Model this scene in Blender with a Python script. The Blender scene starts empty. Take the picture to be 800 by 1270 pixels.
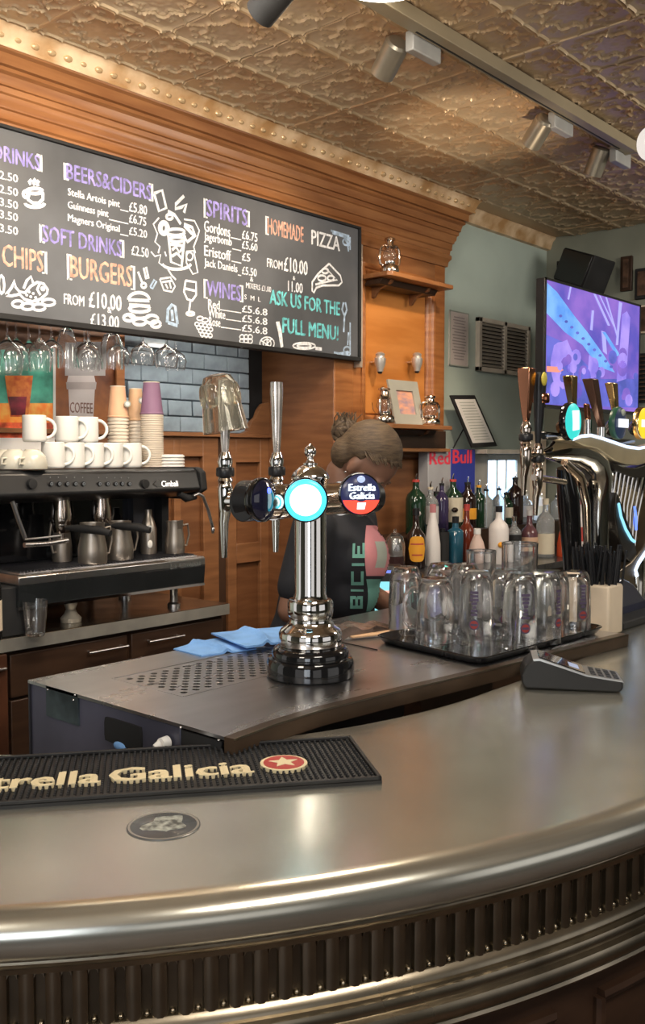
import bpy, bmesh, math, random
from mathutils import Vector, Matrix, noise as mnoise
random.seed(7)
SC = bpy.context.scene
COL = SC.collection
PI = math.pi
# ------------------------------------------------ camera (world x runs along the back wall, y towards it)
F, CX, CY = 1168.0, 400.0, 635.0
EYE = Vector((0, 0, 1.565))
PITCH = math.atan(70 / F)
HEAD = math.atan2(1030, math.hypot(F, 70))
FW = Vector((math.cos(HEAD) * math.cos(PITCH), math.sin(HEAD) * math.cos(PITCH), -math.sin(PITCH)))
RT = Vector((math.sin(HEAD), -math.cos(HEAD), 0))
UPV = RT.cross(FW)
cam = bpy.data.objects.new('camera', bpy.data.cameras.new('camera'))
COL.objects.link(cam)
cam.location = EYE
cam.rotation_euler = (PI / 2 - PITCH, 0, HEAD - PI / 2)
cam.data.sensor_fit = 'VERTICAL'
cam.data.sensor_height = 36.0
cam.data.lens = 36.0 * F / 1270.0
cam.data.clip_start = 0.05
SC.camera = cam
# ------------------------------------------------ look, world
SC.view_settings.view_transform = 'Standard'
SC.view_settings.look = 'None'
SC.view_settings.gamma = 1.0
SC.view_settings.use_curve_mapping = False
SC.view_settings.exposure = 0.24
W = bpy.data.worlds.new('world'); SC.world = W
W.use_nodes = True
W.node_tree.nodes['Background'].inputs[0].default_value = (0.88, 0.85, 0.82, 1)
W.node_tree.nodes['Background'].inputs[1].default_value = 0.75

def lamp(name, kind, loc, energy, col, target=None, size=0.2, size_y=None, spot=None, blend=0.5, soft=0.03):
    d = bpy.data.lights.new(name, kind)
    d.energy = energy; d.color = col
    if kind == 'AREA':
        d.size = size
        if size_y: d.shape = 'RECTANGLE'; d.size_y = size_y
    elif kind == 'SPOT':
        d.spot_size = math.radians(spot); d.spot_blend = blend; d.shadow_soft_size = soft
    else:
        d.shadow_soft_size = soft
    o = bpy.data.objects.new(name, d); COL.objects.link(o)
    o.location = loc
    if target is not None:
        o.rotation_euler = (Vector(target) - Vector(loc)).to_track_quat('-Z', 'Y').to_euler()
    return o
WARM = (1.0, 0.80, 0.58); NEUT = (1.0, 0.92, 0.80); COOL = (0.85, 0.92, 1.0)
lamp('bar_fill', 'AREA', (0.6, -0.6, 2.9), 34, NEUT, (1.2, 1.2, 1.0), 0.9, 0.6)  # unseen fill added over the bar, also for its edge highlights
lamp('room_fill', 'AREA', (-1.2, 0.6, 2.85), 26, NEUT, (1.2, 2.0, 1.2), 0.7, 0.5)  # unseen fill added behind the viewpoint, no fixture there
lamp('counter_fill', 'AREA', (1.3, 1.7, 2.85), 24, NEUT, (2.2, 3.4, 1.6), 0.5, 0.5)  # unseen fill added to brighten the tiles, mugs and coffee machine
lamp('far_room_light', 'AREA', (4.4, 0.2, 2.85), 34, NEUT, (4.4, 2.6, 1.6), 0.9, 0.9)
lamp('alcove_strip_light', 'AREA', (2.55, 3.07, 2.135), 7, NEUT, None, 1.3, 0.04).rotation_euler = (math.radians(22), 0, 0)
lamp('window_daylight', 'AREA', (-2.6, -1.4, 1.9), 24, COOL, (1.0, 0.8, 1.0), 1.2, 1.5)

# ------------------------------------------------ pixel -> place helpers (real planes of the room)
def ray(px, py): return FW + RT * ((px - CX) / F) - UPV * ((py - CY) / F)
def onz(px, py, z):
    d = ray(px, py); return EYE + d * ((z - EYE.z) / d.z)
def onv(px, py, v):
    d = ray(px, py); return EYE + d * (v / d.y)
def onu(px, py, u):
    d = ray(px, py); return EYE + d * (u / d.x)
def at(px, py, t): return EYE + ray(px, py) * t
def onzt(px, t, z):
    """point in the pixel column px at depth t with height z"""
    d = FW + RT * ((px - CX) / F)
    p = Vector((d.x, d.y, 0)) * t
    for _ in range(3):
        yy = ((z - EYE.z) / t - FW.z) / UPV.z
        p = EYE + (FW + RT * ((px - CX) / F) + UPV * yy) * t
    return Vector((p.x, p.y, z))

# ------------------------------------------------ materials
MATS = {}
def M(name, col, rough=0.5, metal=0.0, var=0.12, scale=6.0, stretch=(1, 1, 1), bump=0.0, bscale=None,
      emis=None, estr=0.0, trans=0.0, ior=1.45, coat=0.0, col2=None, rvar=0.0, spec=None, alpha=1.0, sheen=0):
    m = bpy.data.materials.new(name); m.use_nodes = True
    nt = m.node_tree; b = nt.nodes['Principled BSDF']
    b.inputs['Roughness'].default_value = rough
    b.inputs['Metallic'].default_value = metal
    b.inputs['IOR'].default_value = ior
    b.inputs['Transmission Weight'].default_value = trans
    b.inputs['Coat Weight'].default_value = coat
    b.inputs['Alpha'].default_value = alpha
    if spec is not None: b.inputs['Specular IOR Level'].default_value = spec
    tc = nt.nodes.new('ShaderNodeTexCoord'); mp = nt.nodes.new('ShaderNodeMapping')
    mp.inputs['Scale'].default_value = stretch
    nt.links.new(tc.outputs['Object'], mp.inputs['Vector'])
    nz = nt.nodes.new('ShaderNodeTexNoise'); nz.inputs['Scale'].default_value = scale
    nz.inputs['Detail'].default_value = 4.0
    nt.links.new(mp.outputs[0], nz.inputs['Vector'])
    if var > 0:
        mx = nt.nodes.new('ShaderNodeMix'); mx.data_type = 'RGBA'
        c2 = col2 if col2 else tuple(c * (1 - var * 2) for c in col)
        c1 = col if col2 else tuple(min(1, c * (1 + var)) for c in col)
        mx.inputs[6].default_value = (*c1, 1); mx.inputs[7].default_value = (*c2, 1)
        rp = nt.nodes.new('ShaderNodeMapRange')
        rp.inputs['From Min'].default_value = 0.35; rp.inputs['From Max'].default_value = 0.65
        nt.links.new(nz.outputs[0], rp.inputs[0]); nt.links.new(rp.outputs[0], mx.inputs[0])
        nt.links.new(mx.outputs[2], b.inputs['Base Color'])
    else:
        b.inputs['Base Color'].default_value = (*col, 1)
    if rvar > 0:
        r2 = nt.nodes.new('ShaderNodeMapRange')
        r2.inputs['To Min'].default_value = max(0, rough - rvar); r2.inputs['To Max'].default_value = rough + rvar
        nt.links.new(nz.outputs[0], r2.inputs[0]); nt.links.new(r2.outputs[0], b.inputs['Roughness'])
    if bump > 0:
        bp = nt.nodes.new('ShaderNodeBump'); bp.inputs['Strength'].default_value = bump
        bp.inputs['Distance'].default_value = 0.004
        n2 = nt.nodes.new('ShaderNodeTexNoise'); n2.inputs['Scale'].default_value = bscale or scale * 4
        nt.links.new(mp.outputs[0], n2.inputs['Vector'])
        nt.links.new(n2.outputs[0], bp.inputs['Height']); nt.links.new(bp.outputs[0], b.inputs['Normal'])
    if emis:
        b.inputs['Emission Color'].default_value = (*emis, 1); b.inputs['Emission Strength'].default_value = estr
    MATS[name] = m
    return m
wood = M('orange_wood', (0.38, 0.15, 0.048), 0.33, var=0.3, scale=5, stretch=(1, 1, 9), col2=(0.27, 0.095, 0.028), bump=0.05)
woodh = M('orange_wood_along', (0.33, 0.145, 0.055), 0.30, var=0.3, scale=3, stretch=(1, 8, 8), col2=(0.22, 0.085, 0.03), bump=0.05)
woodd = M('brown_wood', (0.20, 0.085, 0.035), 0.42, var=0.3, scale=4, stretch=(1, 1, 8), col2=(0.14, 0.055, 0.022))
woodk = M('dark_wood', (0.045, 0.022, 0.012), 0.45, var=0.3, scale=4, stretch=(1, 8, 8), col2=(0.028, 0.013, 0.007))
groove = M('groove_dark', (0.05, 0.022, 0.01), 0.6)
plaster = M('gilded_plaster', (0.85, 0.64, 0.42), 0.36, var=0.3, scale=7, col2=(0.46, 0.26, 0.11), bump=0.25)
bead = M('gold_bead', (0.82, 0.58, 0.32), 0.2, metal=0.25, var=0.2)
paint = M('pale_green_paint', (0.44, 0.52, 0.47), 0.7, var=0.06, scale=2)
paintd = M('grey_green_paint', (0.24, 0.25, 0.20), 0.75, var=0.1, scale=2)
tin = M('tin_ceiling', (0.58, 0.46, 0.31), 0.38, metal=0.3, var=0.3, scale=1.8, col2=(0.46, 0.30, 0.17), bump=0.1, bscale=30)
floorm = M('floor_boards', (0.10, 0.06, 0.04), 0.5, var=0.3, scale=3, stretch=(1, 6, 1))
zinc = M('brushed_zinc', (0.64, 0.63, 0.56), 0.22, metal=0.88, var=0.10, scale=3.5, stretch=(1, 1, 1), rvar=0.05, bump=0.02, bscale=26)
bronze = M('bronze_zinc', (0.36, 0.31, 0.235), 0.30, metal=1.0, var=0.2, scale=8, rvar=0.08)
bronzed = M('bronze_dark', (0.18, 0.145, 0.105), 0.4, metal=1.0, var=0.2, scale=8)
steel = M('brushed_steel', (0.64, 0.63, 0.64), 0.28, metal=1.0, var=0.05, scale=5, stretch=(1, 3, 1), rvar=0.03)
steeld = M('dull_steel', (0.12, 0.12, 0.14), 0.42, metal=0.9, var=0.1, scale=5)
chrome = M('chrome', (0.75, 0.74, 0.73), 0.06, metal=1.0, var=0.0)
chromew = M('warm_chrome', (0.70, 0.60, 0.52), 0.12, metal=1.0, var=0.0)
satin = M('satin_silver', (0.72, 0.68, 0.64), 0.35, metal=0.7, var=0.05)
copper = M('copper', (0.48, 0.21, 0.12), 0.16, metal=1.0, var=0.05)
gold = M('gold_metal', (0.62, 0.43, 0.20), 0.2, metal=1.0, var=0.05)
black = M('black_plastic', (0.012, 0.012, 0.014), 0.35, var=0.1)
blackg = M('black_gloss', (0.008, 0.008, 0.009), 0.08, var=0.0, coat=0.5)
blackm = M('black_matt', (0.014, 0.014, 0.015), 0.7, var=0.2)
rubber = M('black_rubber', (0.012, 0.012, 0.013), 0.5, var=0.2, scale=20)
board_m = M('chalkboard', (0.105, 0.110, 0.122), 0.36, var=0.18, scale=2.2, rvar=0.05)
glass = M('clear_glass', (0.98, 0.985, 0.99), 0.0, var=0.0, trans=0.98, ior=1.22, coat=1.0)
glassf = M('frosted_glass', (0.97, 0.95, 0.86), 0.05, var=0.0, trans=0.96, ior=1.12, coat=1.0)
white = M('white_china', (0.80, 0.79, 0.76), 0.22, var=0.02)
whitep = M('white_plastic', (0.78, 0.77, 0.75), 0.4, var=0.02)
paper = M('white_paper', (0.72, 0.70, 0.68), 0.7, var=0.03)
cream = M('cream_card', (0.72, 0.60, 0.46), 0.6, var=0.05)
tanc = M('tan_card', (0.62, 0.40, 0.24), 0.6, var=0.05)
purple = M('purple_card', (0.24, 0.13, 0.22), 0.55, var=0.04)
clothb = M('blue_cloth', (0.17, 0.36, 0.72), 0.85, var=0.1, scale=12, bump=0.2, bscale=200)
tilem = M('blue_grey_glazed_tile', (0.34, 0.42, 0.49), 0.13, var=0.14, scale=9, bump=0.12, bscale=14, coat=0.4)
grout = M('grout', (0.10, 0.13, 0.16), 0.8)
skin = M('skin', (0.19, 0.095, 0.062), 0.5, var=0.06, scale=8)
hairm = M('brown_hair', (0.105, 0.07, 0.038), 0.65, var=0.4, scale=30, stretch=(1, 1, 6), col2=(0.05, 0.03, 0.018), bump=0.5)
shirt = M('black_cotton', (0.012, 0.013, 0.018), 0.85, var=0.2, scale=6)
tealp = M('teal_print', (0.14, 0.34, 0.29), 0.8, var=0.05)
pinkp = M('pink_print', (0.55, 0.22, 0.24), 0.8, var=0.05)
greyp = M('grey_print', (0.35, 0.38, 0.33), 0.8, var=0.1)
ch_w = M('chalk_white', (0.80, 0.82, 0.86), 0.8, var=0.12, scale=60)
ch_p = M('chalk_purple', (0.30, 0.26, 0.62), 0.8, var=0.2, scale=40)
ch_o = M('chalk_salmon', (0.72, 0.40, 0.30), 0.8, var=0.2, scale=40)
ch_t = M('chalk_teal', (0.16, 0.58, 0.62), 0.8, var=0.2, scale=40)
ch_b = M('chalk_pale_blue', (0.42, 0.55, 0.72), 0.8, var=0.2, scale=40)

# ------------------------------------------------ mesh helpers
class B:
    def __init__(s): s.bm = bmesh.new()
    def box(s, x0, x1, y0, y1, z0, z1, mat=None):
        v = [s.bm.verts.new(p) for p in ((x0, y0, z0), (x1, y0, z0), (x1, y1, z0), (x0, y1, z0), (x0, y0, z1), (x1, y0, z1), (x1, y1, z1), (x0, y1, z1))]
        if mat:
            for q in v: q.co = mat @ q.co
        for f in ((0, 3, 2, 1), (4, 5, 6, 7), (0, 1, 5, 4), (1, 2, 6, 5), (2, 3, 7, 6), (3, 0, 4, 7)):
            s.bm.faces.new([v[i] for i in f])
        return s
    def rings(s, rings, cap=True, close=False):
        rr = [[s.bm.verts.new(p) for p in r] for r in rings]
        n = len(rr[0]); m = len(rr)
        for i in range(m if close else m - 1):
            a, b = rr[i], rr[(i + 1) % m]
            for j in range(n):
                s.bm.faces.new((a[j], a[(j + 1) % n], b[(j + 1) % n], b[j]))
        if cap and not close:
            s.bm.faces.new(rr[0][::-1]); s.bm.faces.new(rr[-1])
        return s
    def tube(s, pts, r, n=10, close=False):
        pts = [Vector(p) for p in pts]; m = len(pts)
        rad = r if isinstance(r, (list, tuple)) else [r] * m
        out = []; up = None
        for i, p in enumerate(pts):
            if close: d = pts[(i + 1) % m] - pts[i - 1]
            elif i == 0: d = pts[1] - p
            elif i == m - 1: d = p - pts[i - 1]
            else: d = (pts[i + 1] - p).normalized() + (p - pts[i - 1]).normalized()
            d.normalize()
            if up is None: up = Vector((0, 0, 1)) if abs(d.z) < 0.9 else Vector((1, 0, 0))
            x = up.cross(d)
            if x.length < 1e-5: x = Vector((1, 0, 0)).cross(d)
            x.normalize(); y = d.cross(x); up = y
            out.append([p + (x * math.cos(2 * PI * k / n) + y * math.sin(2 * PI * k / n)) * rad[i] for k in range(n)])
        return s.rings(out, close=close)
    def cyl(s, p0, p1, r0, r1=None, n=20):
        return s.tube([p0, p1], [r0, r0 if r1 is None else r1], n)
    def lathe(s, prof, n=28, c=(0, 0, 0), axis=(0, 0, 1), sc=(1, 1)):
        """prof list of (r, h); r = 0 ends are closed to a point"""
        c = Vector(c); ax = Vector(axis).normalized()
        q = Vector((0, 0, 1)).rotation_difference(ax)
        prev = None
        for r, h in prof:
            if r <= 1e-6: cur = [s.bm.verts.new(c + q @ Vector((0, 0, h)))]
            else: cur = [s.bm.verts.new(c + q @ Vector((r * sc[0] * math.cos(2 * PI * k / n), r * sc[1] * math.sin(2 * PI * k / n), h))) for k in range(n)]
            if prev:
                if len(prev) == 1 and len(cur) > 1:
                    for k in range(n): s.bm.faces.new((prev[0], cur[(k + 1) % n], cur[k]))
                elif len(cur) == 1 and len(prev) > 1:
                    for k in range(n): s.bm.faces.new((prev[k], prev[(k + 1) % n], cur[0]))
                elif len(cur) > 1:
                    for k in range(n): s.bm.faces.new((prev[k], prev[(k + 1) % n], cur[(k + 1) % n], cur[k]))
            prev = cur
        return s
    def ball(s, c, r, n=14, m=9, rot=None):
        if not isinstance(r, (tuple, list)): r = (r, r, r)
        c = Vector(c); rows = []
        for i in range(m + 1):
            th = PI * i / m
            row = []
            for k in range(n if 0 < i < m else 1):
                p = Vector((r[0] * math.sin(th) * math.cos(2 * PI * k / n), r[1] * math.sin(th) * math.sin(2 * PI * k / n), r[2] * math.cos(th)))
                if rot: p = rot @ p
                row.append(s.bm.verts.new(c + p))
            rows.append(row)
        for i in range(m):
            a, b = rows[i], rows[i + 1]
            for k in range(n):
                if len(a) == 1: s.bm.faces.new((a[0], b[k], b[(k + 1) % n]))
                elif len(b) == 1: s.bm.faces.new((a[k], b[0], a[(k + 1) % n]))
                else: s.bm.faces.new((a[k], b[k], b[(k + 1) % n], a[(k + 1) % n]))
        return s
    def prism(s, pts, off):
        """pts: 3D outline, off: extrusion vector"""
        off = Vector(off); a = [s.bm.verts.new(p) for p in pts]; b = [s.bm.verts.new(Vector(p) + off) for p in pts]
        n = len(a)
        s.bm.faces.new(a[::-1]); s.bm.faces.new(b)
        for i in range(n): s.bm.faces.new((a[i], a[(i + 1) % n], b[(i + 1) % n], b[i]))
        return s
    def stroke(s, pts, w, n, th=0.001):
        """flat ribbon on a plane of normal n"""
        n = Vector(n); pts = [Vector(p) for p in pts]; m = len(pts)
        L, R = [], []
        for i, p in enumerate(pts):
            d = (pts[min(i + 1, m - 1)] - pts[max(i - 1, 0)])
            if d.length < 1e-7: d = Vector((1, 0, 0))
            d.normalize(); x = n.cross(d) * (w / 2)
            L.append(s.bm.verts.new(p + x + n * th)); R.append(s.bm.verts.new(p - x + n * th))
        for i in range(m - 1): s.bm.faces.new((L[i], R[i], R[i + 1], L[i + 1]))
        return s
    def tf(s, mat):
        bmesh.ops.transform(s.bm, matrix=mat, verts=s.bm.verts); return s

def obj(name, b, mat, parent=None, smooth=None, bevel=0, world=False, label=None, seg=2, sub=0, tri=None):
    """one mesh object; world=True: coordinates are world, moved into the parent's space"""
    bm = b.bm
    if world and parent is not None:
        o = Vector((0, 0, 0)); p = parent
        while p is not None: o += p.location; p = p.parent
        bmesh.ops.translate(bm, vec=-o, verts=bm.verts)
    bmesh.ops.recalc_face_normals(bm, faces=bm.faces)
    me = bpy.data.meshes.new(name); bm.to_mesh(me); bm.free()
    mats = mat if isinstance(mat, (list, tuple)) else [mat]
    for m in mats: me.materials.append(m)
    ob = bpy.data.objects.new(name, me); COL.objects.link(ob)
    ob.parent = parent
    if smooth is None: smooth = True
    if smooth:
        me.polygons.foreach_set('use_smooth', [True] * len(me.polygons))
        me.set_sharp_from_angle(angle=math.radians(38))
    if bevel:
        md = ob.modifiers.new('bevel', 'BEVEL'); md.width = bevel; md.segments = seg; md.limit_method = 'ANGLE'
        md.harden_normals = False
    if sub:
        md = ob.modifiers.new('sub', 'SUBSURF'); md.levels = sub; md.render_levels = sub
    if label: ob['label'] = label
    return ob
def thing(name, label, cat, loc=(0, 0, 0), rz=0.0, group=None):
    o = bpy.data.objects.new(name, None); COL.objects.link(o)
    o.empty_display_size = 0.05
    o.location = loc; o.rotation_euler = (0, 0, rz); o['label'] = label; o['category'] = cat
    if group: o['group'] = group
    return o
def tag(o, label, cat, group=None):
    o['label'] = label; o['category'] = cat
    if group: o['group'] = group
    return o
def struct(o): o['kind'] = 'structure'; return o
def dup(o, parent=None, **kw):
    c = o.copy(); COL.objects.link(c)
    if parent is not None: c.parent = parent
    for ch in list(o.children): dup(ch, c)
    for k, v in kw.items():
        if k == 'loc': c.location = v
        elif k == 'rz': c.rotation_euler = (0, 0, v)
        elif k == 'sc': c.scale = (v, v, v)
        else: c[k] = v
    return c
def curve_text(txt):
    cu = bpy.data.curves.new('t', 'FONT'); cu.body = txt; cu.size = 1.0; cu.resolution_u = 2
    ob = bpy.data.objects.new('t', cu); COL.objects.link(ob)
    dg = bpy.context.evaluated_depsgraph_get()
    me = bpy.data.meshes.new_from_object(ob.evaluated_get(dg), depsgraph=dg)
    bpy.data.objects.remove(ob); bpy.data.curves.remove(cu)
    return me
def text(name, txt, mat, parent, P, R, U, w, h, th=0.0012, bold=0.0, label=None, fit=True):
    """lettering laid on a plane: P lower-left, R right, U up unit vectors, w x h metres"""
    me = curve_text(txt)
    b = B(); b.bm.from_mesh(me); bpy.data.meshes.remove(me)
    xs = [v.co.x for v in b.bm.verts]; ys = [v.co.y for v in b.bm.verts]
    x0, x1, y0, y1 = min(xs), max(xs), min(ys), max(ys)
    P, R, U = Vector(P), Vector(R), Vector(U); N = R.cross(U)
    bmesh.ops.recalc_face_normals(b.bm, faces=b.bm.faces)
    if bold:
        ex = bmesh.ops.duplicate(b.bm, geom=list(b.bm.verts) + list(b.bm.edges) + list(b.bm.faces))
        for g in ex['geom']:
            if isinstance(g, bmesh.types.BMVert): g.co.x += bold; g.co.y += bold * 0.4; g.co.z += 0.001
    for v in b.bm.verts:
        v.co = P + R * ((v.co.x - x0) / (x1 - x0) * w) + U * ((v.co.y - y0) / (y1 - y0) * h) + N * (th + v.co.z * 0.1)
    return obj(name, b, mat, parent, smooth=False, world=True, label=label)
def sweep(b, prof, path, closed_prof=True):
    """prof: (out, z) outline; path: plan points; out = right-hand side of the walking direction, mitred"""
    m = len(path); rings = []
    for i, p in enumerate(path):
        p = Vector(p)
        d0 = (p - Vector(path[i - 1])).normalized() if i > 0 else None
        d1 = (Vector(path[i + 1]) - p).normalized() if i < m - 1 else None
        if d0 is None: d0 = d1
        if d1 is None: d1 = d0
        n0 = Vector((d0.y, -d0.x)); n1 = Vector((d1.y, -d1.x))
        n = (n0 + n1).normalized(); k = 1 / max(0.3, n.dot(n0))
        rings.append([(p.x + n.x * o * k, p.y + n.y * o * k, z) for o, z in prof])
    return b.rings(rings, cap=True)

# ================================================ THE SETTING
CEIL = 2.99
b = B(); b.box(-3.2, 6.2, -3.0, 4.2, -0.05, 0.0)
struct(obj('floor', b, floorm, smooth=False))
b = B(); b.box(-3.2, 6.2, -3.0, 4.2, CEIL, CEIL + 0.08)
ceiling = struct(obj('ceiling', b, tin, smooth=False))
# pressed tin tiles, 31 cm, with an embossed star, corner scrolls and beaded seams
def tin_height(x, y):
    r = math.hypot(x, y); th = math.atan2(y, x)
    h = 0.0
    e = max(abs(x), abs(y))
    h += (0.014 if abs(y) > abs(x) else 0.006) * math.exp(-((e - 0.485) / 0.014) ** 2) + 0.003 * math.exp(-((e - 0.45) / 0.010) ** 2)
    sq = max(abs(x), abs(y)); di = (abs(x) + abs(y)) * 0.72
    R = min(sq * 1.0 + 0.16 * abs(abs(x) - abs(y)), 9); D = max(sq, di) - 0.05 * math.cos(8 * th) * (1 if r > 0.1 else 0)
    h += 0.014 * math.exp(-((D - 0.30) / 0.020) ** 2) + 0.009 * math.exp(-((D - 0.235) / 0.014) ** 2)
    for sx in (-1, 1):
        for sy in (-1, 1):
            dx, dy = x - sx * 0.5, y - sy * 0.5
            rc = math.hypot(dx, dy)
            h += 0.012 * math.exp(-((rc - 0.095) / 0.018) ** 2)
            for q in (0.30, -0.30):
                px, py = x - sx * (0.5 - 0.16 - (0.1 if q > 0 else 0)), y - sy * (0.5 - 0.16 - (0.1 if q < 0 else 0))
                h += 0.007 * math.exp(-((math.hypot(px, py) - 0.032) / 0.013) ** 2)
    for k in range(4):
        a = k * PI / 2
        u_ = x * math.cos(a) + y * math.sin(a); v_ = -x * math.sin(a) + y * math.cos(a)
        if u_ > 0.30:
            h += 0.011 * math.exp(-((abs(v_) - 0.04 - (u_ - 0.3) * 0.75) / 0.015) ** 2)
            h += 0.004 * math.exp(-((abs(v_) - 0.085 - (u_ - 0.3) * 0.75) / 0.010) ** 2)
    h += 0.005 * math.exp(-(r / 0.05) ** 2) + 0.003 * math.exp(-((r - 0.11) / 0.02) ** 2) * (0.5 + 0.5 * math.cos(8 * th))
    return h
T = 0.31; NG = 52
b = B(); grid = []
for i in range(NG + 1):
    row = []
    for j in range(NG + 1):
        x, y = i / NG - 0.5, j / NG - 0.5
        row.append(b.bm.verts.new((x * T * 0.998, y * T * 0.998, -0.003 - 0.66 * tin_height(x, y))))
    grid.append(row)
for i in range(NG):
    for j in range(NG): b.bm.faces.new((grid[i][j], grid[i][j + 1], grid[i + 1][j + 1], grid[i + 1][j]))
tile0 = None
for i in range(-1, 13):
    for j in range(-6, 1):
        cx, cy = 1.79 + T * (i + 0.5), 2.545 + T * (j + 0.5)
        dz = random.uniform(-0.002, 0.0)
        if tile0 is None:
            tile0 = obj('ceiling_tile', b, tin, ceiling); o = tile0
        else:
            o = tile0.copy(); COL.objects.link(o)
        o.location = (cx, cy, CEIL + dz)
        o.rotation_euler = (random.uniform(-.004, .004), random.uniform(-.004, .004), 0)
# raised seams every fourth tile
for u0 in (1.79, 3.03, 4.27, 5.51):
    b = B(); b.box(u0 - 0.007, u0 + 0.007, 0.7, 2.87, CEIL - 0.013, CEIL - 0.001)
    obj('seam_strip', b, tin, ceiling, bevel=0.003)

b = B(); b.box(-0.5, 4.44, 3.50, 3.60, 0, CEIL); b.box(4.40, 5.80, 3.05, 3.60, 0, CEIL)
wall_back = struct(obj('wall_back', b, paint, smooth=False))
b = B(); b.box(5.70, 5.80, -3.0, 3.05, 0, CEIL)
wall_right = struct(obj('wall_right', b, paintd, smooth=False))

# unseen pub walls behind the viewpoint: dado, piers, openings shaped for chrome reflections
wg = M('dark_pub_green', (0.10, 0.11, 0.085), 0.6, var=0.1)
b = B(); b.box(-3.3, -3.2, -3.1, 4.2, 0, 0.95); b.box(-3.3, -3.2, -3.1, 4.2, 2.45, CEIL)
for a in ((-3.1, -1.8), (1.0, 4.2)): b.box(-3.3, -3.2, a[0], a[1], 0.95, 2.45)
struct(obj('wall_left', b, wg, smooth=False))
b = B(); b.box(-3.2, 5.8, -3.1, -3.0, 0, 0.95); b.box(-3.2, 5.8, -3.1, -3.0, 2.45, CEIL)
for a in ((-3.2, -2.4), (-0.2, 1.2), (3.8, 5.8)): b.box(a[0], a[1], -3.1, -3.0, 0.95, 2.45)
struct(obj('wall_front', b, wg, smooth=False))
# cornices
b = B()
prof = [(0.0, CEIL - 0.001), (0.135, CEIL - 0.001), (0.135, CEIL - 0.012), (0.128, CEIL - 0.016), (0.118, CEIL - 0.032), (0.108, CEIL - 0.058),
        (0.104, CEIL - 0.066), (0.108, CEIL - 0.068), (0.108, CEIL - 0.078), (0.0, CEIL - 0.078)]
sweep(b, prof, [(0.2, 3.0), (4.47, 3.0), (4.47, 3.05)])
trim_1 = struct(obj('trim_1', b, plaster))
# egg-and-dart bosses and a bead line along the gilded cornice
bd = B(); bd.ball((0, 0, 0), (0.017, 0.013, 0.013), 10, 6)
bd0 = None
for k in range(46):
    u = 1.62 + k * 0.064
    if bd0 is None: bd0 = obj('bead', bd, bead, trim_1); o = bd0
    else: o = bd0.copy(); COL.objects.link(o)
    o.location = (u, 2.888, CEIL - 0.047); s = random.uniform(0.6, 0.95); o.scale = (s * 1.2, s, s)
sc = B()
for k in range(46):
    u = 1.652 + k * 0.064
    sc.tube([(u - 0.014, 2.884, CEIL - 0.030), (u, 2.890, CEIL - 0.040), (u + 0.002, 2.895, CEIL - 0.058)], [0.002, 0.0045, 0.002], 6)
obj('scroll_ornament', sc, plaster, trim_1)['kind'] = 'stuff'
b = B()
prof2 = [(0.0, CEIL - 0.001), (0.065, CEIL - 0.001), (0.063, CEIL - 0.012), (0.045, CEIL - 0.030), (0.035, CEIL - 0.060), (0.028, CEIL - 0.078), (0.0, CEIL - 0.080)]
sweep(b, prof2, [(4.60, 3.05), (5.70, 3.05)])
struct(obj('trim_2', b, plaster))

# ================================================ WOODEN BACK BAR (panelled cabinetry)
bb = thing('back_bar', 'tall orange wooden back bar with stepped crown moulding, framed pillar panel and deep alcove', 'cabinetry', (3.9, 3.25, 0))
b = B()
prof = [(0.0, 2.911), (0.108, 2.911), (0.106, 2.905), (0.094, 2.898), (0.092, 2.862), (0.080, 2.858), (0.080, 2.846), (0.068, 2.838), (0.062, 2.815), (0.062, 2.806), (0.055, 2.803),
        (0.053, 2.785), (0.046, 2.780), (0.044, 2.760), (0.036, 2.748), (0.036, 2.740), (0.029, 2.736), (0.026, 2.712), (0.028, 2.706), (0.020, 2.700), (0.018, 2.680), (0.026, 2.672), (0.026, 2.655),
        (0.014, 2.640), (0.010, 2.612), (0.0, 2.610)]
sweep(b, prof, [(0.2, 3.0), (4.442, 3.0), (4.442, 3.05)])
obj('crown_moulding', b, woodh, bb, world=True)
b = B(); b.box(0.2, 3.64, 3.0, 3.5, 2.14, 2.92)
obj('bulkhead', b, woodd, bb, world=True, smooth=False)
b = B(); b.box(3.63, 4.442, 3.035, 3.5, 0.0, 2.92)
pil = obj('pillar', b, wood, bb, world=True, smooth=False)
# frame of the pillar front
for nm, a in (('stile', (3.63, 3.70, 0.0, 2.62)), ('stile', (4.345, 4.442, 0.0, 2.62)), ('rail', (3.70, 4.345, 2.53, 2.62)), ('rail', (3.70, 4.345, 1.60, 1.72)), ('rail', (3.70, 4.345, 0.90, 1.08))):
    b = B(); b.box(a[0], a[1], 3.0, 3.04, a[2], a[3])
    obj(nm, b, wood if nm == 'stile' else woodh, bb, world=True, bevel=0.003)
def panel_moulding(u0, u1, z0, z1, v=3.0):
    """a mitred picture-frame moulding round a sunk panel"""
    prof = [(0, 0), (0.0, -0.008), (0.010, -0.012), (0.020, -0.008), (0.026, 0.004), (0.034, 0.0), (0.044, 0.006), (0.052, 0.022), (0.056, 0.034), (0, 0.034)]
    pts = [(u0, z0), (u1, z0), (u1, z1), (u0, z1)]
    sg = [(1, 1), (-1, 1), (-1, -1), (1, -1)]
    b = B(); rings = []
    for (u, z), (su, sz) in zip(pts, sg):
        rings.append([(u + su * o, v + d, z + sz * o) for o, d in prof])
    b.rings(rings, close=True, cap=False)
    return b
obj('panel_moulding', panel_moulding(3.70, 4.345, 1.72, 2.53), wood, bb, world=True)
obj('panel_moulding', panel_moulding(3.70, 4.345, 1.08, 1.60), woodd, bb, world=True)
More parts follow.
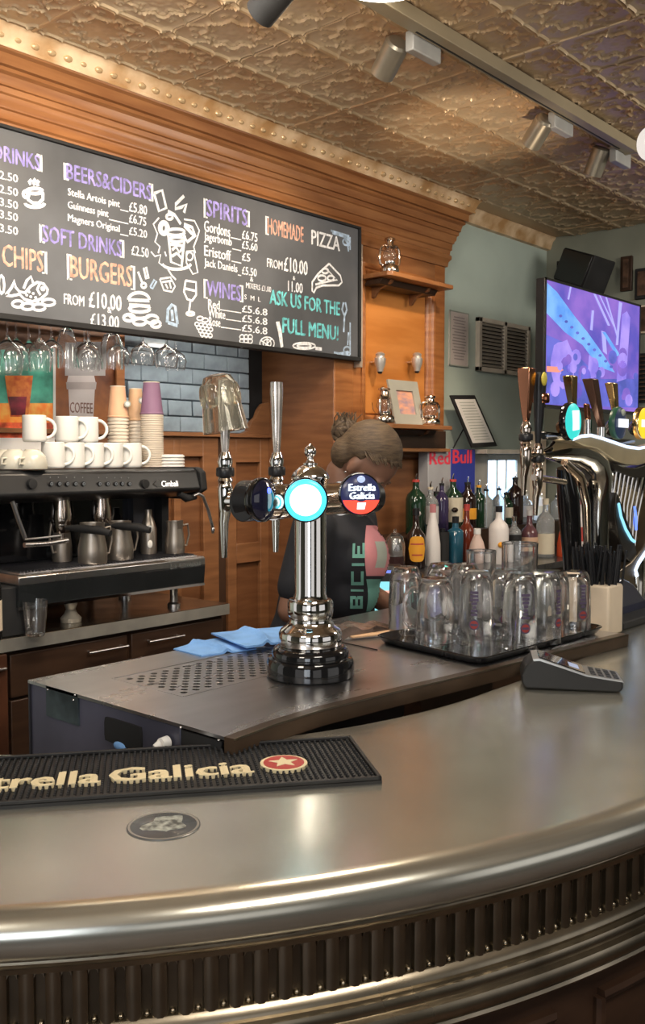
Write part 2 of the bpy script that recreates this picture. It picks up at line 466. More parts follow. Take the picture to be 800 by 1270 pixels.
b = B(); b.box(3.76, 4.285, 3.024, 3.036, 1.78, 2.47); obj('sunk_panel', b, M('bright_orange_panel', (0.56, 0.22, 0.055), 0.36, var=0.2, scale=3, stretch=(1, 1, 6), col2=(0.46, 0.165, 0.035)), bb, world=True, bevel=0.004)
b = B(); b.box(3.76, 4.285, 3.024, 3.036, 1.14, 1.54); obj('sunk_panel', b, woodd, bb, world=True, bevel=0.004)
b = B(); b.box(3.49, 3.63, 3.0, 3.5, 0.0, 2.14); obj('side_panel', b, woodd, bb, world=True, bevel=0.003)
b = B(); b.box(3.49, 3.63, 2.994, 3.0, 0.0, 2.10); obj('facing_strip', b, wood, bb, world=True, bevel=0.002)
# wainscot in the alcove: frame and panels
b = B(); b.box(1.0, 3.49, 3.47, 3.50, 0.0, 1.66); obj('wainscot', b, woodd, bb, world=True, smooth=False)
def rail(nm, u0, u1, z0, z1, v0=3.445, v1=3.47, m=woodd, bev=0.003):
    b = B(); b.box(u0, u1, v0, v1, z0, z1); return obj(nm, b, m, bb, world=True, bevel=bev)
wm = M('mid_brown_wood', (0.27, 0.12, 0.05), 0.4, var=0.3, scale=4, stretch=(1, 1, 8), col2=(0.19, 0.08, 0.033))
rail('cap_rail', 1.0, 3.49, 1.655, 1.675, 3.42, 3.5, wm)
for a in ((2.40, 2.52), (2.86, 2.90), (3.04, 3.14), (3.20, 3.26), (3.43, 3.49)): rail('stile', a[0], a[1], 0.0, 1.655, m=wm)
rail('rail', 2.52, 2.86, 1.56, 1.655, m=wm); rail('rail', 2.90, 3.04, 1.56, 1.655, m=wm); rail('rail', 3.26, 3.43, 1.53, 1.655, m=wm)
rail('rail', 3.26, 3.43, 1.02, 1.12, m=wm); rail('rail', 2.52, 3.04, 1.0, 1.1, m=wm)
b = B(); b.box(3.14, 3.20, 3.462, 3.478, 0, 1.655); obj('dark_gap', b, groove, bb, world=True, smooth=False)
# scrolled wooden bracket rising at the corner of the wainscot
b = B(); pts = [(3.30, 1.675), (3.34, 1.69), (3.37, 1.74), (3.40, 1.76), (3.42, 1.80), (3.45, 1.83), (3.49, 1.84), (3.49, 1.675)]
b.prism([(u, 3.44, z) for u, z in pts], (0, 0.03, 0)); obj('scroll_bracket', b, wm, bb, world=True, bevel=0.002)
b = B(); b.box(3.385, 3.489, 3.49, 3.5, 1.675, 2.14); obj('dark_strip', b, blackm, bb, world=True, smooth=False)

# glazed tiles in the alcove: each one its own, slightly uneven
tb = B(); tb.box(-0.0735, 0.0735, -0.006, 0.006, -0.0355, 0.0355)
tiles = thing('tiled_splashback', 'blue grey glazed brick tiles laid in running bond behind the coffee machine', 'tiles', (2.9, 3.49, 1.675))
t0 = None
b = B(); b.box(2.56, 3.385, 3.488, 3.4995, 1.675, 2.14); obj('grout_bed', b, grout, tiles, world=True, smooth=False)
for r in range(6):
    z = 1.713 + r * 0.0765
    off = 0.0765 if r % 2 else 0.0
    k = 0
    while True:
        u1 = 3.383 - off - k * 0.152 + (0 if k or not off else 0)
        u0 = u1 - 0.148
        if off and k == 0: pass
        if u0 < 2.55: break
        if t0 is None: t0 = obj('tile', tb, tilem, tiles, bevel=0.004, smooth=True); o = t0
        else: o = t0.copy(); COL.objects.link(o); o.parent = tiles
        o.location = ((u0 + u1) / 2 - 2.9, 3.482 - 3.49, z - 1.675)
        o.rotation_euler = (random.uniform(-.035, .035), 0, random.uniform(-.05, .05))
        k += 1
    if off:
        hb = B(); hb.box(-0.035, 0.035, -0.006, 0.006, -0.0355, 0.0355)
        o = obj('tile', hb, tilem, tiles, bevel=0.004); o.location = (3.348 - 2.9, -0.008, z - 1.675)

# ================================================ SHELVES ON THE PILLAR
def shelf(zt, label, u0=3.69, u1=4.24, v0=2.81):
    t = thing('wall_shelf', label, 'shelf', ((u0 + u1) / 2, 3.0, zt))
    b = B(); b.prism([(u0, 3.0, zt - 0.022), (u0, 2.99, zt - 0.022), (u0 + 0.0, v0 + 0.02, zt - 0.022), (u0 + 0.02, v0, zt - 0.022), (u1, v0, zt - 0.022), (u1 + 0.01, 3.0, zt - 0.022)], (0, 0, 0.022))
    obj('shelf_board', b, woodh, t, world=True, bevel=0.003)
    b = B(); b.prism([(u0 + 0.03, v0 + 0.07, zt - 0.024), (u1 - 0.04, v0 + 0.07, zt - 0.024), (u1 - 0.04, v0 + 0.09, zt - 0.05), (u0 + 0.03, v0 + 0.09, zt - 0.05)], (0, 0.10, 0)); obj('support_rail', b, woodk, t, world=True, bevel=0.002)
    for u in (u0 + 0.09, u1 - 0.14):
        b = B(); b.prism([(u, 2.999, zt - 0.024), (u, v0 + 0.06, zt - 0.024), (u, v0 + 0.07, zt - 0.04), (u, 2.96, zt - 0.065), (u, 2.985, zt - 0.10), (u, 2.999, zt - 0.105)], (0.022, 0, 0))
        obj('bracket', b, woodd, t, world=True, bevel=0.002)
    return t
shelf(2.463, 'upper wooden shelf on the pillar, just under the crown moulding')
shelf(1.722, 'lower wooden shelf on the pillar, below the two small metal cups')
b = B(); b.box(3.69, 4.36, 2.93, 2.999, 1.60, 1.70)
b2 = thing('back_bar_ledge', 'dark boxed ledge under the lower shelf on the pillar', 'ledge', (4.0, 2.96, 1.60))
obj('box', b, woodk, b2, world=True, bevel=0.004)
b = B(); b.box(3.69, 4.36, 2.90, 2.999, 1.585, 1.603); obj('lip', b, woodh, b2, world=True, bevel=0.003)

def lantern(label, loc, h=0.18):
    """small chromed hurricane lantern: tank, burner, glass globe, side tubes, chimney cap, handle"""
    t = thing('hurricane_lantern', label, 'lantern', loc, random.uniform(-.6, .6), 'small chromed hurricane lanterns on the pillar shelves')
    s = h / 0.18
    def S(p): return [(r * s, z * s) for r, z in p]
    b = B(); b.lathe(S([(0, 0), (0.036, 0), (0.040, 0.006), (0.040, 0.030), (0.034, 0.040), (0.016, 0.044), (0, 0.044)]), 20); obj('fuel_tank', b, chromew, t)
    b = B(); b.lathe(S([(0.0, 0.044), (0.020, 0.044), (0.024, 0.050), (0.024, 0.058), (0.018, 0.062), (0, 0.062)]), 16); obj('burner', b, chrome, t)
    b = B(); b.lathe(S([(0.017, 0.062), (0.028, 0.078), (0.030, 0.090), (0.024, 0.110), (0.018, 0.118), (0.0165, 0.118), (0.0225, 0.109), (0.0285, 0.090), (0.0265, 0.079), (0.0155, 0.062)]), 18); obj('globe', b, glass, t)
    b = B(); b.lathe(S([(0, 0.118), (0.022, 0.118), (0.026, 0.124), (0.020, 0.130), (0.017, 0.136), (0.017, 0.156), (0.024, 0.162), (0.022, 0.170), (0.008, 0.178), (0, 0.180)]), 18); obj('chimney', b, chromew, t)
    for sx in (-1, 1):
        b = B(); b.tube([Vector((sx * x, 0, z)) * s for x, z in ((0.030, 0.036), (0.043, 0.048), (0.045, 0.080), (0.043, 0.115), (0.034, 0.132), (0.018, 0.138))], 0.0055 * s, 8); obj('air_tube', b, chromew, t)
    b = B(); b.tube([Vector((0.045 * math.cos(a), 0.03, 0.10 + 0.05 * math.sin(a))) * s for a in [PI + k * PI / 8 for k in range(9)]], 0.0012, 5); obj('wire_handle', b, chrome, t)
    return t
p = onzt(478, 4.66, 2.463); lantern('silver hurricane lantern alone on the upper pillar shelf', (3.775, 2.88, 2.463), 0.185).scale = (1.15, 1.15, 1)
p = onv(479, 520, 2.88); lantern('silver hurricane lantern left of the picture frame, on the lower pillar shelf', (p.x - 0.03, 2.87, 1.722), 0.185).scale = (1.3, 1.3, 1)
p = onv(533, 520, 2.88); lantern('silver hurricane lantern right of the picture frame, on the lower pillar shelf', (p.x, 2.88, 1.722), 0.165).scale = (1.5, 1.5, 1)
# tilted picture frame
fr = thing('picture_frame', 'pale grey picture frame leaning back between two silver lanterns', 'picture frame', (3.97, 2.90, 1.722), 0.0)
def frame_on(b, w, h, bw, th):
    b.rings([[(-w / 2, 0, 0), (w / 2, 0, 0), (w / 2, 0, h), (-w / 2, 0, h)], [(-w / 2, -th, 0), (w / 2, -th, 0), (w / 2, -th, h), (-w / 2, -th, h)],
             [(-w / 2 + bw, -th, bw), (w / 2 - bw, -th, bw), (w / 2 - bw, -th, h - bw), (-w / 2 + bw, -th, h - bw)], [(-w / 2 + bw, 0, bw), (w / 2 - bw, 0, bw), (w / 2 - bw, 0, h - bw), (-w / 2 + bw, 0, h - bw)]], cap=False, close=True)
    return b
Rt = Matrix.Rotation(-0.22, 4, 'X')
greyf = M('pale_grey_frame', (0.36, 0.35, 0.30), 0.4, var=0.05)
obj('frame', frame_on(B(), 0.255, 0.235, 0.055, 0.014).tf(Rt), greyf, fr, bevel=0.002)
ph = M('sunset_photo', (0.75, 0.36, 0.22), 0.5, var=0.3, scale=12, stretch=(1, 1, 2.4), col2=(0.28, 0.22, 0.30))
b = B(); b.box(-0.074, 0.074, -0.004, -0.001, 0.05, 0.185); b.tf(Rt); obj('photo', b, ph, fr)
# two small metal cups screwed to the panel
for px, lb in ((466, 'small silver metal cup fixed to the orange panel, left of the pair'), (512, 'small silver metal cup fixed to the orange panel, right of the pair')):
    p = onv(px, 449, 2.99)
    t = thing('metal_cup', lb, 'wall fitting', (p.x, 2.962, p.z)); t.scale = (1.35, 1.3, 1.2)
    b = B(); b.lathe([(0, -0.042), (0.012, -0.042), (0.014, -0.030), (0.021, -0.010), (0.023, 0.014), (0.019, 0.016), (0.016, 0.024), (0.019, 0.032), (0.010, 0.040), (0, 0.041)], 18); obj('cup', b, satin, t)
    b = B(); b.cyl((0, 0, 0.0), (0, 0.05, 0.0), 0.006, n=10); obj('pin', b, chrome, t)
    b = B(); b.lathe([(0, -0.052), (0.008, -0.050), (0.010, -0.041), (0, -0.041)], 12); obj('tip', b, black, t)

# ================================================ MENU BOARD
VB = 2.958
mbd = thing('menu_board', 'long black chalkboard menu with white, purple, salmon and teal hand lettering', 'menu board', (2.4, 2.99, 2.04))
b = B(); b.box(0.7, 3.632, VB, 2.992, 2.045, 2.672); obj('board', b, board_m, mbd, world=True, smooth=False)
fb = B()
for a in ((0.7, 3.636, 2.028, 2.048), (0.7, 3.636, 2.668, 2.680), (3.622, 3.636, 2.048, 2.668), (0.69, 0.70, 2.03, 2.68)):
    b = B(); b.box(a[0], a[1], VB - 0.012, 2.993, a[2], a[3]); obj('frame_bar', b, blackm, mbd, world=True, bevel=0.002)
b = B(); b.box(3.640, 3.660, VB - 0.002, 2.999, 2.0, 2.60); obj('edge_strip', b, M('pale_edge', (0.55, 0.45, 0.36), 0.3, metal=0.4), mbd, world=True, bevel=0.003)
def mt(txt, x0, x1, yb, yt, mat, bold=0.03, ypx=None):
    """chalk words: x0..x1, baseline and top measured at the left end"""
    p0 = onv(x0, yb, VB); p1 = onv(x1, yb, VB); pt = onv(x0, yt, VB)
    return text('chalk_lettering', txt, mat, mbd, (p0.x, VB, p0.z), (1, 0, 0), (0, 0, 1), p1.x - p0.x, pt.z - p0.z, 0.0006, bold)
def mtr(txt, x0, x1, yb, yt, mat, bold=0.03):
    """same, baseline and top measured at the right end"""
    p0 = onv(x0, yb, VB); p1 = onv(x1, yb, VB); pt = onv(x1, yt, VB)
    return text('chalk_lettering', txt, mat, mbd, (p0.x, VB, p1.z), (1, 0, 0), (0, 0, 1), p1.x - p0.x, pt.z - p1.z, 0.0006, bold)
def outl(txt, x0, x1, yb, yt, m1, m2=None, right=False):
    f = mtr if right else mt
    f(txt, x0, x1, yb, yt, m1, 0.05)
    # white bracket bars at both ends
outl('HOT DRINKS', -52, 49, 212, 193, ch_p, right=True)
outl('BEERS&CIDERS', 82, 187, 222, 202, ch_p)
outl('SOFT DRINKS', 53, 150, 300, 279, ch_p)
outl('SPIRITS', 256, 306, 268, 247, ch_p)
outl('WINES', 256, 298, 367, 347, ch_p)
outl('FISH & CHIPS', -62, 53, 338, 312, ch_o, right=True)
mt('BURGERS', 87, 163, 344, 317, ch_o, 0.05)
mt('HOMEMADE', 332, 376, 290, 270, ch_o, 0.05); mt('PIZZA', 386, 421, 303, 285, ch_w, 0.05)
mt('ASK US FOR THE', 334, 421, 377, 359, ch_t, 0.07); mt('FULL MENU!', 350, 419, 413, 394, ch_t, 0.07)
for x, y0, y1 in ((80, 202, 223), (188.5, 228, 250), (50, 278, 301), (152.5, 298, 320), (253.5, 246, 270), (308.5, 262, 282), (253.5, 346, 370), (300.5, 354, 375), (84, 315, 347), (166, 330, 360), (330, 268, 291), (50.5, 192, 213), (56.5, 312, 340)):
    a, c = onv(x, y0, VB), onv(x, y1, VB)
    b = B(); b.box(a.x - 0.005, a.x + 0.005, VB - 0.0012, VB - 0.0002, c.z, a.z)
    s = 0.016 if x in (80, 50, 253.5, 84, 330) else -0.016
    b.box(min(a.x, a.x + s), max(a.x, a.x + s), VB - 0.0012, VB - 0.0002, a.z - 0.006, a.z); b.box(min(a.x, a.x + s), max(a.x, a.x + s), VB - 0.0012, VB - 0.0002, c.z, c.z + 0.006)
    obj('chalk_bracket', b, ch_w, mbd, world=True, smooth=False)
for i, (t_, yb, yt) in enumerate((('\u00a32.50', 227, 217), ('\u00a32.50', 244, 234), ('\u00a33.50', 260, 250), ('\u00a33.50', 275, 265), ('\u00a33.50', 292, 282))): mtr(t_, -8, 22, yb, yt, ch_w)
def row(name, x0, x1, yb, yt, price, px0, px1, pyb, pyt):
    mt(name, x0, x1, yb, yt, ch_w, 0.05); mt(price, px0, px1, pyb, pyt, ch_w, 0.04)
    a = onv(x1 + 1, yb + (x1 - x0) * 0.19, VB); c = onv(px0 - 1, yb + (px0 - x0) * 0.19, VB)
    b = B(); b.box(a.x, c.x, VB - 0.001, VB - 0.0002, onv(x0, yb, VB).z - 0.001, onv(x0, yb, VB).z + 0.003); obj('chalk_rule', b, ch_w, mbd, world=True, smooth=False)
row('Stella Artois pint', 84, 148, 245, 233, '\u00a35.80', 160, 182, 262, 250)
row('Guinness pint', 84, 134, 261, 249, '\u00a36.75', 160, 181, 276, 265)
row('Magners Original', 84, 148, 277, 265, '\u00a35.20', 160, 182, 291, 281)
mt('\u00a32.50', 163, 184, 316, 304, ch_w, 0.04)
row('Gordons', 253, 285, 287, 273, '\u00a36.75', 300, 319, 296, 285)
row('Jagerbomb', 253, 287, 301, 287, '\u00a35.60', 300, 319, 308, 298)
row('Eristoff', 253, 286, 317, 304, '\u00a35', 300, 310, 323, 313)
row('Jack Daniels', 253, 294, 333, 320, '\u00a35.50', 300, 318, 340, 330)
mt('&', 310, 314, 349, 343, ch_w); mt('MIXERS \u00a31.00', 305, 336, 357, 350, ch_w)
mt('S  M  L', 303, 323, 371, 365, ch_w, 0.02)
row('Red', 258, 272, 382, 371, '\u00a35.6.8', 300, 331, 387, 378)
row('White', 258, 279, 393, 382, '\u00a35.6.8', 300, 331, 399, 390)
row('Rose', 259, 273, 404, 393, '\u00a35.6.8', 300, 331, 411, 402)
mt('FROM', 79, 104, 377, 364, ch_w, 0.06); mt('\u00a310.00', 110, 150, 381, 361, ch_w, 0.06)
mt('&', 133, 138, 388, 381, ch_w, 0.04); mt('\u00a313.00', 112, 147, 404, 388, ch_w, 0.06)
mtr('\u00a310', -24, 6, 367, 341, ch_w, 0.05)
mt('FROM', 331, 350, 331, 320, ch_w, 0.05); mt('\u00a310.00', 352, 381, 336, 318, ch_w, 0.05)
mt('&', 363, 366, 347, 342, ch_w); mt('11.00', 357, 375, 361, 348, ch_w, 0.04)
# chalk drawings
def draw(mat, w, *strokes):
    b = B()
    for st in strokes:
        b.stroke([Vector((onv(x, y, VB).x, VB, onv(x, y, VB).z)) for x, y in st], w, (0, -1, 0), 0.0010 + random.random() * 0.0004)
    return obj('chalk_drawing', b, mat, mbd, world=True, smooth=False)
def ell(cx, cy, rx, ry, a0=0, a1=360, n=16): return [(cx + rx * math.cos(math.radians(a0 + (a1 - a0) * k / n)), cy + ry * math.sin(math.radians(a0 + (a1 - a0) * k / n))) for k in range(n + 1)]
draw(ch_w, 0.012, ell(43, 237, 10, 3.2), [(33, 238), (35, 248), (41, 252), (48, 252), (53, 247), (53, 239)], ell(32, 241, 3.5, 4), ell(43, 252, 12, 5, 0, 180), [(38, 229), (36, 226), (39, 223)], [(43, 230), (41, 226), (44, 222)], [(47, 231), (46, 227), (48, 224)])
draw(ch_w, 0.010, [(7, 366), (14, 357), (18, 348), (19, 356), (24, 362), (31, 363), (38, 355), (46, 350), (54, 352), (59, 359), (58, 364), (50, 371), (40, 374), (30, 371), (24, 365), (14, 367), (7, 366)],
     [(29, 358), (33, 348), (38, 343), (41, 351)], [(49, 352), (46, 359), (50, 366)], ell(53, 358, 1.5, 1.5), ell(22, 377, 7, 4), ell(34, 380, 8, 4), ell(48, 381, 8, 4), ell(60, 375, 8, 4))
draw(ch_w, 0.004, ell(36, 362, 1.2, 1), ell(41, 364, 1.2, 1), ell(38, 368, 1.2, 1), ell(44, 369, 1.2, 1), ell(33, 366, 1.2, 1), ell(47, 374, 1.2, 1))
draw(ch_w, 0.013, ell(172, 372, 13, 9, 180, 360), [(159, 372), (185, 373)], [(160, 378), (186, 380)], ell(173, 383, 13, 4), ell(173, 390, 13, 5, 0, 180), ell(160, 394, 7, 4), ell(173, 399, 8, 4), ell(188, 396, 8, 5), ell(193, 402, 6, 4))
draw(ch_w, 0.010, [(171, 337), (176, 350)], [(178, 332), (181, 346), (184, 345), (181, 331)], ell(178, 354, 3, 3))
draw(ch_b, 0.008, [(186, 356), (191, 347), (194, 349), (189, 358), (186, 356)])
draw(ch_w, 0.012, [(208, 287), (212, 325), (225, 330), (229, 292)], ell(218, 288, 11, 4), ell(219, 297, 9, 3), [(211, 303), (228, 305)], [(213, 310), (218, 306), (222, 313), (226, 308)], [(213, 318), (219, 314), (225, 320)], ell(219, 326, 18, 8, 10, 170), ell(203, 283, 6, 8), ell(203, 283, 3, 5), ell(210, 269, 4, 3))
draw(ch_w, 0.013, [(228, 243), (218, 253), (217, 259), (225, 257), (231, 253), (228, 264)], [(191, 240), (201, 236), (206, 258), (197, 262), (191, 240)], [(208, 262), (216, 266), (224, 278)], [(228, 278), (238, 282), (242, 292), (232, 300), (228, 292)], [(228, 280), (238, 290)], [(232, 282), (240, 292)])
draw(ch_w, 0.007, [(197, 270), (190, 278), (195, 290), (192, 300), (198, 306), (196, 314)], [(187, 312), (192, 318), (199, 316), (197, 326), (201, 329)], [(228, 272), (241, 274), (247, 286), (244, 296), (240, 306), (242, 314)], [(231, 312), (240, 311), (245, 338), (239, 340), (231, 326), (231, 312)], [(204, 312), (206, 318)], ell(235, 318, 4, 5))
draw(ch_w, 0.008, [(198, 346), (203, 360), (213, 362), (217, 355), (211, 344), (198, 346)], [(201, 350), (214, 348)], [(208, 334), (213, 342), (218, 347)], [(205, 352), (208, 358)], [(210, 350), (212, 358)])
draw(ch_w, 0.010, [(230, 348), (228, 362), (232, 371), (238, 373), (243, 366), (243, 350), (230, 348)], [(230, 358), (243, 361)], [(236, 373), (234, 388)], ell(236, 389, 5, 2))
gl = []
for r in range(5):
    for c in range(4 - r // 2): gl.append(ell(244 + c * 5 + r * 2.2, 402 + r * 4.2 + c * 0.8, 2.6, 2.4, n=8))
draw(ch_w, 0.006, *gl, ell(248, 395, 4, 2.5), ell(254, 397, 4, 2.5))
draw(ch_w, 0.006, *[ell(300 + (k % 3) * 5, 418 + (k // 3) * 5, 3, 3, n=8) for k in range(8)])
draw(ch_w, 0.006, ell(331, 426, 9, 8), ell(331, 426, 5, 5), [(323, 422), (338, 432)], [(326, 432), (337, 420)], [(331, 418), (331, 434)])
draw(ch_w, 0.012, [(343, 399), (346, 412), (349, 431)], [(345, 399), (348, 410), (350, 430)])
draw(ch_w, 0.008, ell(377, 429, 14, 4), ell(377, 429, 9, 2), [(391, 431), (399, 432)], [(391, 433), (399, 434)])
draw(ch_w, 0.010, [(408, 327), (422, 342), (424, 350), (420, 354), (400, 354), (392, 357), (389, 363), (387, 361), (387, 350), (394, 340), (408, 327)], [(404, 333), (418, 347), (398, 351), (391, 353)], ell(403, 336, 4, 3), ell(399, 345, 5, 3.5), ell(410, 345, 4, 3))
draw(ch_b, 0.012, [(426, 375), (424, 384), (427, 392), (426, 412)], [(428, 375), (430, 384), (427, 392)])
draw(ch_b, 0.010, [(410, 286), (433, 293)], [(412, 289), (434, 296)], [(434, 294), (434, 310)], [(427, 296), (433, 305)], [(430, 294), (432, 312)], ell(429, 300, 4, 4), [(414, 437), (434, 441)], [(434, 400), (434, 440)], ell(430, 434, 4, 4), [(432, 412), (431, 428)], [(418, 439), (432, 436)])
draw(ch_b, 0.014, [(207, 400), (208, 384), (213, 378), (217, 380), (220, 402)], [(213, 384), (214, 398)], [(208, 400), (220, 404)])
# ================================================ PALE WALL
def at_v(px, py, v): return onv(px, py, v)
p0, p1 = onv(557, 453, 3.045), onv(581, 389, 3.045)
nt_ = thing('wall_notice', 'pale pinkish printed notice sheet on the green wall, left of the air vent', 'notice', ((p0.x + p1.x) / 2, 3.045, p0.z))
b = B(); b.box(p0.x, p1.x, 3.043, 3.0495, p0.z, p1.z); obj('sheet', b, M('notice_paper', (0.52, 0.46, 0.44), 0.7, var=0.05), nt_, world=True)
b = B()
for k in range(15):
    z = p1.z - 0.035 - k * (p1.z - p0.z - 0.06) / 15
    w = (p1.x - p0.x) * random.uniform(0.25, 0.38); c = (p0.x + p1.x) / 2
    b.box(c - w, c + w, 3.0415, 3.0428, z - 0.003, z + 0.003)
obj('print_lines', b, M('notice_print', (0.30, 0.26, 0.26), 0.8), nt_, world=True, smooth=False)
fr_ = B(); 
for a in ((p0.x, p0.x + 0.006, p0.z, p1.z), (p1.x - 0.006, p1.x, p0.z, p1.z), (p0.x, p1.x, p1.z - 0.006, p1.z), (p0.x, p1.x, p0.z, p0.z + 0.006)): fr_.box(a[0], a[1], 3.040, 3.044, a[2], a[3])
obj('border', fr_, greyp, nt_, world=True, smooth=False)
# air vent with two columns of louvres
p0, p1 = onv(590, 460, 3.045), onv(654, 395, 3.045); zt, zb = 2.385, 2.068
vt = thing('air_vent', 'cream framed wall vent with two columns of dark louvres', 'vent', ((p0.x + p1.x) / 2, 3.045, zb))
vm = M('vent_cream', (0.52, 0.47, 0.40), 0.5)
u0, u1 = p0.x, p1.x; um = (u0 + u1) / 2
for a in ((u0, u0 + 0.03, zb, zt), (u1 - 0.03, u1, zb, zt), (um - 0.016, um + 0.016, zb, zt), (u0, u1, zt - 0.026, zt), (u0, u1, zb, zb + 0.026)):
    b = B(); b.box(a[0], a[1], 3.02, 3.05, a[2], a[3]); obj('frame_bar', b, vm, vt, world=True, bevel=0.002)
b = B(); b.box(u0 + 0.02, u1 - 0.02, 3.044, 3.049, zb + 0.02, zt - 0.02); obj('backing', b, blackm, vt, world=True)
lv = M('vent_louvre', (0.42, 0.38, 0.33), 0.4, metal=0.3)
l0 = None
for c in ((u0 + 0.03, um - 0.016), (um + 0.016, u1 - 0.03)):
    for k in range(12):
        z = zb + 0.04 + k * (zt - zb - 0.075) / 11
        if l0 is None:
            w = c[1] - c[0]; b = B(); b.box(-w / 2, w / 2, -0.011, 0.011, -0.0035, 0.0035); l0 = obj('louvre', b, lv, vt); o = l0
        else: o = l0.copy(); COL.objects.link(o)
        o.location = ((c[0] + c[1]) / 2 - vt.location.x, 3.032 - 3.045, z - zb); o.rotation_euler = (0.65, 0, 0)

# television on a wall arm
TVV = 2.36; z0, z1, tu0, tu1 = 1.812, 2.472, 4.395, 5.585
tv = thing('television', 'large flat television showing a purple and blue concert scene', 'television', ((tu0 + tu1) / 2, TVV + 0.03, z0))
b = B(); b.box(tu0, tu1, TVV, TVV + 0.05, z0, z1); obj('case', b, black, tv, world=True, bevel=0.004)
for a in ((tu0, tu0 + 0.012, z0, z1), (tu1 - 0.012, tu1, z0, z1), (tu0, tu1, z1 - 0.012, z1), (tu0, tu1, z0, z0 + 0.016)):
    b = B(); b.box(a[0], a[1], TVV - 0.006, TVV, a[2], a[3]); obj('bezel', b, blackg, tv, world=True)
def EM(name, c, s=1.0):
    m = M(name, (0.02, 0.02, 0.02), 0.25, var=0.0, emis=c, estr=s); return m
def EMN(name, c1, c2, scale, stretch, s, rough=0.2):
    """emissive picture with a soft noise mix (a lit screen)"""
    m = M(name, (0.02, 0.02, 0.02), rough, var=0.0, emis=c1, estr=s)
    nt = m.node_tree; bs = nt.nodes['Principled BSDF']
    tc = nt.nodes.new('ShaderNodeTexCoord'); mp = nt.nodes.new('ShaderNodeMapping'); mp.inputs['Scale'].default_value = stretch
    nz = nt.nodes.new('ShaderNodeTexNoise'); nz.inputs['Scale'].default_value = scale; nz.inputs['Detail'].default_value = 5
    rp = nt.nodes.new('ShaderNodeValToRGB'); rp.color_ramp.elements[0].position = 0.38; rp.color_ramp.elements[1].position = 0.62
    rp.color_ramp.elements[0].color = (*c1, 1); rp.color_ramp.elements[1].color = (*c2, 1)
    nt.links.new(tc.outputs['Object'], mp.inputs[0]); nt.links.new(mp.outputs[0], nz.inputs[0]); nt.links.new(nz.outputs[0], rp.inputs[0]); nt.links.new(rp.outputs[0], bs.inputs['Emission Color'])
    return m
scr = EMN('screen_purple', (0.10, 0.08, 0.46), (0.27, 0.14, 0.58), 3.0, (1, 1, 1.2), 1.0)
b = B(); b.box(tu0 + 0.012, tu1 - 0.012, TVV - 0.002, TVV - 0.0005, z0 + 0.016, z1 - 0.012); obj('screen', b, scr, tv, world=True, smooth=False)
def scrp(name, mat, pts, k=0):
    b = B(); y = TVV - 0.0025 - 0.0004 * k
    q = []
    for x, yy in pts:
        w = onv(x, yy, TVV); q.append(Vector((min(max(w.x, tu0 + 0.013), tu1 - 0.013), y, min(max(w.z, z0 + 0.017), z1 - 0.013))))
    vs = [b.bm.verts.new(p) for p in q]; b.bm.faces.new(vs)
    return obj(name, b, mat, tv, world=True, smooth=False)
cy = EMN('screen_cyan', (0.10, 0.30, 0.80), (0.20, 0.46, 0.92), 8, (1, 1, 1), 1.0)
lav = EMN('screen_lavender', (0.24, 0.18, 0.72), (0.42, 0.30, 0.85), 6, (1, 1, 1), 1.0)
blu = EMN('screen_blue', (0.07, 0.09, 0.40), (0.13, 0.14, 0.62), 7, (1, 1, 1), 1.0)
org = EM('screen_orange', (0.85, 0.30, 0.22), 1.0)
pal = EM('screen_pale', (0.42, 0.40, 0.90), 1.0)
scrp('screen_picture', blu, [(677, 415), (700, 425), (720, 445), (745, 470), (792, 470), (792, 506), (677, 506)], 0)
scrp('screen_picture', cy, [(677, 350), (690, 362), (712, 392), (728, 412), (748, 440), (762, 462), (742, 455), (722, 428), (700, 412), (677, 388)], 1)
scrp('screen_picture', lav, [(697 + 15 * math.cos(a * PI / 8), 452 + 30 * math.sin(a * PI / 8) + 3 * math.sin(a * 2.3)) for a in range(16)], 2)
scrp('screen_picture', lav, [(730, 440), (738, 446), (736, 470), (728, 466)], 2)
scrp('screen_picture', lav, [(771, 390), (777, 386), (781, 394), (776, 470), (764, 474), (768, 430)], 3)
scrp('screen_picture', pal, [(767, 374), (771, 376), (768, 400), (766, 428), (763, 428)], 4)
for q in ([(735, 364), (738, 365), (756, 404), (753, 404)], [(742, 366), (744, 367), (762, 405), (760, 405)], [(750, 368), (752, 369), (766, 418), (764, 418)], [(706, 354), (708, 354), (705, 372), (703, 371)], [(733, 385), (736, 385), (734, 410), (731, 409)], [(745, 410), (750, 412), (752, 440), (747, 436)]):
    scrp('screen_picture', pal, q, 5)
scrp('screen_picture', cy, [(746, 412), (750, 412), (768, 440), (764, 442)], 6)
scrp('screen_picture', org, [(677, 454), (692, 455), (698, 459), (692, 462), (677, 461)], 6)
for q in range(34):
    x, y = random.uniform(684, 788), random.uniform(440, 500); r = random.uniform(3, 8)
    scrp('screen_picture', (lav, blu, scr)[q % 3], [(x + r * math.cos(a * PI / 6) * .8, y + r * math.sin(a * PI / 6) * 1.3) for a in range(12)], 4 + q % 5)
for q in range(10):
    x = 694 + q * 7; y = 392 + q * 7
    scrp('screen_picture', blu, [(x + 2.2 * math.cos(a * PI / 4), y + 1.8 * math.sin(a * PI / 4)) for a in range(8)], 9)
b = B(); b.box(4.9, 5.1, TVV + 0.05, TVV + 0.09, 2.0, 2.3); obj('mount_plate', b, black, tv, world=True)
b = B(); b.tube([(5.1, TVV + 0.08, 2.15), (5.45, 2.50, 2.15), (5.695, 2.56, 2.15)], 0.022, 10); obj('wall_arm', b, black, tv, world=True)

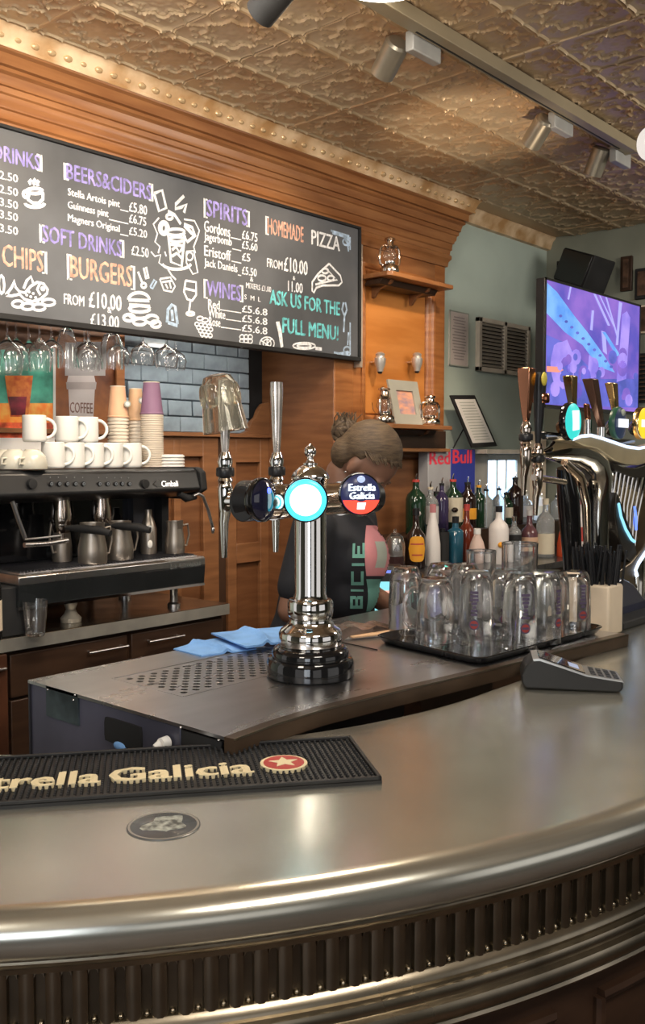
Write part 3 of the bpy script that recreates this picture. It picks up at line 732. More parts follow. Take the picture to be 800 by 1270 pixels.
# loudspeaker above the television, on a bracket from the right wall
p = onu(738, 337, 5.40)
sp = thing('loudspeaker', 'black box loudspeaker tilted down above the television', 'speaker', (5.7, 2.72, 2.70))
Rm = Matrix.Translation((5.46, 2.66, 2.695)) @ Matrix.Rotation(math.radians(22), 4, 'X') @ Matrix.Rotation(math.radians(-28), 4, 'Z')
b = B(); b.prism([Vector(q) for q in ((-0.09, -0.17, -0.10), (0.10, -0.13, -0.10), (0.10, 0.13, -0.10), (-0.09, 0.17, -0.10))], (0, 0, 0.20)); b.tf(Rm); obj('cabinet', b, blackm, sp, world=True, bevel=0.008)
b = B(); b.box(-0.098, -0.090, -0.16, 0.16, -0.09, 0.09); b.tf(Rm); obj('grille', b, black, sp, world=True, bevel=0.003)
b = B(); b.box(5.55, 5.695, 2.74, 2.90, 2.68, 2.80); obj('bracket', b, blackm, sp, world=True, bevel=0.003)
# frames and vent on the right wall
def wallframe(lb, px0, py0, px1, py1, fm, im, bw=0.02):
    a, c = onu(px0, py1, 5.69), onu(px1, py0, 5.69)
    y0_, y1_ = min(a.y, c.y), max(a.y, c.y)
    t = thing('framed_picture', lb, 'picture', (5.69, (y0_ + y1_) / 2, a.z))
    b = B(); b.box(5.675, 5.699, y0_, y1_, a.z, c.z); obj('frame', b, fm, t, world=True, bevel=0.003)
    b = B(); b.box(5.668, 5.676, y0_ + bw, y1_ - bw, a.z + bw, c.z - bw); obj('picture', b, im, t, world=True)
    return t
brp = M('brown_picture', (0.10, 0.055, 0.035), 0.4, var=0.4, scale=14)
wallframe('narrow brown framed picture on the far wall, right of the loudspeaker', 770, 317, 785, 362, woodk, brp)
wallframe('dark framed picture high on the far wall at the right picture edge', 788, 331, 812, 372, blackm, brp)
wallframe('pale framed picture on the far wall beside the television', 793, 378, 806, 414, cream, brp, 0.012)
a, c = onu(786, 500, 5.69), onu(815, 437, 5.69)
v2 = thing('dark_louvre_vent', 'dark slatted vent on the far wall, right of the television', 'vent', (5.69, (a.y + c.y) / 2, a.z))
b = B(); b.box(5.68, 5.699, c.y, a.y, a.z, c.z); obj('frame', b, blackm, v2, world=True)
for k in range(11):
    z = a.z + 0.02 + k * (c.z - a.z - 0.04) / 10
    b = B(); b.box(5.664, 5.682, c.y + 0.01, a.y - 0.01, z - 0.004, z + 0.003); obj('slat', b, brp, v2, world=True)

# sloping document holder standing on the counter shelf by the pale wall
cb = thing('document_holder', 'black framed white document on a slanted stand against the green wall', 'document frame', (4.78, 2.95, 1.60))
BL, BR, TLc, TRc = onv(586, 555, 2.90), onv(617, 553, 2.90), onv(559, 490, 2.96), onv(589, 490, 2.96)
def quad(name, s, off, mat, th=0.008):
    c = (BL + BR + TLc + TRc) / 4; n = (BR - BL).cross(TLc - BL).normalized()
    pts = [c + (q - c) * s + n * off for q in (BL, BR, TRc, TLc)]
    b = B(); b.prism(pts, -n * th); return obj(name, b, mat, cb, world=True, bevel=0.0015)
quad('frame', 1.0, 0.0, blackm, 0.012)
quad('sheet', 0.84, 0.002, paper, 0.003)
for k in range(14):
    s = 0.14 + k * 0.055
    a = BL.lerp(TLc, s).lerp(BR.lerp(TRc, s), 0.2); c = BL.lerp(TLc, s).lerp(BR.lerp(TRc, s), 0.8)
    n = (BR - BL).cross(TLc - BL).normalized()
    b = B(); b.stroke([a + n * 0.003, c + n * 0.003], 0.004, n, 0.0); obj('print_line', b, greyp, cb, world=True, smooth=False)
b = B(); b.cyl((TLc + TRc) / 2 * 0.6 + (BL + BR) / 2 * 0.4 + Vector((0, 0.01, 0)), onv(562, 556, 2.98), 0.004, n=8); obj('prop_leg', b, black, cb, world=True)
# ledge it stands on
b = B(); b.box(4.67, 5.69, 2.86, 3.049, 1.575, 1.60)
lg = tag(obj('wall_ledge', b, vm, bevel=0.003), 'narrow pale ledge along the green wall, under the slanted document', 'ledge')

# energy drink carton
rb = thing('drinks_carton', 'grey and blue energy drink carton with big red lettering behind the bottles', 'carton', (4.43, 2.93, 1.16))
b = B(); b.box(4.19, 4.41, 2.93, 2.995, 1.157, 1.60); obj('grey_side', b, M('carton_silver', (0.36, 0.36, 0.38), 0.4, var=0.05), rb, world=True, bevel=0.003)
b = B(); b.box(4.41, 4.66, 2.93, 2.995, 1.157, 1.60); obj('blue_side', b, M('carton_blue', (0.03, 0.045, 0.30), 0.4, var=0.05), rb, world=True, bevel=0.003)
redl = M('red_lettering', (0.72, 0.05, 0.09), 0.5, var=0.02)
text('lettering', 'Red', redl, rb, (4.20, 2.93, 1.515), (1, 0, 0), (0, 0, 1), 0.195, 0.075, 0.001, 0.06)
text('lettering', 'Bull', redl, rb, (4.425, 2.93, 1.52), (1, 0, 0), (0, 0, 1), 0.19, 0.075, 0.001, 0.06)
b = B(); b.prism([(4.56, 2.929, 1.30), (4.62, 2.929, 1.28), (4.62, 2.929, 1.37), (4.58, 2.929, 1.36)], (0, -0.001, 0)); obj('yellow_patch', b, M('yellow_ink', (0.75, 0.45, 0.05), 0.5), rb, world=True, smooth=False)

# lit window in a pale surround
wd = thing('window_1', 'bright bluish window with a pale frame low on the green wall', 'window', (5.1, 3.04, 1.2)); struct(wd)
for a in ((4.80, 4.95, 1.10, 1.572), (5.30, 5.68, 1.10, 1.572), (4.95, 5.30, 1.535, 1.572)):
    b = B(); b.box(a[0], a[1], 3.02, 3.049, a[2], a[3]); obj('window_frame', b, vm, wd, world=True, bevel=0.003)
b = B(); b.box(4.95, 5.30, 3.035, 3.046, 1.10, 1.535); obj('window_pane', b, EMN('daylit_pane', (0.25, 0.55, 0.95), (0.85, 0.95, 1.0), 7, (1, 1, 0.3), 3.2), wd, world=True)
for u in (5.07, 5.18):
    b = B(); b.box(u - 0.006, u + 0.006, 3.028, 3.036, 1.10, 1.535); obj('glazing_bar', b, vm, wd, world=True)
b = B(); b.box(5.46, 5.62, 2.99, 3.03, 1.10, 1.72); tag(obj('pale_post', b, cream, bevel=0.004), 'upright cream board standing at the wall behind the chrome taps', 'board')

# ================================================ CEILING LIGHTS
tr = thing('lighting_track', 'long cream ceiling track carrying the small spotlights', 'lighting track', (3.1, 1.83, CEIL - 0.02))
tm = M('track_cream', (0.27, 0.225, 0.15), 0.4, var=0.03)
b = B(); b.box(1.9, 4.19, 1.80, 1.855, CEIL - 0.058, CEIL - 0.012); obj('rail', b, tm, tr, world=True, bevel=0.002)
b = B(); b.box(2.55, 4.1, 1.838, 1.846, CEIL - 0.0588, CEIL - 0.0575); obj('slot', b, blackm, tr, world=True)
b = B(); b.box(4.18, 4.20, 1.797, 1.858, CEIL - 0.061, CEIL - 0.012); obj('end_cap', b, tm, tr, world=True, bevel=0.002)
adm = M('adapter_grey', (0.36, 0.36, 0.35), 0.4)
brush = M('brushed_nickel', (0.42, 0.38, 0.31), 0.32, metal=0.8, var=0.1)
def spot(lb, px, py, t, tgt, en, dark=False, ang=46):
    p = at(px, py, t)
    s = thing('track_spotlight', lb, 'spotlight', p)
    ax = (Vector(tgt) - p).normalized()
    b = B(); b.lathe([(0, -0.062), (0.034, -0.062), (0.042, -0.054), (0.042, 0.062), (0.039, 0.062), (0.039, 0.02), (0, 0.02)], 24, (0, 0, 0), ax); obj('can', b, blackm if dark else brush, s)
    b = B(); b.lathe([(0, 0.024), (0.030, 0.024), (0.026, 0.028), (0, 0.03)], 20, (0, 0, 0), ax); obj('bulb', b, EM('spot_bulb_' + str(int(px)), (1.0, 0.8, 0.5), 3.0), s)
    b = B(); top = Vector((p.x + 0.04, 1.87, CEIL - 0.075)) - p
    b.tube([Vector((0, 0, 0.02)), Vector((0, 0, 0.03)) + top * 0.55, top], 0.008, 8); obj('arm', b, adm, s)
    b = B(); b.box(top.x - 0.06, top.x + 0.10, top.y - 0.012, top.y + 0.022, top.z - 0.03, top.z + 0.035); obj('adapter', b, adm, s, bevel=0.004)
    l = lamp('spotlight_beam', 'SPOT', p + ax * 0.07, en, WARM, tgt, spot=ang, blend=0.7)
    return s
spot('brushed track spotlight, the nearest of the three along the cream track', 484, 72, 3.15, (3.0, 3.0, 2.2), 42, ang=62)
spot('brushed track spotlight, middle one of the three along the cream track', 668, 163, 3.86, (4.05, 3.0, 2.1), 46, ang=50)
spot('brushed track spotlight at the far end of the cream track', 741, 200, 4.30, (4.5, 2.9, 1.2), 26, ang=55)
spot('dark spotlight cut off by the top picture edge, over the menu board', 340, -4, 2.45, (1.9, 3.0, 2.2), 40, True, 70)
c = Vector((2.2, 1.70, CEIL - 0.012))
cl = thing('ceiling_lamp', 'glowing round ceiling lamp cut off by the top picture edge', 'ceiling lamp', c)
b = B(); b.lathe([(0, 0), (0.175, 0), (0.18, -0.02), (0.165, -0.03), (0.0, -0.03)], 40); obj('rim', b, whitep, cl)
b = B(); b.lathe([(0.160, -0.031), (0.150, -0.05), (0.10, -0.068), (0, -0.075)], 40); obj('diffuser', b, EM('lamp_glow', (1.0, 0.93, 0.80), 7.0), cl)
lamp('ceiling_lamp_light', 'AREA', (2.2, 1.70, CEIL - 0.10), 16, WARM, (2.2, 1.7, 0), 0.3)
# white globe lamp at the right edge
p = at(806, 178, 3.4)
gl_ = thing('globe_lamp', 'white glass globe lamp at the right picture edge near the ceiling', 'pendant lamp', p)
b = B(); b.ball((0, 0, 0), (0.046, 0.046, 0.06), 24, 14); obj('globe', b, EM('globe_glow', (0.9, 0.82, 0.75), 0.8), gl_)
b = B(); b.cyl((0, 0, 0.05), (0, 0, CEIL - p.z), 0.006, n=8); obj('stem', b, adm, gl_)
# added spots without a fixture, floating in the room, for the ceiling's warm patches
lamp('ceiling_glow_spot', 'SPOT', (2.9, 1.6, 1.5), 75, WARM, (3.55, 2.22, CEIL), spot=33, blend=0.9, soft=0.05)
lamp('ceiling_glow_spot', 'SPOT', (1.0, 0.9, 1.9), 75, WARM, (2.3, 2.3, CEIL), spot=62, blend=1.0, soft=0.05)
# ================================================ BAR COUNTER (curved zinc bar)
ZB = 1.09
CC = Vector((1.586, 2.075)); RO, RI = 1.5975, 1.09
def front_path(n=60, r=RO, far=3.6):
    pts = []
    for k in range(n + 1):
        a = math.radians(172 + (270 - 172) * k / n)
        pts.append((CC.x + r * math.cos(a), CC.y + r * math.sin(a)))
    m = 12
    for k in range(1, m + 1): pts.append((CC.x + (far - CC.x) * k / m, CC.y - r))
    return pts
bar = thing('bar_counter', 'curved zinc topped bar counter with rolled edge and fluted frieze', 'bar counter', (1.2, 0.75, 0))
FP = front_path()
BP = front_path(r=RI)
b = B(); n = len(FP)
bx = [(x, y if x < 2.28 else 1.62) for x, y in BP]
tops = [[b.bm.verts.new((p[0], p[1], z)) for p in FP] for z in (ZB, ZB - 0.03)]
tops += [[b.bm.verts.new((p[0], p[1], z)) for p in bx] for z in (ZB - 0.03, ZB)]
for i in range(n - 1):
    for j in range(4):
        b.bm.faces.new((tops[j][i], tops[(j + 1) % 4][i], tops[(j + 1) % 4][i + 1], tops[j][i + 1]))
obj('zinc_top', b, zinc, bar, world=True)
FPs = front_path(120)
def bsweep(name, prof, mat): 
    b = B(); sweep(b, prof, FPs); return obj(name, b, mat, bar, world=True)
def arc(pts): return pts
roll = [(-0.03, ZB - 0.001), (0.0, ZB + 0.0002), (0.008, ZB - 0.0008), (0.017, ZB - 0.004), (0.025, ZB - 0.010), (0.0305, ZB - 0.018), (0.033, ZB - 0.028), (0.032, ZB - 0.038), (0.028, ZB - 0.047), (0.021, ZB - 0.054), (0.012, ZB - 0.058), (0.002, ZB - 0.060), (-0.03, ZB - 0.060)]
bsweep('edge_roll', roll, zinc)
bsweep('fillet', [(-0.03, ZB - 0.060), (0.006, ZB - 0.0605), (0.008, ZB - 0.064), (0.006, ZB - 0.069), (0.0, ZB - 0.073), (-0.002, ZB - 0.080), (-0.03, ZB - 0.080)], bronze)
fz = bsweep('frieze', [(-0.03, ZB - 0.078), (-0.013, ZB - 0.078), (-0.013, ZB - 0.146), (-0.03, ZB - 0.146)], bronzed)
bsweep('base_moulding', [(-0.03, ZB - 0.143), (-0.004, ZB - 0.143), (0.002, ZB - 0.148), (0.004, ZB - 0.154), (0.002, ZB - 0.159), (0.009, ZB - 0.161), (0.012, ZB - 0.167), (0.011, ZB - 0.174), (0.018, ZB - 0.177), (0.022, ZB - 0.185), (0.021, ZB - 0.193), (0.015, ZB - 0.199), (0.012, ZB - 0.203), (0.014, ZB - 0.207), (0.010, ZB - 0.212), (-0.03, ZB - 0.212)], bronze)
# ribs of the fluted frieze, with a round stop at the foot of each flute
def fluterib():
    b = B(); rows = []
    for z in (ZB - 0.079, ZB - 0.145):
        rows.append([(x, y, z) for x, y in ((-0.0090, 0.0), (-0.0080, -0.007), (-0.003, -0.0100), (0.003, -0.0100), (0.0080, -0.007), (0.0090, 0.0))])
    b.rings(rows); 
    return b
rib0 = None; fl = front_path(600)
dist = 0; nxt = 0.0; step = 0.0285
for i in range(1, len(FPs)):
    a, c = Vector(FPs[i - 1]), Vector(FPs[i]); L = (c - a).length
    while nxt <= dist + L:
        q = a.lerp(c, (nxt - dist) / L); d = (c - a).normalized(); nn = Vector((d.y, -d.x))
        nxt += step
        if q.x < 0.25 or q.x > 2.2: continue
        pos = q + nn * (-0.013)
        if rib0 is None:
            b = fluterib(); b.tf(Matrix.Translation((0, 0, -(ZB - 0.11)))); rib0 = obj('flute_rib', b, bronze, fz); o = rib0
            sb = B(); sb.ball((0.0142, -0.001, -0.031), (0.0036, 0.005, 0.0034), 8, 6); stop0 = obj('flute_stop', sb, bronze, fz); s_ = stop0
            hb = B(); hb.prism([(0.0088, -0.009, 0.031), (0.0088, -0.009, 0.024), (0.0105, -0.009, 0.028), (0.0142, -0.009, 0.0305), (0.0180, -0.009, 0.028), (0.0197, -0.009, 0.024), (0.0197, -0.009, 0.031)], (0, 0.009, 0)); hd0 = obj('flute_head', hb, bronze, fz); h_ = hd0
        else:
            o = rib0.copy(); COL.objects.link(o); s_ = stop0.copy(); COL.objects.link(s_); h_ = hd0.copy(); COL.objects.link(h_)
        for w in (o, s_, h_):
            w.location = (pos.x - 1.2, pos.y - 0.75, ZB - 0.11); w.rotation_euler = (0, 0, math.atan2(d.y, d.x))
    dist += L
front = [(-0.03, ZB - 0.21), (-0.012, ZB - 0.21), (-0.012, 0.0), (-0.03, 0.0)]
bsweep('front_panelling', front, woodk)
b = B()
for s0 in (30, 45, 60, 75, 90, 105, 118):
    pass
pm = front_path(60)
for i0 in range(6, 70, 9):
    seg = pm[i0:i0 + 8]
    if len(seg) < 3: continue
    b = B(); sweep(b, [(-0.012, 0.84), (0.0, 0.84), (0.002, 0.832), (-0.004, 0.822), (-0.012, 0.82)], seg); obj('panel_moulding', b, woodk, bar, world=True)
    b = B(); q = Vector(seg[0]); q1 = Vector(seg[1]); d = (q1 - q).normalized(); nn = Vector((d.y, -d.x))
    b.cyl((q.x + nn.x * -0.008, q.y + nn.y * -0.008, 0.05), (q.x + nn.x * -0.008, q.y + nn.y * -0.008, 0.83), 0.009, n=8); obj('panel_moulding', b, woodk, bar, world=True)
b = B(); sweep(b, [(0.02, 0.0), (0.04, 0.0), (0.04, ZB - 0.031), (0.02, ZB - 0.031)], [(x, y) for x, y in bx if x < 2.2][::1])
obj('back_board', b, woodk, bar, world=True)

# ================================================ DRINKS STATION (steel top with wooden edge, standing on the bar's inner side)
ZS = 1.12
st = thing('drinks_station', 'steel topped drinks station with a perforated drip grille and dark wooden edge', 'bar station', (1.5, 1.4, 0))
edge = [(1.0, 1.066), (1.10, 1.076), (1.223, 1.077), (1.387, 1.060), (1.53, 1.040), (1.667, 1.023), (1.82, 1.008), (1.98, 0.995), (2.14, 0.978), (2.25, 0.965)]
top_poly = [(x, y) for x, y in edge] + [(2.25, 1.66), (1.0, 1.66)]
# top with a hole for the drip grille: build as strips
gx0, gx1, gy0, gy1 = 1.12, 1.545, 1.33, 1.545
b = B()
def slab(b, pts, z0, z1): b.prism([(x, y, z0) for x, y in pts], (0, 0, z1 - z0))
slab(b, [(1.0, 1.072)] + edge[1:] + [(2.25, gy0), (1.0, gy0)], ZS - 0.006, ZS)
slab(b, [(1.0, gy0), (gx0, gy0), (gx0, gy1), (1.0, gy1)], ZS - 0.006, ZS)
slab(b, [(gx1, gy0), (2.25, gy0), (2.25, gy1), (gx1, gy1)], ZS - 0.006, ZS)
slab(b, [(1.0, gy1), (2.25, gy1), (2.25, 1.66), (1.0, 1.66)], ZS - 0.006, ZS)
obj('steel_top', b, steel, st, world=True, smooth=False)
b = B(); sweep(b, [(-0.02, ZB + 0.0005), (0.0, ZB + 0.0005), (0.002, ZS - 0.004), (0.0, ZS + 0.0008), (-0.02, ZS + 0.0008)], edge); obj('wooden_edge', b, M('edge_wood', (0.055, 0.035, 0.022), 0.3, var=0.2, scale=8), st, world=True)
b = B(); sweep(b, [(0.0, ZS + 0.001), (0.0015, ZS + 0.001), (0.0025, ZS - 0.002), (0.0, ZS - 0.002)], edge); obj('brass_trim', b, bronze, st, world=True)
# perforated plate
b = B(); nx, ny = 28, 13; sx, sy = (gx1 - gx0) / nx, (gy1 - gy0) / ny
for i in range(nx):
    for j in range(ny):
        x, y = gx0 + (i + 0.5) * sx, gy0 + (j + 0.5) * sy
        co = [(x + sx / 2 * a, y + sy / 2 * c) for a, c in ((1, 0), (1, 1), (0, 1), (-1, 1), (-1, 0), (-1, -1), (0, -1), (1, -1))]
        inside = (i % 2 == j % 2) and 0 < i < nx - 1 and 0 < j < ny - 1
        o_ = [b.bm.verts.new((q[0], q[1], ZS - 0.001)) for q in co]
        if inside:
            i_ = [b.bm.verts.new((x + 0.0072 * math.cos(k * PI / 4), y + 0.0078 * math.sin(k * PI / 4), ZS - 0.0012)) for k in range(8)]
            for k in range(8): b.bm.faces.new((o_[k], o_[(k + 1) % 8], i_[(k + 1) % 8], i_[k]))
            l_ = [b.bm.verts.new((v.co.x, v.co.y, ZS - 0.006)) for v in i_]
            for k in range(8): b.bm.faces.new((i_[k], i_[(k + 1) % 8], l_[(k + 1) % 8], l_[k]))
        else: b.bm.faces.new(o_)
obj('drip_grille', b, steel, st, world=True, smooth=False)
b = B(); b.box(gx0 - 0.005, gx1 + 0.005, gy0 - 0.005, gy1 + 0.005, ZS - 0.05, ZS - 0.045); obj('drip_pan', b, blackm, st, world=True, smooth=False)
for a in ((gx0 - 0.003, gx0 + 0.001, gy0, gy1), (gx1 - 0.001, gx1 + 0.003, gy0, gy1), (gx0, gx1, gy0 - 0.003, gy0 + 0.001), (gx0, gx1, gy1 - 0.001, gy1 + 0.003)):
    b = B(); b.box(a[0], a[1], a[2], a[3], ZS - 0.045, ZS + 0.0006); obj('grille_rim', b, steel, st, world=True)
# body
sd = M('station_side_blue_black', (0.12, 0.12, 0.17), 0.35, metal=0.35, var=0.2, scale=3)
b = B(); b.box(1.004, 1.012, 1.20, 1.656, 0.70, ZS - 0.006); 
obj('side_panel', b, sd, st, world=True, bevel=0.002)
b = B(); b.box(1.0, 2.25, 1.655, 1.66, 0.70, ZS - 0.006); obj('back_panel', b, steeld, st, world=True)
b = B(); b.box(1.012, 2.25, 1.20, 1.655, 0.695, 0.70); obj('bottom_panel', b, steeld, st, world=True)
for x, y in ((1.03, 1.63), (2.2, 1.63), (2.2, 1.22), (1.03, 1.25)):
    b = B(); b.box(x - 0.02, x + 0.02, y - 0.02, y + 0.02, 0, 0.70); obj('leg', b, steeld, st, world=True)
# recessed hand hole, hose fitting, bracket, screws on the side panel
def sidept(px, py): return onu(px, py, 1.002)
a, c = sidept(131, 905), sidept(176, 915)
b = B(); pts = []
cy_, cz_ = (a.y + c.y) / 2, (a.z + c.z) / 2; hw, hh = abs(a.y - c.y) / 2, 0.022
for q in [(math.cos(k * PI / 8), math.sin(k * PI / 8)) for k in range(16)]:
    pts.append((0.999, cy_ + max(-1, min(1, q[0] * 1.35)) * hw, cz_ + max(-1, min(1, q[1] * 1.35)) * hh))
b.prism(pts, (0.005, 0, 0)); obj('hand_hole', b, blackm, st, world=True)
b = B(); q = sidept(150, 925); b.ball((1.0, q.y, q.z), (0.006, 0.018, 0.008)); obj('blue_tag', b, clothb, st, world=True)
b = B(); q = sidept(209, 920); b.cyl((1.0, q.y, q.z), (0.985, q.y, q.z), 0.011, 0.010); b.cyl((0.985, q.y, q.z), (0.975, q.y + 0.003, q.z - 0.005), 0.008, 0.006); obj('hose_fitting', b, whitep, st, world=True)
b = B(); a, c = sidept(226, 897), sidept(276, 912); b.prism([(1.0, a.y, ZS - 0.01), (1.0, a.y, ZS - 0.075), (1.0, c.y + 0.01, ZS - 0.06), (1.0, c.y, ZS - 0.01)], (0.004, 0, 0)); obj('corner_bracket', b, blackm, st, world=True)
for px, py in ((92, 868), (94, 862), (225, 902), (272, 918), (60, 855)):
    b = B(); q = sidept(px, py); b.ball((1.001, q.y, q.z), (0.003, 0.003, 0.003), 8, 5); obj('screw', b, chrome, st, world=True)
b = B(); a, c = sidept(58, 850), sidept(98, 900); b.box(1.000, 1.004, c.y, a.y, c.z, a.z); obj('smeared_plate', b, M('verdigris_plate', (0.09, 0.12, 0.135), 0.3, metal=0.4, var=0.3, scale=12), st, world=True)

# ================================================ BAR MAT
bmn = (Vector((1.057, 0.813, 0)) - Vector((0.639, 1.136, 0)))
A_ = Vector((1.062, 0.820, ZB)); dirx = Vector((0.639 - 1.057, 1.136 - 0.813, 0)).normalized(); diry = Vector((-dirx.y, dirx.x, 0)) * -1
if diry.y < 0: diry = -diry
ML, MW = 0.75, 0.205
mat_ = thing('bar_mat', 'long black rubber bar mat with cream beer name lettering and a red star roundel', 'bar mat', A_)
def mp_(x, y, z=0): return A_ + dirx * x + diry * y + Vector((0, 0, z))
b = B(); b.prism([mp_(0, 0), mp_(ML, 0), mp_(ML, MW), mp_(0, MW)], (0, 0, 0.005)); obj('base', b, rubber, mat_, world=True)
b = B(); w = 0.006
for q in (((0, 0), (ML, 0), (ML, w), (0, w)), ((0, MW - w), (ML, MW - w), (ML, MW), (0, MW)), ((0, 0), (w, 0), (w, MW), (0, MW))):
    b.prism([mp_(*p, 0.005) for p in q], (0, 0, 0.006))
obj('rim', b, rubber, mat_, world=True, bevel=0.0015)
b = B(); k = 0; pit = 0.0090
nxx, nyy = int((ML - 0.02) / pit), int((MW - 0.016) / pit)
for i in range(nxx):
    for j in range(nyy):
        c = mp_(0.010 + i * pit, 0.009 + j * pit, 0.005); r = 0.0028
        lo = [b.bm.verts.new(c + Vector((r * a, r * d, 0))) for a, d in ((1, 0), (0, 1), (-1, 0), (0, -1))]
        hi = [b.bm.verts.new(c + Vector((r * .7 * a, r * .7 * d, 0.005))) for a, d in ((1, 0), (0, 1), (-1, 0), (0, -1))]
        b.bm.faces.new(hi)
        for q in range(4): b.bm.faces.new((lo[q], lo[(q + 1) % 4], hi[(q + 1) % 4], hi[q]))
o = obj('rubber_nubs', b, rubber, mat_, world=True, smooth=False); o['kind'] = 'stuff'
crm = M('cream_rubber', (0.72, 0.62, 0.40), 0.6, var=0.03)
R_ = -dirx; U_ = diry
def raised(txt, x, y, w, h, m, th=0.0105):
    me = curve_text(txt); b = B(); b.bm.from_mesh(me); bpy.data.meshes.remove(me)
    xs = [v.co.x for v in b.bm.verts]; ys = [v.co.y for v in b.bm.verts]; x0, x1, y0, y1 = min(xs), max(xs), min(ys), max(ys)
    ext = bmesh.ops.duplicate(b.bm, geom=list(b.bm.verts) + list(b.bm.edges) + list(b.bm.faces))
    for g in ext['geom']:
        if isinstance(g, bmesh.types.BMVert): g.co.x += 0.055; g.co.z += 0.02
    ext = bmesh.ops.extrude_face_region(b.bm, geom=list(b.bm.faces))
    for g in ext['geom']:
        if isinstance(g, bmesh.types.BMVert): g.co.z += 1.0
    P = mp_(x, y)
    for v in b.bm.verts:
        zz = (th if v.co.z > 0.5 else 0.004) + (0.0006 if (v.co.z % 1.0) > 0.01 else 0)
        v.co = P + R_ * ((v.co.x - x0) / (x1 - x0) * w) + U_ * ((v.co.y - y0) / (y1 - y0) * h) + Vector((0, 0, zz))
    return obj('raised_lettering', b, m, mat_, world=True, smooth=False)
def mxy(px, py):
    q = onz(px, py, ZB + 0.01) - A_; return q.dot(dirx), q.dot(diry)
g0 = mxy(134, 970); g1 = mxy(312, 958)
raised('Galicia', g0[0], g1[1] - 0.002, g0[0] - g1[0], 0.056, crm)
e1 = mxy(121, 972); ew = (g0[0] - g1[0]) * 1.02
raised('Estrella', e1[0] + ew, g1[1] - 0.002, ew, 0.056, crm)
s0 = mxy(352, 946)
def disc(px_, py_, r, z, m, nm, star=False):
    b = B(); P = mp_(px_, py_, 0)
    pts = []
    nn = 10 if star else 32
    for k in range(nn):
        a = 2 * PI * k / nn + PI / 2; rr = r * (0.45 if star and k % 2 else 1)
        pts.append(P + R_ * rr * math.cos(a) + U_ * rr * math.sin(a) + Vector((0, 0, 0.004)))
    b.prism(pts, (0, 0, z)); return obj(nm, b, m, mat_, world=True, smooth=False)
disc(s0[0], s0[1], 0.036, 0.0065, crm, 'roundel_ring'); disc(s0[0], s0[1], 0.031, 0.0072, M('red_rubber', (0.42, 0.04, 0.035), 0.5), 'roundel'); disc(s0[0], s0[1], 0.023, 0.0080, crm, 'star', True)

# round sticker
c = onz(203, 1024.5, ZB)
cs = thing('round_sticker', 'small round dark grey sticker with a pale printed patch, on the zinc top', 'sticker', c)
b = B(); b.lathe([(0, 0), (0.047, 0), (0.047, 0.0010), (0.046, 0.0014), (0, 0.0014)], 40); obj('disc', b, M('sticker_grey', (0.13, 0.14, 0.15), 0.25, metal=0.4, var=0.15), cs)
b = B(); b.prism([(0.028 * math.cos(a) * (1 + .3 * math.sin(3 * a)) + .004, 0.024 * math.sin(a) * (1 + .2 * math.cos(5 * a)), 0.0014) for a in [k * PI / 12 for k in range(24)]], (0, 0, 0.0003)); obj('pale_print', b, M('pale_patch', (0.34, 0.36, 0.33), 0.4, var=0.4, scale=90), cs, smooth=False)
b = B(); b.lathe([(0.0425, 0.0015), (0.044, 0.0018), (0.0455, 0.0015)], 40); obj('ring', b, M('sticker_rim', (0.3, 0.28, 0.25), 0.3), cs)
# ================================================ CHROME T-BAR BEER FONT
TX, TY = 1.40, 1.265
bt = thing('beer_tap_tower', 'chrome T shaped beer font on a black stepped foot, with three round lit badges', 'beer tap', (TX, TY, ZS))
def lz(name, prof, mat, parent=bt, c=(0, 0, 0), n=40, **k):
    b = B(); b.lathe(prof, n, c); return obj(name, b, mat, parent, **k)
lz('foot', [(0, 0.0005), (0.086, 0.0005), (0.089, 0.004), (0.089, 0.030), (0.085, 0.038), (0.078, 0.040), (0.078, 0.050), (0.074, 0.058), (0.066, 0.062), (0, 0.062)], blackg)
lz('collar', [(0, 0.062), (0.062, 0.062), (0.064, 0.066), (0.064, 0.088), (0.060, 0.096), (0.050, 0.102), (0.045, 0.110), (0.043, 0.118), (0.045, 0.124), (0.046, 0.130), (0.046, 0.150), (0.043, 0.156), (0.036, 0.158), (0, 0.158)], chrome)
lz('column', [(0, 0.158), (0.035, 0.158), (0.033, 0.164), (0.032, 0.170), (0.032, 0.400), (0, 0.400)], chrome)
lz('dome', [(0, 0.385), (0.036, 0.385), (0.036, 0.395), (0.038, 0.398), (0.038, 0.404), (0.033, 0.412), (0.022, 0.422), (0.014, 0.426), (0.014, 0.430), (0, 0.430)], chrome)
lz('finial', [(0, 0.430), (0.010, 0.430), (0.006, 0.436), (0.006, 0.441), (0.010, 0.445), (0.0125, 0.452), (0.0105, 0.460), (0.005, 0.465), (0.003, 0.468), (0, 0.469)], chrome)
ZT = 1.476 - ZS
b = B(); b.cyl((-0.165, 0, ZT), (0.185, 0, ZT), 0.033, n=36); obj('cross_tube', b, chromew, bt)
for x in (-0.10, 0.10):
    b = B(); b.cyl((x - 0.008, 0, ZT), (x + 0.008, 0, ZT), 0.0355, n=36); obj('tube_ring', b, chrome, bt)
b = B(); b.cyl((-0.190, 0, ZT), (-0.165, 0, ZT), 0.034, n=32); obj('end_cap', b, black, bt, bevel=0.002)
b = B(); b.cyl((0.185, 0, ZT), (0.205, 0, ZT), 0.034, n=32); obj('end_cap', b, black, bt, bevel=0.002)
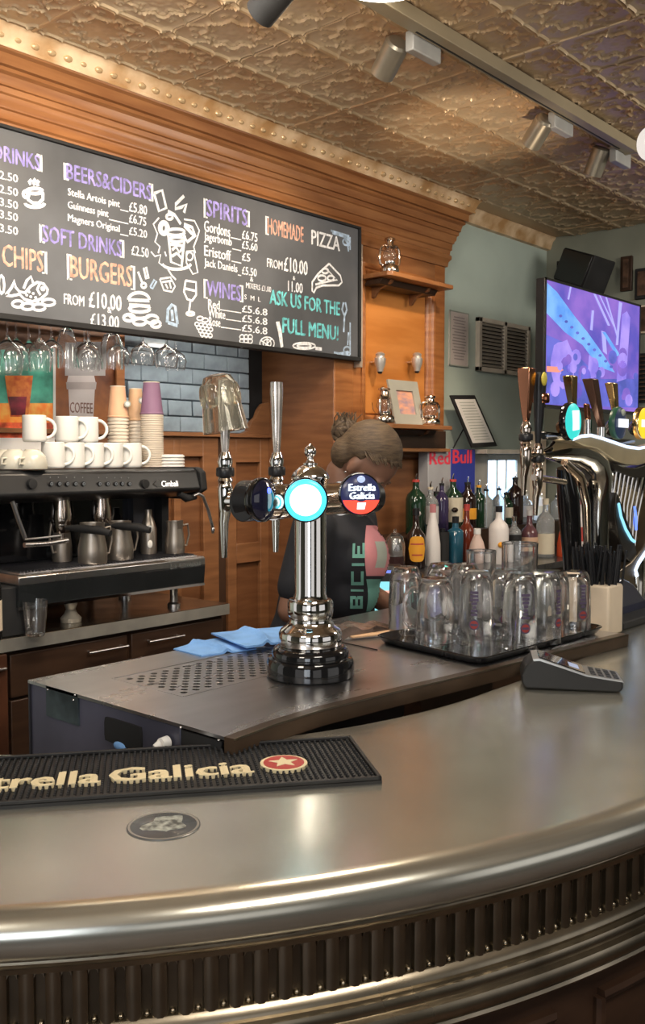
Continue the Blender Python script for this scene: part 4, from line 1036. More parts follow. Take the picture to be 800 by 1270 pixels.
def badge(px, py, t, deg, r, face, nm, stem_x, rimm=blackg, parent=bt):
    """round lens: deg = turn away from the camera towards the right"""
    p = at(px, py, t) - Vector(parent.location)
    base = Vector((-FW.x, -FW.y, 0)).normalized()
    nrm = Matrix.Rotation(math.radians(deg), 3, 'Z') @ base
    b = B(); b.lathe([(0, -0.014), (r * 0.9, -0.014), (r, -0.008), (r * 1.02, 0.0), (r, 0.005), (r * 0.93, 0.006), (0, 0.006)], 40, p, nrm); bd = obj('badge_housing', b, rimm, parent)
    b = B(); b.lathe([(r * 0.93, 0.006), (r * 0.80, 0.010), (r * 0.5, 0.013), (0, 0.0145)], 40, p, nrm); f = obj('badge_face', b, face, parent)
    b = B(); b.tube([Vector((stem_x, 0, ZT)), p - nrm * 0.012], [0.024, 0.030], 20)
    if parent is bt: obj('badge_stem', b, chrome, parent)
    side = Vector((0, 0, 1)).cross(nrm)
    return p, nrm, side
glow = EMN('badge_glow_blue', (0.55, 0.93, 1.0), (0.95, 1.0, 1.0), 14, (1, 1, 1), 2.6)
p, nrm, sd_ = badge(379, 620, 1.79, 2, 0.0425, glow, 'c', -0.02)
b = B(); b.lathe([(0.030, 0.0125), (0.037, 0.0118), (0.0395, 0.0095)], 40, p, nrm); obj('badge_rim_glow', b, EM('cyan_rim', (0.05, 0.62, 0.85), 1.9), bt)
mtx = M('badge_text_blue', (0.10, 0.40, 0.50), 0.5)
p, nrm, sd_ = badge(325, 620, 1.755, 56, 0.041, M('badge_dark', (0.02, 0.02, 0.05), 0.05, coat=1.0, var=0.2, scale=9), 'l', -0.15)
b = B(); b.ball(p + nrm * 0.012 + sd_ * 0.004 + Vector((0, 0, 0.017)), (0.005, 0.005, 0.006)); obj('indicator_light', b, EM('blue_led', (0.05, 0.08, 1.0), 5.0), bt)
bp_ = p - nrm * 0.014
b = B(); b.tube([bp_, bp_ - nrm * 0.030], [0.036, 0.036], 28); obj('badge_body', b, black, bt)
p, nrm, sd_ = badge(446, 613, 1.86, 12, 0.0425, EM('badge_navy', (0.012, 0.018, 0.09), 0.8), 'r', 0.12)
O = Vector(bt.location) + p
wtx = EM('badge_white', (0.80, 0.90, 1.0), 1.7)
text('badge_print', 'Estrella', wtx, bt, O + nrm * 0.0155 - sd_ * 0.027 + Vector((0, 0, 0.007)), sd_, (0, 0, 1), 0.054, 0.0135, 0.0012, 0.10)
text('badge_print', 'Galicia', wtx, bt, O + nrm * 0.0155 - sd_ * 0.025 + Vector((0, 0, -0.009)), sd_, (0, 0, 1), 0.050, 0.0135, 0.0012, 0.10)
redg = EM('badge_red', (0.95, 0.06, 0.03), 1.5)
b = B(); b.prism([O + nrm * 0.0105 + sd_ * (0.0385 * math.cos(a)) + Vector((0, 0, 0.0385 * math.sin(a))) for a in [math.radians(197 + 146 * k / 14) for k in range(15)]], nrm * 0.003); obj('badge_red_panel', b, redg, bt, world=True, smooth=False)
b = B(); b.prism([O + nrm * 0.0150 + sd_ * x + Vector((0, 0, z)) for x, z in ((-0.008, -0.016), (0.009, -0.016), (0.006, -0.029), (-0.009, -0.029))], nrm * 0.001); obj('badge_mark', b, wtx, bt, world=True, smooth=False)
b = B(); b.ball(O + nrm * 0.012 + Vector((0, 0, 0.030)), (0.008, 0.008, 0.007)); obj('badge_crest', b, EM('crest_pale', (0.5, 0.6, 0.95), 1.0), bt, world=True)
def faucet(x, y, z, parent, hm, htop, sc=1.0, hw=0.0155, mat=chrome, col=black, lean=0.0, spout=0.12, base=0.0, square=False):
    """beer faucet: body, shank, spout, collar, lever and handle; local to parent; z = shank height"""
    c = Vector((x, y, z))
    b = B(); b.lathe([(0, -0.030), (0.011, -0.030), (0.013, -0.02), (0.014, 0.0), (0.015, 0.018), (0.012, 0.026), (0.015, 0.032), (0.012, 0.040), (0, 0.041)], 18, c); obj('faucet_body', b, mat, parent)
    b = B(); b.tube([c + Vector((0, 0, -0.028)), c + Vector((0, 0.004, -0.05)), c + Vector((0.002, 0.006, -0.03 - spout))], [0.011, 0.009, 0.0055], 14); obj('spout', b, mat, parent)
    b = B(); b.lathe([(0, 0.040), (0.017, 0.040), (0.018, 0.044), (0.018, 0.055), (0.016, 0.058), (0, 0.058)], 18, c); obj('collar_ring', b, col, parent)
    b = B(); b.lathe([(0, 0.058), (0.013, 0.058), (0.015, 0.070), (0.011, 0.082), (0.009, 0.088), (0, 0.088)], 18, c); obj('handle_ferrule', b, mat, parent)
    L = htop - (z + 0.088); d = Vector((lean, 0, 1)).normalized()
    b = B(); rings = []
    for k in range(9):
        s = k / 8; w = 0.0075 + (hw - 0.0075) * s ** 0.8
        if k == 8: w *= 0.9
        o = c + Vector((0, 0, 0.088)) + d * (L * s)
        nn = 4 if square else 16
        rings.append([o + Vector((math.cos(2 * PI * q / nn + PI / 4) * w * (1.15 if square else 1), math.sin(2 * PI * q / nn + PI / 4) * w * (0.85 if not square else 1.15), 0)) for q in range(nn)])
    b.rings(rings); return obj('handle', b, hm, parent, bevel=0.002 if square else 0)
hclear = M('clear_acrylic_handle', (0.75, 0.70, 0.66), 0.12, metal=0.75, var=0.15, scale=18)
for x, ht in ((-0.14, 1.71 - ZS), (0.005, 1.716 - ZS)):
    b = B(); b.cyl((x, 0.03, ZT), (x, 0.095, ZT), 0.011, n=14); obj('shank', b, chrome, bt)
    faucet(x, 0.098, ZT + 0.008, bt, hclear, ht, spout=0.09)

# mug turned upside down over the left tap handle
g = at(283, 503, 1.84)
gt = thing('upturned_mug', 'thick dimpled glass mug hung upside down over the left tap handle', 'glass', (1.262, 1.362, 1.612))
Rg = Matrix.Rotation(math.radians(-9), 4, (RT.y * -1, RT.x, 0)) if False else Matrix.Rotation(math.radians(9), 4, Vector((-FW.x, -FW.y, 0)))
b = B(); b.lathe([(0.045, 0.0), (0.0445, 0.003), (0.041, 0.03), (0.036, 0.07), (0.033, 0.095), (0.027, 0.108), (0.018, 0.112), (0, 0.112), (0, 0.104), (0.016, 0.103), (0.026, 0.092), (0.030, 0.07), (0.036, 0.03), (0.0415, 0.001), (0.045, 0.0)][::-1], 36); b.tf(Rg); obj('bowl', b, glassf, gt)
b = B()
for k in range(8):
    a = k * PI / 4 + 0.4
    b.ball((0.036 * math.cos(a), 0.036 * math.sin(a), 0.070), (0.006, 0.012, 0.024), 10, 6, Matrix.Rotation(a, 3, 'Z'))
b.tf(Rg); obj('dimples', b, glassf, gt)

# ================================================ BLUE CLOTHS
def cloth(lb, pts, z, amp, seed):
    c = sum((Vector(p) for p in pts), Vector((0, 0))) / 4
    t = B(); nn = 22; rows = []
    for i in range(nn + 1):
        r = []
        for j in range(nn + 1):
            s, q = i / nn, j / nn
            p = (Vector(pts[0]) * (1 - s) + Vector(pts[1]) * s) * (1 - q) + (Vector(pts[3]) * (1 - s) + Vector(pts[2]) * s) * q
            h = z + amp * (0.5 + 0.5 * mnoise.noise(Vector((p.x * 9 + seed, p.y * 9, seed)))) + 0.010 * math.exp(-((q - 0.45 - 0.12 * math.sin(3 * s)) / 0.07) ** 2)
            r.append(Vector((p.x, p.y, h)))
        rows.append(r)
    lay = []
    for dz in (0, -0.007):
        lay.append([[t.bm.verts.new(p + Vector((0, 0, dz)) if dz == 0 else Vector((p.x, p.y, max(z - 0.0005, p.z + dz)))) for p in r] for r in rows])
    for i in range(nn):
        for j in range(nn):
            a = lay[0]; t.bm.faces.new((a[i][j], a[i][j + 1], a[i + 1][j + 1], a[i + 1][j])); a = lay[1]; t.bm.faces.new((a[i][j], a[i + 1][j], a[i + 1][j + 1], a[i][j + 1]))
    for k in range(nn):
        for (i, j, i2, j2) in ((k, 0, k + 1, 0), (k, nn, k + 1, nn), (0, k, 0, k + 1), (nn, k, nn, k + 1)):
            t.bm.faces.new((lay[0][i][j], lay[0][i2][j2], lay[1][i2][j2], lay[1][i][j]))
    o = obj('blue_cloth', t, clothb); return tag(o, lb, 'cloth', 'folded blue cleaning cloths')
def ptz(px, py, z=ZS): q = onz(px, py, z); return (q.x, q.y)
cloth('lower folded light blue cleaning cloth, at the left on the station beside the drip grille', [ptz(215, 806), ptz(250, 815), ptz(318, 806), ptz(268, 793)], ZS + 0.001, 0.006, 1.3)
cloth('upper folded light blue cleaning cloth, its end behind the beer font', [ptz(262, 793), ptz(306, 811), ptz(360, 803), ptz(352, 784)], ZS + 0.013, 0.006, 5.1)

# ================================================ TRAY AND GLASSES
trc = (1.97, 1.195)
tray = thing('serving_tray', 'black plastic tray holding upturned beer glasses on the station', 'tray', (trc[0], trc[1], ZS + 0.001))
P4 = [Vector((1.742, 1.375, 0)), Vector((1.685, 1.040, 0)), Vector((2.225, 1.010, 0)), Vector((2.262, 1.345, 0))]
def inset(poly, d, z, k=5):
    c = sum(poly, Vector()) / 4; out = []
    for i in range(4):
        p = poly[i]; a = (poly[i - 1] - p).normalized(); e = (poly[(i + 1) % 4] - p).normalized()
        p = p + (a + e) * d
        for s in range(k + 1):
            w = s / k; r = 0.035
            q = (p + a * r) * (1 - w) ** 2 + p * 2 * w * (1 - w) + (p + e * r) * w ** 2
            out.append(Vector((q.x, q.y, z)))
    return out
b = B(); z = ZS + 0.001
b.rings([inset(P4, 0.014, z), inset(P4, 0.010, z + 0.003), inset(P4, 0.0, z + 0.017), inset(P4, 0.001, z + 0.019), inset(P4, 0.004, z + 0.018), inset(P4, 0.014, z + 0.006), inset(P4, 0.018, z + 0.005)])
obj('tray_body', b, blackg, tray, world=True)
ZG = ZS + 0.0065
prm = M('glass_print_purple', (0.07, 0.05, 0.10), 0.5, var=0.1); prr = M('glass_print_red', (0.28, 0.035, 0.03), 0.5, var=0.1)
def curved_patch(r, a0, a1, z0, z1, n=8):
    b = B(); lo = []; hi = []
    for k in range(n + 1):
        a = a0 + (a1 - a0) * k / n
        lo.append(b.bm.verts.new((r * math.cos(a), r * math.sin(a), z0))); hi.append(b.bm.verts.new((r * math.cos(a), r * math.sin(a), z1)))
    for k in range(n): b.bm.faces.new((lo[k], lo[k + 1], hi[k + 1], hi[k]))
    return b
def pint(lb, x, y, h=0.172, r=0.040, up=False, handle=None, prt=None, z=None):
    t = thing('beer_mug' if handle is not None else 'pint_glass', lb, 'glass', (x, y, ZG if z is None else z), 0, 'upturned glasses on the black tray')
    rb = r * 0.86
    pr_ = [(r, 0.0), (r + 0.0005, 0.002), (r, 0.01), (r * 0.985, h * 0.45), (rb + 0.003, h * 0.80), (rb, h * 0.93), (rb - 0.006, h), (0.02, h + 0.001), (0, h - 0.002), (0, h - 0.014), (rb - 0.012, h - 0.014), (rb - 0.005, h - 0.022), (rb - 0.001, h * 0.75), (r * 0.985 - 0.003, h * 0.45), (r - 0.0028, 0.008), (r - 0.0022, 0.0)]
    if up: pr_ = [(a, h - c) for a, c in pr_]
    b = B(); b.lathe(pr_ + [pr_[0]], 36); obj('bowl', b, glass, t)
    if handle is not None:
        b = B(); a = math.radians(handle); dd = Vector((math.cos(a), math.sin(a), 0))
        b.tube([dd * (r + o) + Vector((0, 0, zz * h)) for o, zz in ((-0.003, 0.18), (0.018, 0.17), (0.032, 0.28), (0.035, 0.50), (0.030, 0.70), (0.014, 0.80), (-0.004, 0.78))], [0.008, 0.0075, 0.007, 0.007, 0.007, 0.0075, 0.008], 12); obj('handle', b, glass, t)
    if prt is not None:
        a = math.radians(prt)
        for k in range(7):
            z0 = h * 0.42 + k * 0.0085
            w = random.uniform(0.10, 0.26)
            obj('print', curved_patch(r + 0.0006, a - w, a + w, z0, z0 + 0.006), prm, t)
        for rr_, da, m_ in ((0.0006, 0.30, prm), (0.0010, 0.23, prr)):
            b = B(); lo, hi = [], []
            for k in range(11):
                q_ = -1 + k / 5; e_ = math.sqrt(max(0, 1 - q_ * q_)) * da * r
                lo.append(b.bm.verts.new(((r + rr_) * math.cos(a + q_ * da), (r + rr_) * math.sin(a + q_ * da), h * 0.30 - e_))); hi.append(b.bm.verts.new(((r + rr_) * math.cos(a + q_ * da), (r + rr_) * math.sin(a + q_ * da), h * 0.30 + e_)))
            for k in range(10): b.bm.faces.new((lo[k], lo[k + 1], hi[k + 1], hi[k]))
            obj('print', b, m_, t)
        b = curved_patch(r + 0.0014, a - 0.19, a + 0.19, h * 0.285, h * 0.315); obj('print', b, prm, t)
    return t
pint('handled glass mug upside down at the left corner of the tray', 1.868, 1.372, 0.165, 0.0415, handle=-55)
pint('wide clear mug upside down, second from the left on the black tray', 1.838, 1.262, 0.150, 0.046, handle=100)
pint('upturned pint glass at the left of the front group, purple print on its side', 1.872, 1.170, 0.170, 0.040, prt=205)
pint('upturned pint glass with purple print in the middle front of the tray', 1.897, 1.070, 0.172, 0.040, prt=228)
pint('upturned pint glass at the front of the tray, right of the middle printed one', 1.998, 1.062, 0.168, 0.040, prt=262)
pint('upturned pint glass at the right end of the tray, before the straw box', 2.180, 1.075, 0.150, 0.040, prt=236)
pint('upturned glass behind the left front glass on the tray', 1.965, 1.262, 0.172, 0.040)
pint('handled glass mug upside down at the back left of the tray', 1.985, 1.345, 0.165, 0.040, handle=190)
pint('upturned pint glass just behind the front printed glass on the tray', 1.985, 1.160, 0.165, 0.040, prt=210)
pint('upturned pint glass in the right half of the tray, second row', 2.088, 1.085, 0.158, 0.039)
pint('tallest glass standing upright at the back of the tray', 2.150, 1.215, 0.215, 0.046, up=True)
pint('blue tinged upright glass at the back of the tray, left of the tallest glass', 2.085, 1.290, 0.195, 0.038, up=True)

# card reader
d1 = (Vector((1.79, 0.78)) - Vector((1.685, 0.948))).normalized(); dn = Vector((-d1.y, d1.x))
if dn.dot(Vector((1, 1))) < 0: dn = -dn
cr = thing('card_reader', 'black card payment terminal with silver edge lying on the zinc bar', 'card reader', (1.70, 0.93, ZB))
O = Vector((1.688, 0.942, ZB)); Lr = 0.195; Wr = 0.085
def crp(x, y, z): return O + Vector((d1.x, d1.y, 0)) * x + Vector((dn.x, dn.y, 0)) * y + Vector((0, 0, z))
side = [(0.006, 0.002), (-0.003, 0.012), (-0.004, 0.030), (0.004, 0.048), (0.018, 0.062), (0.028, 0.064), (0.040, 0.062), (0.125, 0.033), (0.190, 0.024), (0.196, 0.020), (0.196, 0.008), (0.188, 0.001)]
b = B(); b.prism([crp(x, 0, z) for x, z in side], Vector((dn.x, dn.y, 0)) * Wr); obj('casing', b, M('reader_black', (0.011, 0.011, 0.012), 0.5, var=0.1), cr, world=True, bevel=0.004, seg=3)
b = B(); pts = [(0.018, 0.0635), (0.030, 0.0655), (0.125, 0.0355), (0.194, 0.0255), (0.196, 0.0225), (0.125, 0.0315), (0.032, 0.0605), (0.020, 0.0595)]
b.prism([crp(x, -0.0015, z) for x, z in pts], Vector((dn.x, dn.y, 0)) * (Wr + 0.003)); obj('silver_edge', b, M('reader_silver', (0.5, 0.5, 0.5), 0.3, metal=0.7), cr, world=True)
b = B(); b.prism([crp(x, 0.004, z) for x, z in ((0.030, 0.0650), (0.122, 0.0365), (0.122, 0.0385), (0.032, 0.0672))], Vector((dn.x, dn.y, 0)) * (Wr - 0.008)); obj('screen', b, blackg, cr, world=True)
b = B(); b.prism([crp(x, 0.020, z) for x, z in ((0.092, 0.0470), (0.112, 0.0408), (0.112, 0.0420), (0.092, 0.0482))], Vector((dn.x, dn.y, 0)) * 0.04); obj('display', b, EM('reader_display', (0.35, 0.4, 0.55), 0.9), cr, world=True)
for i in range(4):
    for j in range(3):
        x = 0.134 + i * 0.015; y = 0.010 + j * 0.024; zz = 0.0345 - (x - 0.125) * 0.145
        b = B(); b.prism([crp(x, y, zz - 0.002), crp(x + 0.010, y, zz - 0.0035), crp(x + 0.010, y + 0.018, zz - 0.0035), crp(x, y + 0.018, zz - 0.002)], (0, 0, 0.0045)); obj('key', b, M('reader_key', (0.03, 0.035, 0.045), 0.4) if (i + j) == 0 else MATS['reader_key'], cr, world=True)

# straw box
sx_, sy_ = 2.375, 1.115
sb = thing('straw_holder', 'cream card box packed with black drinking straws, right of the tray', 'straw box', (sx_, sy_, ZB))
b = B(); b.box(sx_ - 0.045, sx_ + 0.045, sy_ - 0.062, sy_ + 0.050, ZB + 0.0005, ZB + 0.133); obj('box', b, cream, sb, world=True, bevel=0.006, seg=3)
s0 = None
for k in range(54):
    a = random.uniform(-0.18, 0.18); c_ = random.uniform(-0.22, 0.22)
    if s0 is None:
        b = B(); b.cyl((0, 0, 0.10), (0, 0, 0.235), 0.0034, n=7); s0 = obj('straw', b, black, sb); o = s0
    else: o = s0.copy(); COL.objects.link(o)
    o.location = (random.uniform(-0.036, 0.036), random.uniform(-0.05, 0.04), random.uniform(-0.02, 0.008)); o.rotation_euler = (c_ * 0.6, a * 0.6, 0)

# packet of napkins / film next to the font
pk = thing('napkin_packet', 'crumpled clear film packet and paper napkins lying behind the beer font', 'packet', (1.75, 1.50, ZS))
c0 = onz(450, 787, ZS)
pk.location = (c0.x, c0.y, ZS)
b = B(); w = []
for i in range(9):
    w.append([(c0.x - 0.10 + i * 0.022, c0.y + 0.02 - i * 0.004 + sgn * 0.035, ZS + zz + 0.006 * math.sin(i * 1.7 + sgn)) for sgn, zz in ((1, 0.004), (1, 0.034 - 0.002 * i), (-1, 0.030 - 0.002 * i), (-1, 0.004))])
b.rings(w); obj('film_pack', b, M('clear_film', (0.25, 0.20, 0.18), 0.15, trans=0.5, ior=1.3, var=0.3, scale=20), pk, world=True)
b = B(); b.box(-0.10, 0.09, -0.045, 0.035, 0.0005, 0.006); b.tf(Matrix.Translation(c0) @ Matrix.Rotation(-0.5, 4, 'Z')); obj('napkins', b, paper, pk, world=True)
b = B(); b.box(-0.06, 0.10, -0.06, -0.01, 0.0065, 0.010); b.tf(Matrix.Translation(c0) @ Matrix.Rotation(-0.4, 4, 'Z')); obj('brown_slip', b, tanc, pk, world=True)
b = B(); b.tube([onz(x, y, ZS + 0.002) for x, y in ((412, 790), (425, 797), (445, 801), (468, 806))], 0.0015, 6); tag(obj('thin_cable', b, black), 'thin black cable lying on the steel top, from the font towards the tray', 'cable')

# ================================================ CHROME COBRA TOWER, right
def Q(px, py, v=1.20): return onv(px, py, v)
cob = thing('cobra_tap_tower', 'curved chrome swan neck beer tower with two taps, behind the straw box', 'beer tap', (2.55, 1.2, ZB))
b = B(); b.tube([Q(672, 563), Q(682, 562), Q(694, 559), Q(708, 558), Q(722, 562), Q(733, 572), Q(740, 590), Q(742, 620), Q(741, 680), Q(740, 745), Q(740, 768)],
                [0.008, 0.018, 0.034, 0.044, 0.050, 0.050, 0.046, 0.038, 0.034, 0.034, 0.040], 24); obj('neck', b, chrome, cob, world=True)
b = B(); b.tube([Q(700, 580, 1.24), Q(705, 620, 1.24), Q(709, 680, 1.24), Q(711, 745, 1.24), Q(711, 765, 1.24)], [0.022, 0.032, 0.028, 0.022, 0.022], 18); obj('inner_leg', b, blackg, cob, world=True)
b = B(); b.tube([Q(700, 573, 1.14), Q(718, 590, 1.14), Q(727, 625, 1.14), Q(729, 690, 1.14)], [0.010, 0.014, 0.012, 0.010], 12); obj('slim_front_tube', b, chromew, cob, world=True)  # slim warm chrome tube in front of the neck
q = Q(740, 768); b = B(); b.lathe([(0, 0), (0.06, 0), (0.06, 0.012), (0.045, 0.02), (0, 0.02)], 30, (q.x, q.y, ZB + 0.001)); obj('foot', b, chrome, cob, world=True)
Lo = Vector(cob.location)
f1 = Q(652, 566); f2 = Q(662, 592)
for a, c in ((f1, Q(674, 563)), (f2, Q(700, 598))):
    b = B(); b.cyl(a, c, 0.009, n=14); obj('shank', b, chromew, cob, world=True)
l = f1 - Lo; faucet(l.x, l.y, l.z, cob, copper, Q(650, 456).z - Lo.z, hw=0.023, mat=chromew, spout=0.07, square=True)
l = f2 - Lo; faucet(l.x + 0.02, l.y, l.z, cob, black, Q(670, 462).z - Lo.z, hw=0.022, mat=chromew, spout=0.07, lean=0.03)
b = B(); q = Q(671, 494); b.lathe([(0.0205, -0.012), (0.0225, -0.008), (0.0225, 0.008), (0.0205, 0.012)], 20, q); obj('handle_band', b, copper, cob, world=True)
b = B(); q = Q(675, 470, 1.17); b.ball(q, (0.012, 0.006, 0.018)); obj('handle_emblem', b, M('yellow_emblem', (0.65, 0.55, 0.08), 0.4), cob, world=True)

# ================================================ HARP SHAPED TAP TOWER
HV = 1.17
hp = thing('harp_tap_tower', 'harp shaped beer tower with lit white edges, strings and three oval badges', 'beer tap', (2.75, HV, ZB))
def H(px, py): return onv(px, py, HV)
def plate(name, pts, mat, y0=-0.02, y1=0.02, bev=0.003, sm=None):
    b = B(); b.prism([H(x, y) + Vector((0, y0, 0)) for x, y in pts], (0, y1 - y0, 0)); return obj(name, b, mat, hp, world=True, bevel=bev, smooth=sm)
hg = M('harp_champagne', (0.62, 0.52, 0.34), 0.35, metal=0.5, var=0.1)
hd = M('harp_dark', (0.03, 0.025, 0.022), 0.3, metal=0.5)
led = EM('harp_led', (0.62, 0.75, 1.0), 1.6)
up_ = [(697, 546), (708, 542), (720, 541), (735, 545), (750, 550), (765, 555), (780, 557), (800, 553), (830, 545)]
lo_ = [(830, 560), (800, 571), (780, 577), (765, 576), (750, 571), (740, 564), (728, 556), (712, 553)]
plate('top_beam', up_ + lo_, hg, -0.03, 0.03)
b = B(); b.tube([H(x, y) + Vector((0, -0.031, 0.002)) for x, y in up_], 0.0042, 8); obj('lit_edge', b, led, hp, world=True)
plate('under_beam', [(750, 573), (765, 579), (780, 580), (800, 574), (830, 565), (830, 580), (800, 592), (778, 592), (755, 584)], hd, -0.02, 0.02)
plate('back_plate', [(755, 584), (800, 590), (800, 640), (785, 690), (772, 700), (757, 640)], M('harp_backing', (0.34, 0.29, 0.23), 0.35, metal=0.6, var=0.3, scale=20), 0.012, 0.02, 0)
for k in range(8):
    x0 = 759 + k * 5.3; y0 = 584 + k * 0.8; x1 = 758 + k * 3.2; y1 = 640 + k * 7.5
    b = B(); b.tube([H(x0, y0) + Vector((0, -0.012, 0)), H(x0 - 3 - k, (y0 + y1) / 2) + Vector((0, -0.010, 0)), H(x1, min(y1, 690)) + Vector((0, -0.012, 0))], 0.0042, 6); obj('string', b, chrome, hp, world=True)
for k in range(5):
    b = B(); b.tube([H(766 + k * 6, 598 + k * 3), H(760 + k * 5, 640 + k * 8)], 0.006, 6); obj('rear_rod', b, hg, hp, world=True)
plate('sound_box', [(755, 610), (760, 622), (768, 645), (777, 668), (781, 690), (775, 700), (765, 690), (757, 665), (753, 640)], hd, -0.025, 0.015)
b = B(); b.tube([H(x, y) + Vector((0, -0.027, 0)) for x, y in ((756, 624), (759, 640), (765, 656), (772, 668), (776, 671))], 0.0045, 8); obj('lit_edge', b, EM('harp_led_cyan', (0.25, 0.62, 0.85), 1.3), hp, world=True)
b = B(); b.tube([H(x, y) + Vector((0, -0.02, 0)) for x, y in ((779, 628), (781, 642), (781, 657))], 0.004, 8); obj('lit_edge', b, EM('harp_led_blue', (0.15, 0.28, 1.0), 1.3), hp, world=True)
plate('fore_pillar', [(830, 575), (830, 630), (815, 650), (800, 668), (788, 684), (778, 700), (774, 716), (780, 728), (750, 728), (741, 730), (738, 722), (755, 708), (772, 696), (785, 680), (795, 655), (800, 620)], M('harp_bronze', (0.13, 0.10, 0.065), 0.35, metal=0.7, var=0.2), -0.03, 0.03)
b = B(); b.tube([H(x, y) + Vector((0, -0.032, 0)) for x, y in ((830, 640), (812, 655), (800, 671), (788, 684), (779, 697), (775, 706), (777, 713))], 0.006, 8); obj('lit_edge', b, led, hp, world=True)
plate('base_shell', [(744, 722), (752, 715), (766, 722), (778, 738), (792, 748), (800, 756), (790, 765), (750, 768), (744, 750)], M('harp_base_blue', (0.012, 0.016, 0.05), 0.12, coat=0.6), -0.05, 0.02, 0.006)
q = H(796, 735); b = B(); b.cyl((q.x, q.y + 0.02, ZB + 0.02), (q.x, q.y + 0.02, q.z + 0.10), 0.028, n=24); obj('support_column', b, chrome, hp, world=True)
b = B(); b.box(2.44, 3.05, 1.06, 1.50, ZB + 0.0005, ZB + 0.022); dt = tag(obj('black_drip_tray', b, blackm, bevel=0.005), 'low black drip tray under the harp shaped beer tower', 'drip tray')
plate('cross_pipe', [(690, 535), (800, 545), (800, 552), (690, 545)], blackg, 0.03, 0.06)
# handles and badges on the harp
def harp_badge(px, py, rx, ry, face, rim, t_off=-0.09):
    q = H(px, py) + Vector((0, t_off, 0)); q = at(px, py, (q - EYE).dot(FW))
    nrm = Matrix.Rotation(math.radians(50), 3, 'Z') @ Vector((-FW.x, -FW.y, 0)).normalized()
    r = ry; n_ = Vector(nrm)
    b = B(); b.lathe([(0, -0.012), (r, -0.012), (r * 1.02, 0.0), (r * 0.96, 0.005), (0, 0.005)], 32, q, n_); obj('badge_housing', b, rim, hp, world=True)
    b = B(); b.lathe([(r * 0.95, 0.005), (r * 0.6, 0.010), (0, 0.012)], 32, q, n_); obj('badge_face', b, face, hp, world=True)
    sd = Vector((0, 0, 1)).cross(n_)
    e = H(px, py + 6) + Vector((0, 0.02, 0))
    b = B(); b.tube([q - n_ * 0.012, e], [0.020, 0.024], 16); obj('badge_stem', b, blackg, hp, world=True)
    return q, n_, sd
q, n_, sd = harp_badge(709, 523, 0, 0.050, EM('badge_teal', (0.03, 0.55, 0.50), 1.2), blackg)
b = B(); b.prism([q + n_ * 0.010 + sd * x + Vector((0, 0, z)) for x, z in ((-0.018, 0.028), (0.018, 0.030), (0.020, -0.020), (-0.014, -0.024))], n_ * 0.0025); obj('badge_print', b, EM('badge_pale', (0.8, 0.95, 0.95), 1.4), hp, world=True)
q, n_, sd = harp_badge(768, 525, 0, 0.046, EM('badge_black', (0.01, 0.02, 0.05), 1.0), M('green_rim', (0.02, 0.09, 0.06), 0.3))
b = B(); b.prism([q + n_ * 0.011 + sd * x + Vector((0, 0, z)) for x, z in ((-0.032, 0.012), (0.034, 0.012), (0.034, -0.012), (-0.032, -0.012))], n_ * 0.0025); obj('badge_print', b, EM('badge_white_bar', (0.85, 0.88, 0.95), 1.4), hp, world=True)
b = B(); b.ball(q + n_ * 0.010 + Vector((0, 0, 0.030)), (0.008, 0.008, 0.010)); obj('badge_print', b, greyp, hp, world=True)
q, n_, sd = harp_badge(797, 525, 0, 0.048, EM('badge_yellow', (0.90, 0.55, 0.02), 1.2), gold)
b = B(); b.prism([q + n_ * 0.011 + sd * x + Vector((0, 0, z)) for x, z in ((-0.036, 0.010), (0.036, 0.010), (0.036, -0.012), (-0.036, -0.012))], n_ * 0.0025); obj('badge_print', b, EM('badge_cream_bar', (0.85, 0.8, 0.75), 1.2), hp, world=True)
def hhandle(p_top, p_bot, w0, w1, mat, dy=0.0):
    a = H(*p_bot) + Vector((0, dy, 0)); c = H(*p_top) + Vector((0, dy, 0)); rings = []
    for k in range(6):
        s = k / 5; o = a.lerp(c, s); w = w0 + (w1 - w0) * s
        rings.append([o + Vector((x * w, y * w * 0.8, 0)) for x, y in ((-1, -1), (1, -1), (1, 1), (-1, 1))])
    b = B(); b.rings(rings); obj('handle', b, mat, hp, world=True, bevel=0.003)
    b = B(); b.cyl(a - Vector((0, 0, 0.06)), a, 0.012, n=14); obj('handle_ferrule', b, chrome, hp, world=True)
hhandle((707, 466), (711, 512), 0.009, 0.018, gold)
hhandle((732, 470), (746, 530), 0.010, 0.020, M('brown_handle', (0.10, 0.05, 0.035), 0.25, metal=0.4))
hhandle((758, 475), (764, 515), 0.009, 0.017, gold)
hhandle((748, 500), (750, 520), 0.008, 0.009, copper, 0.05)
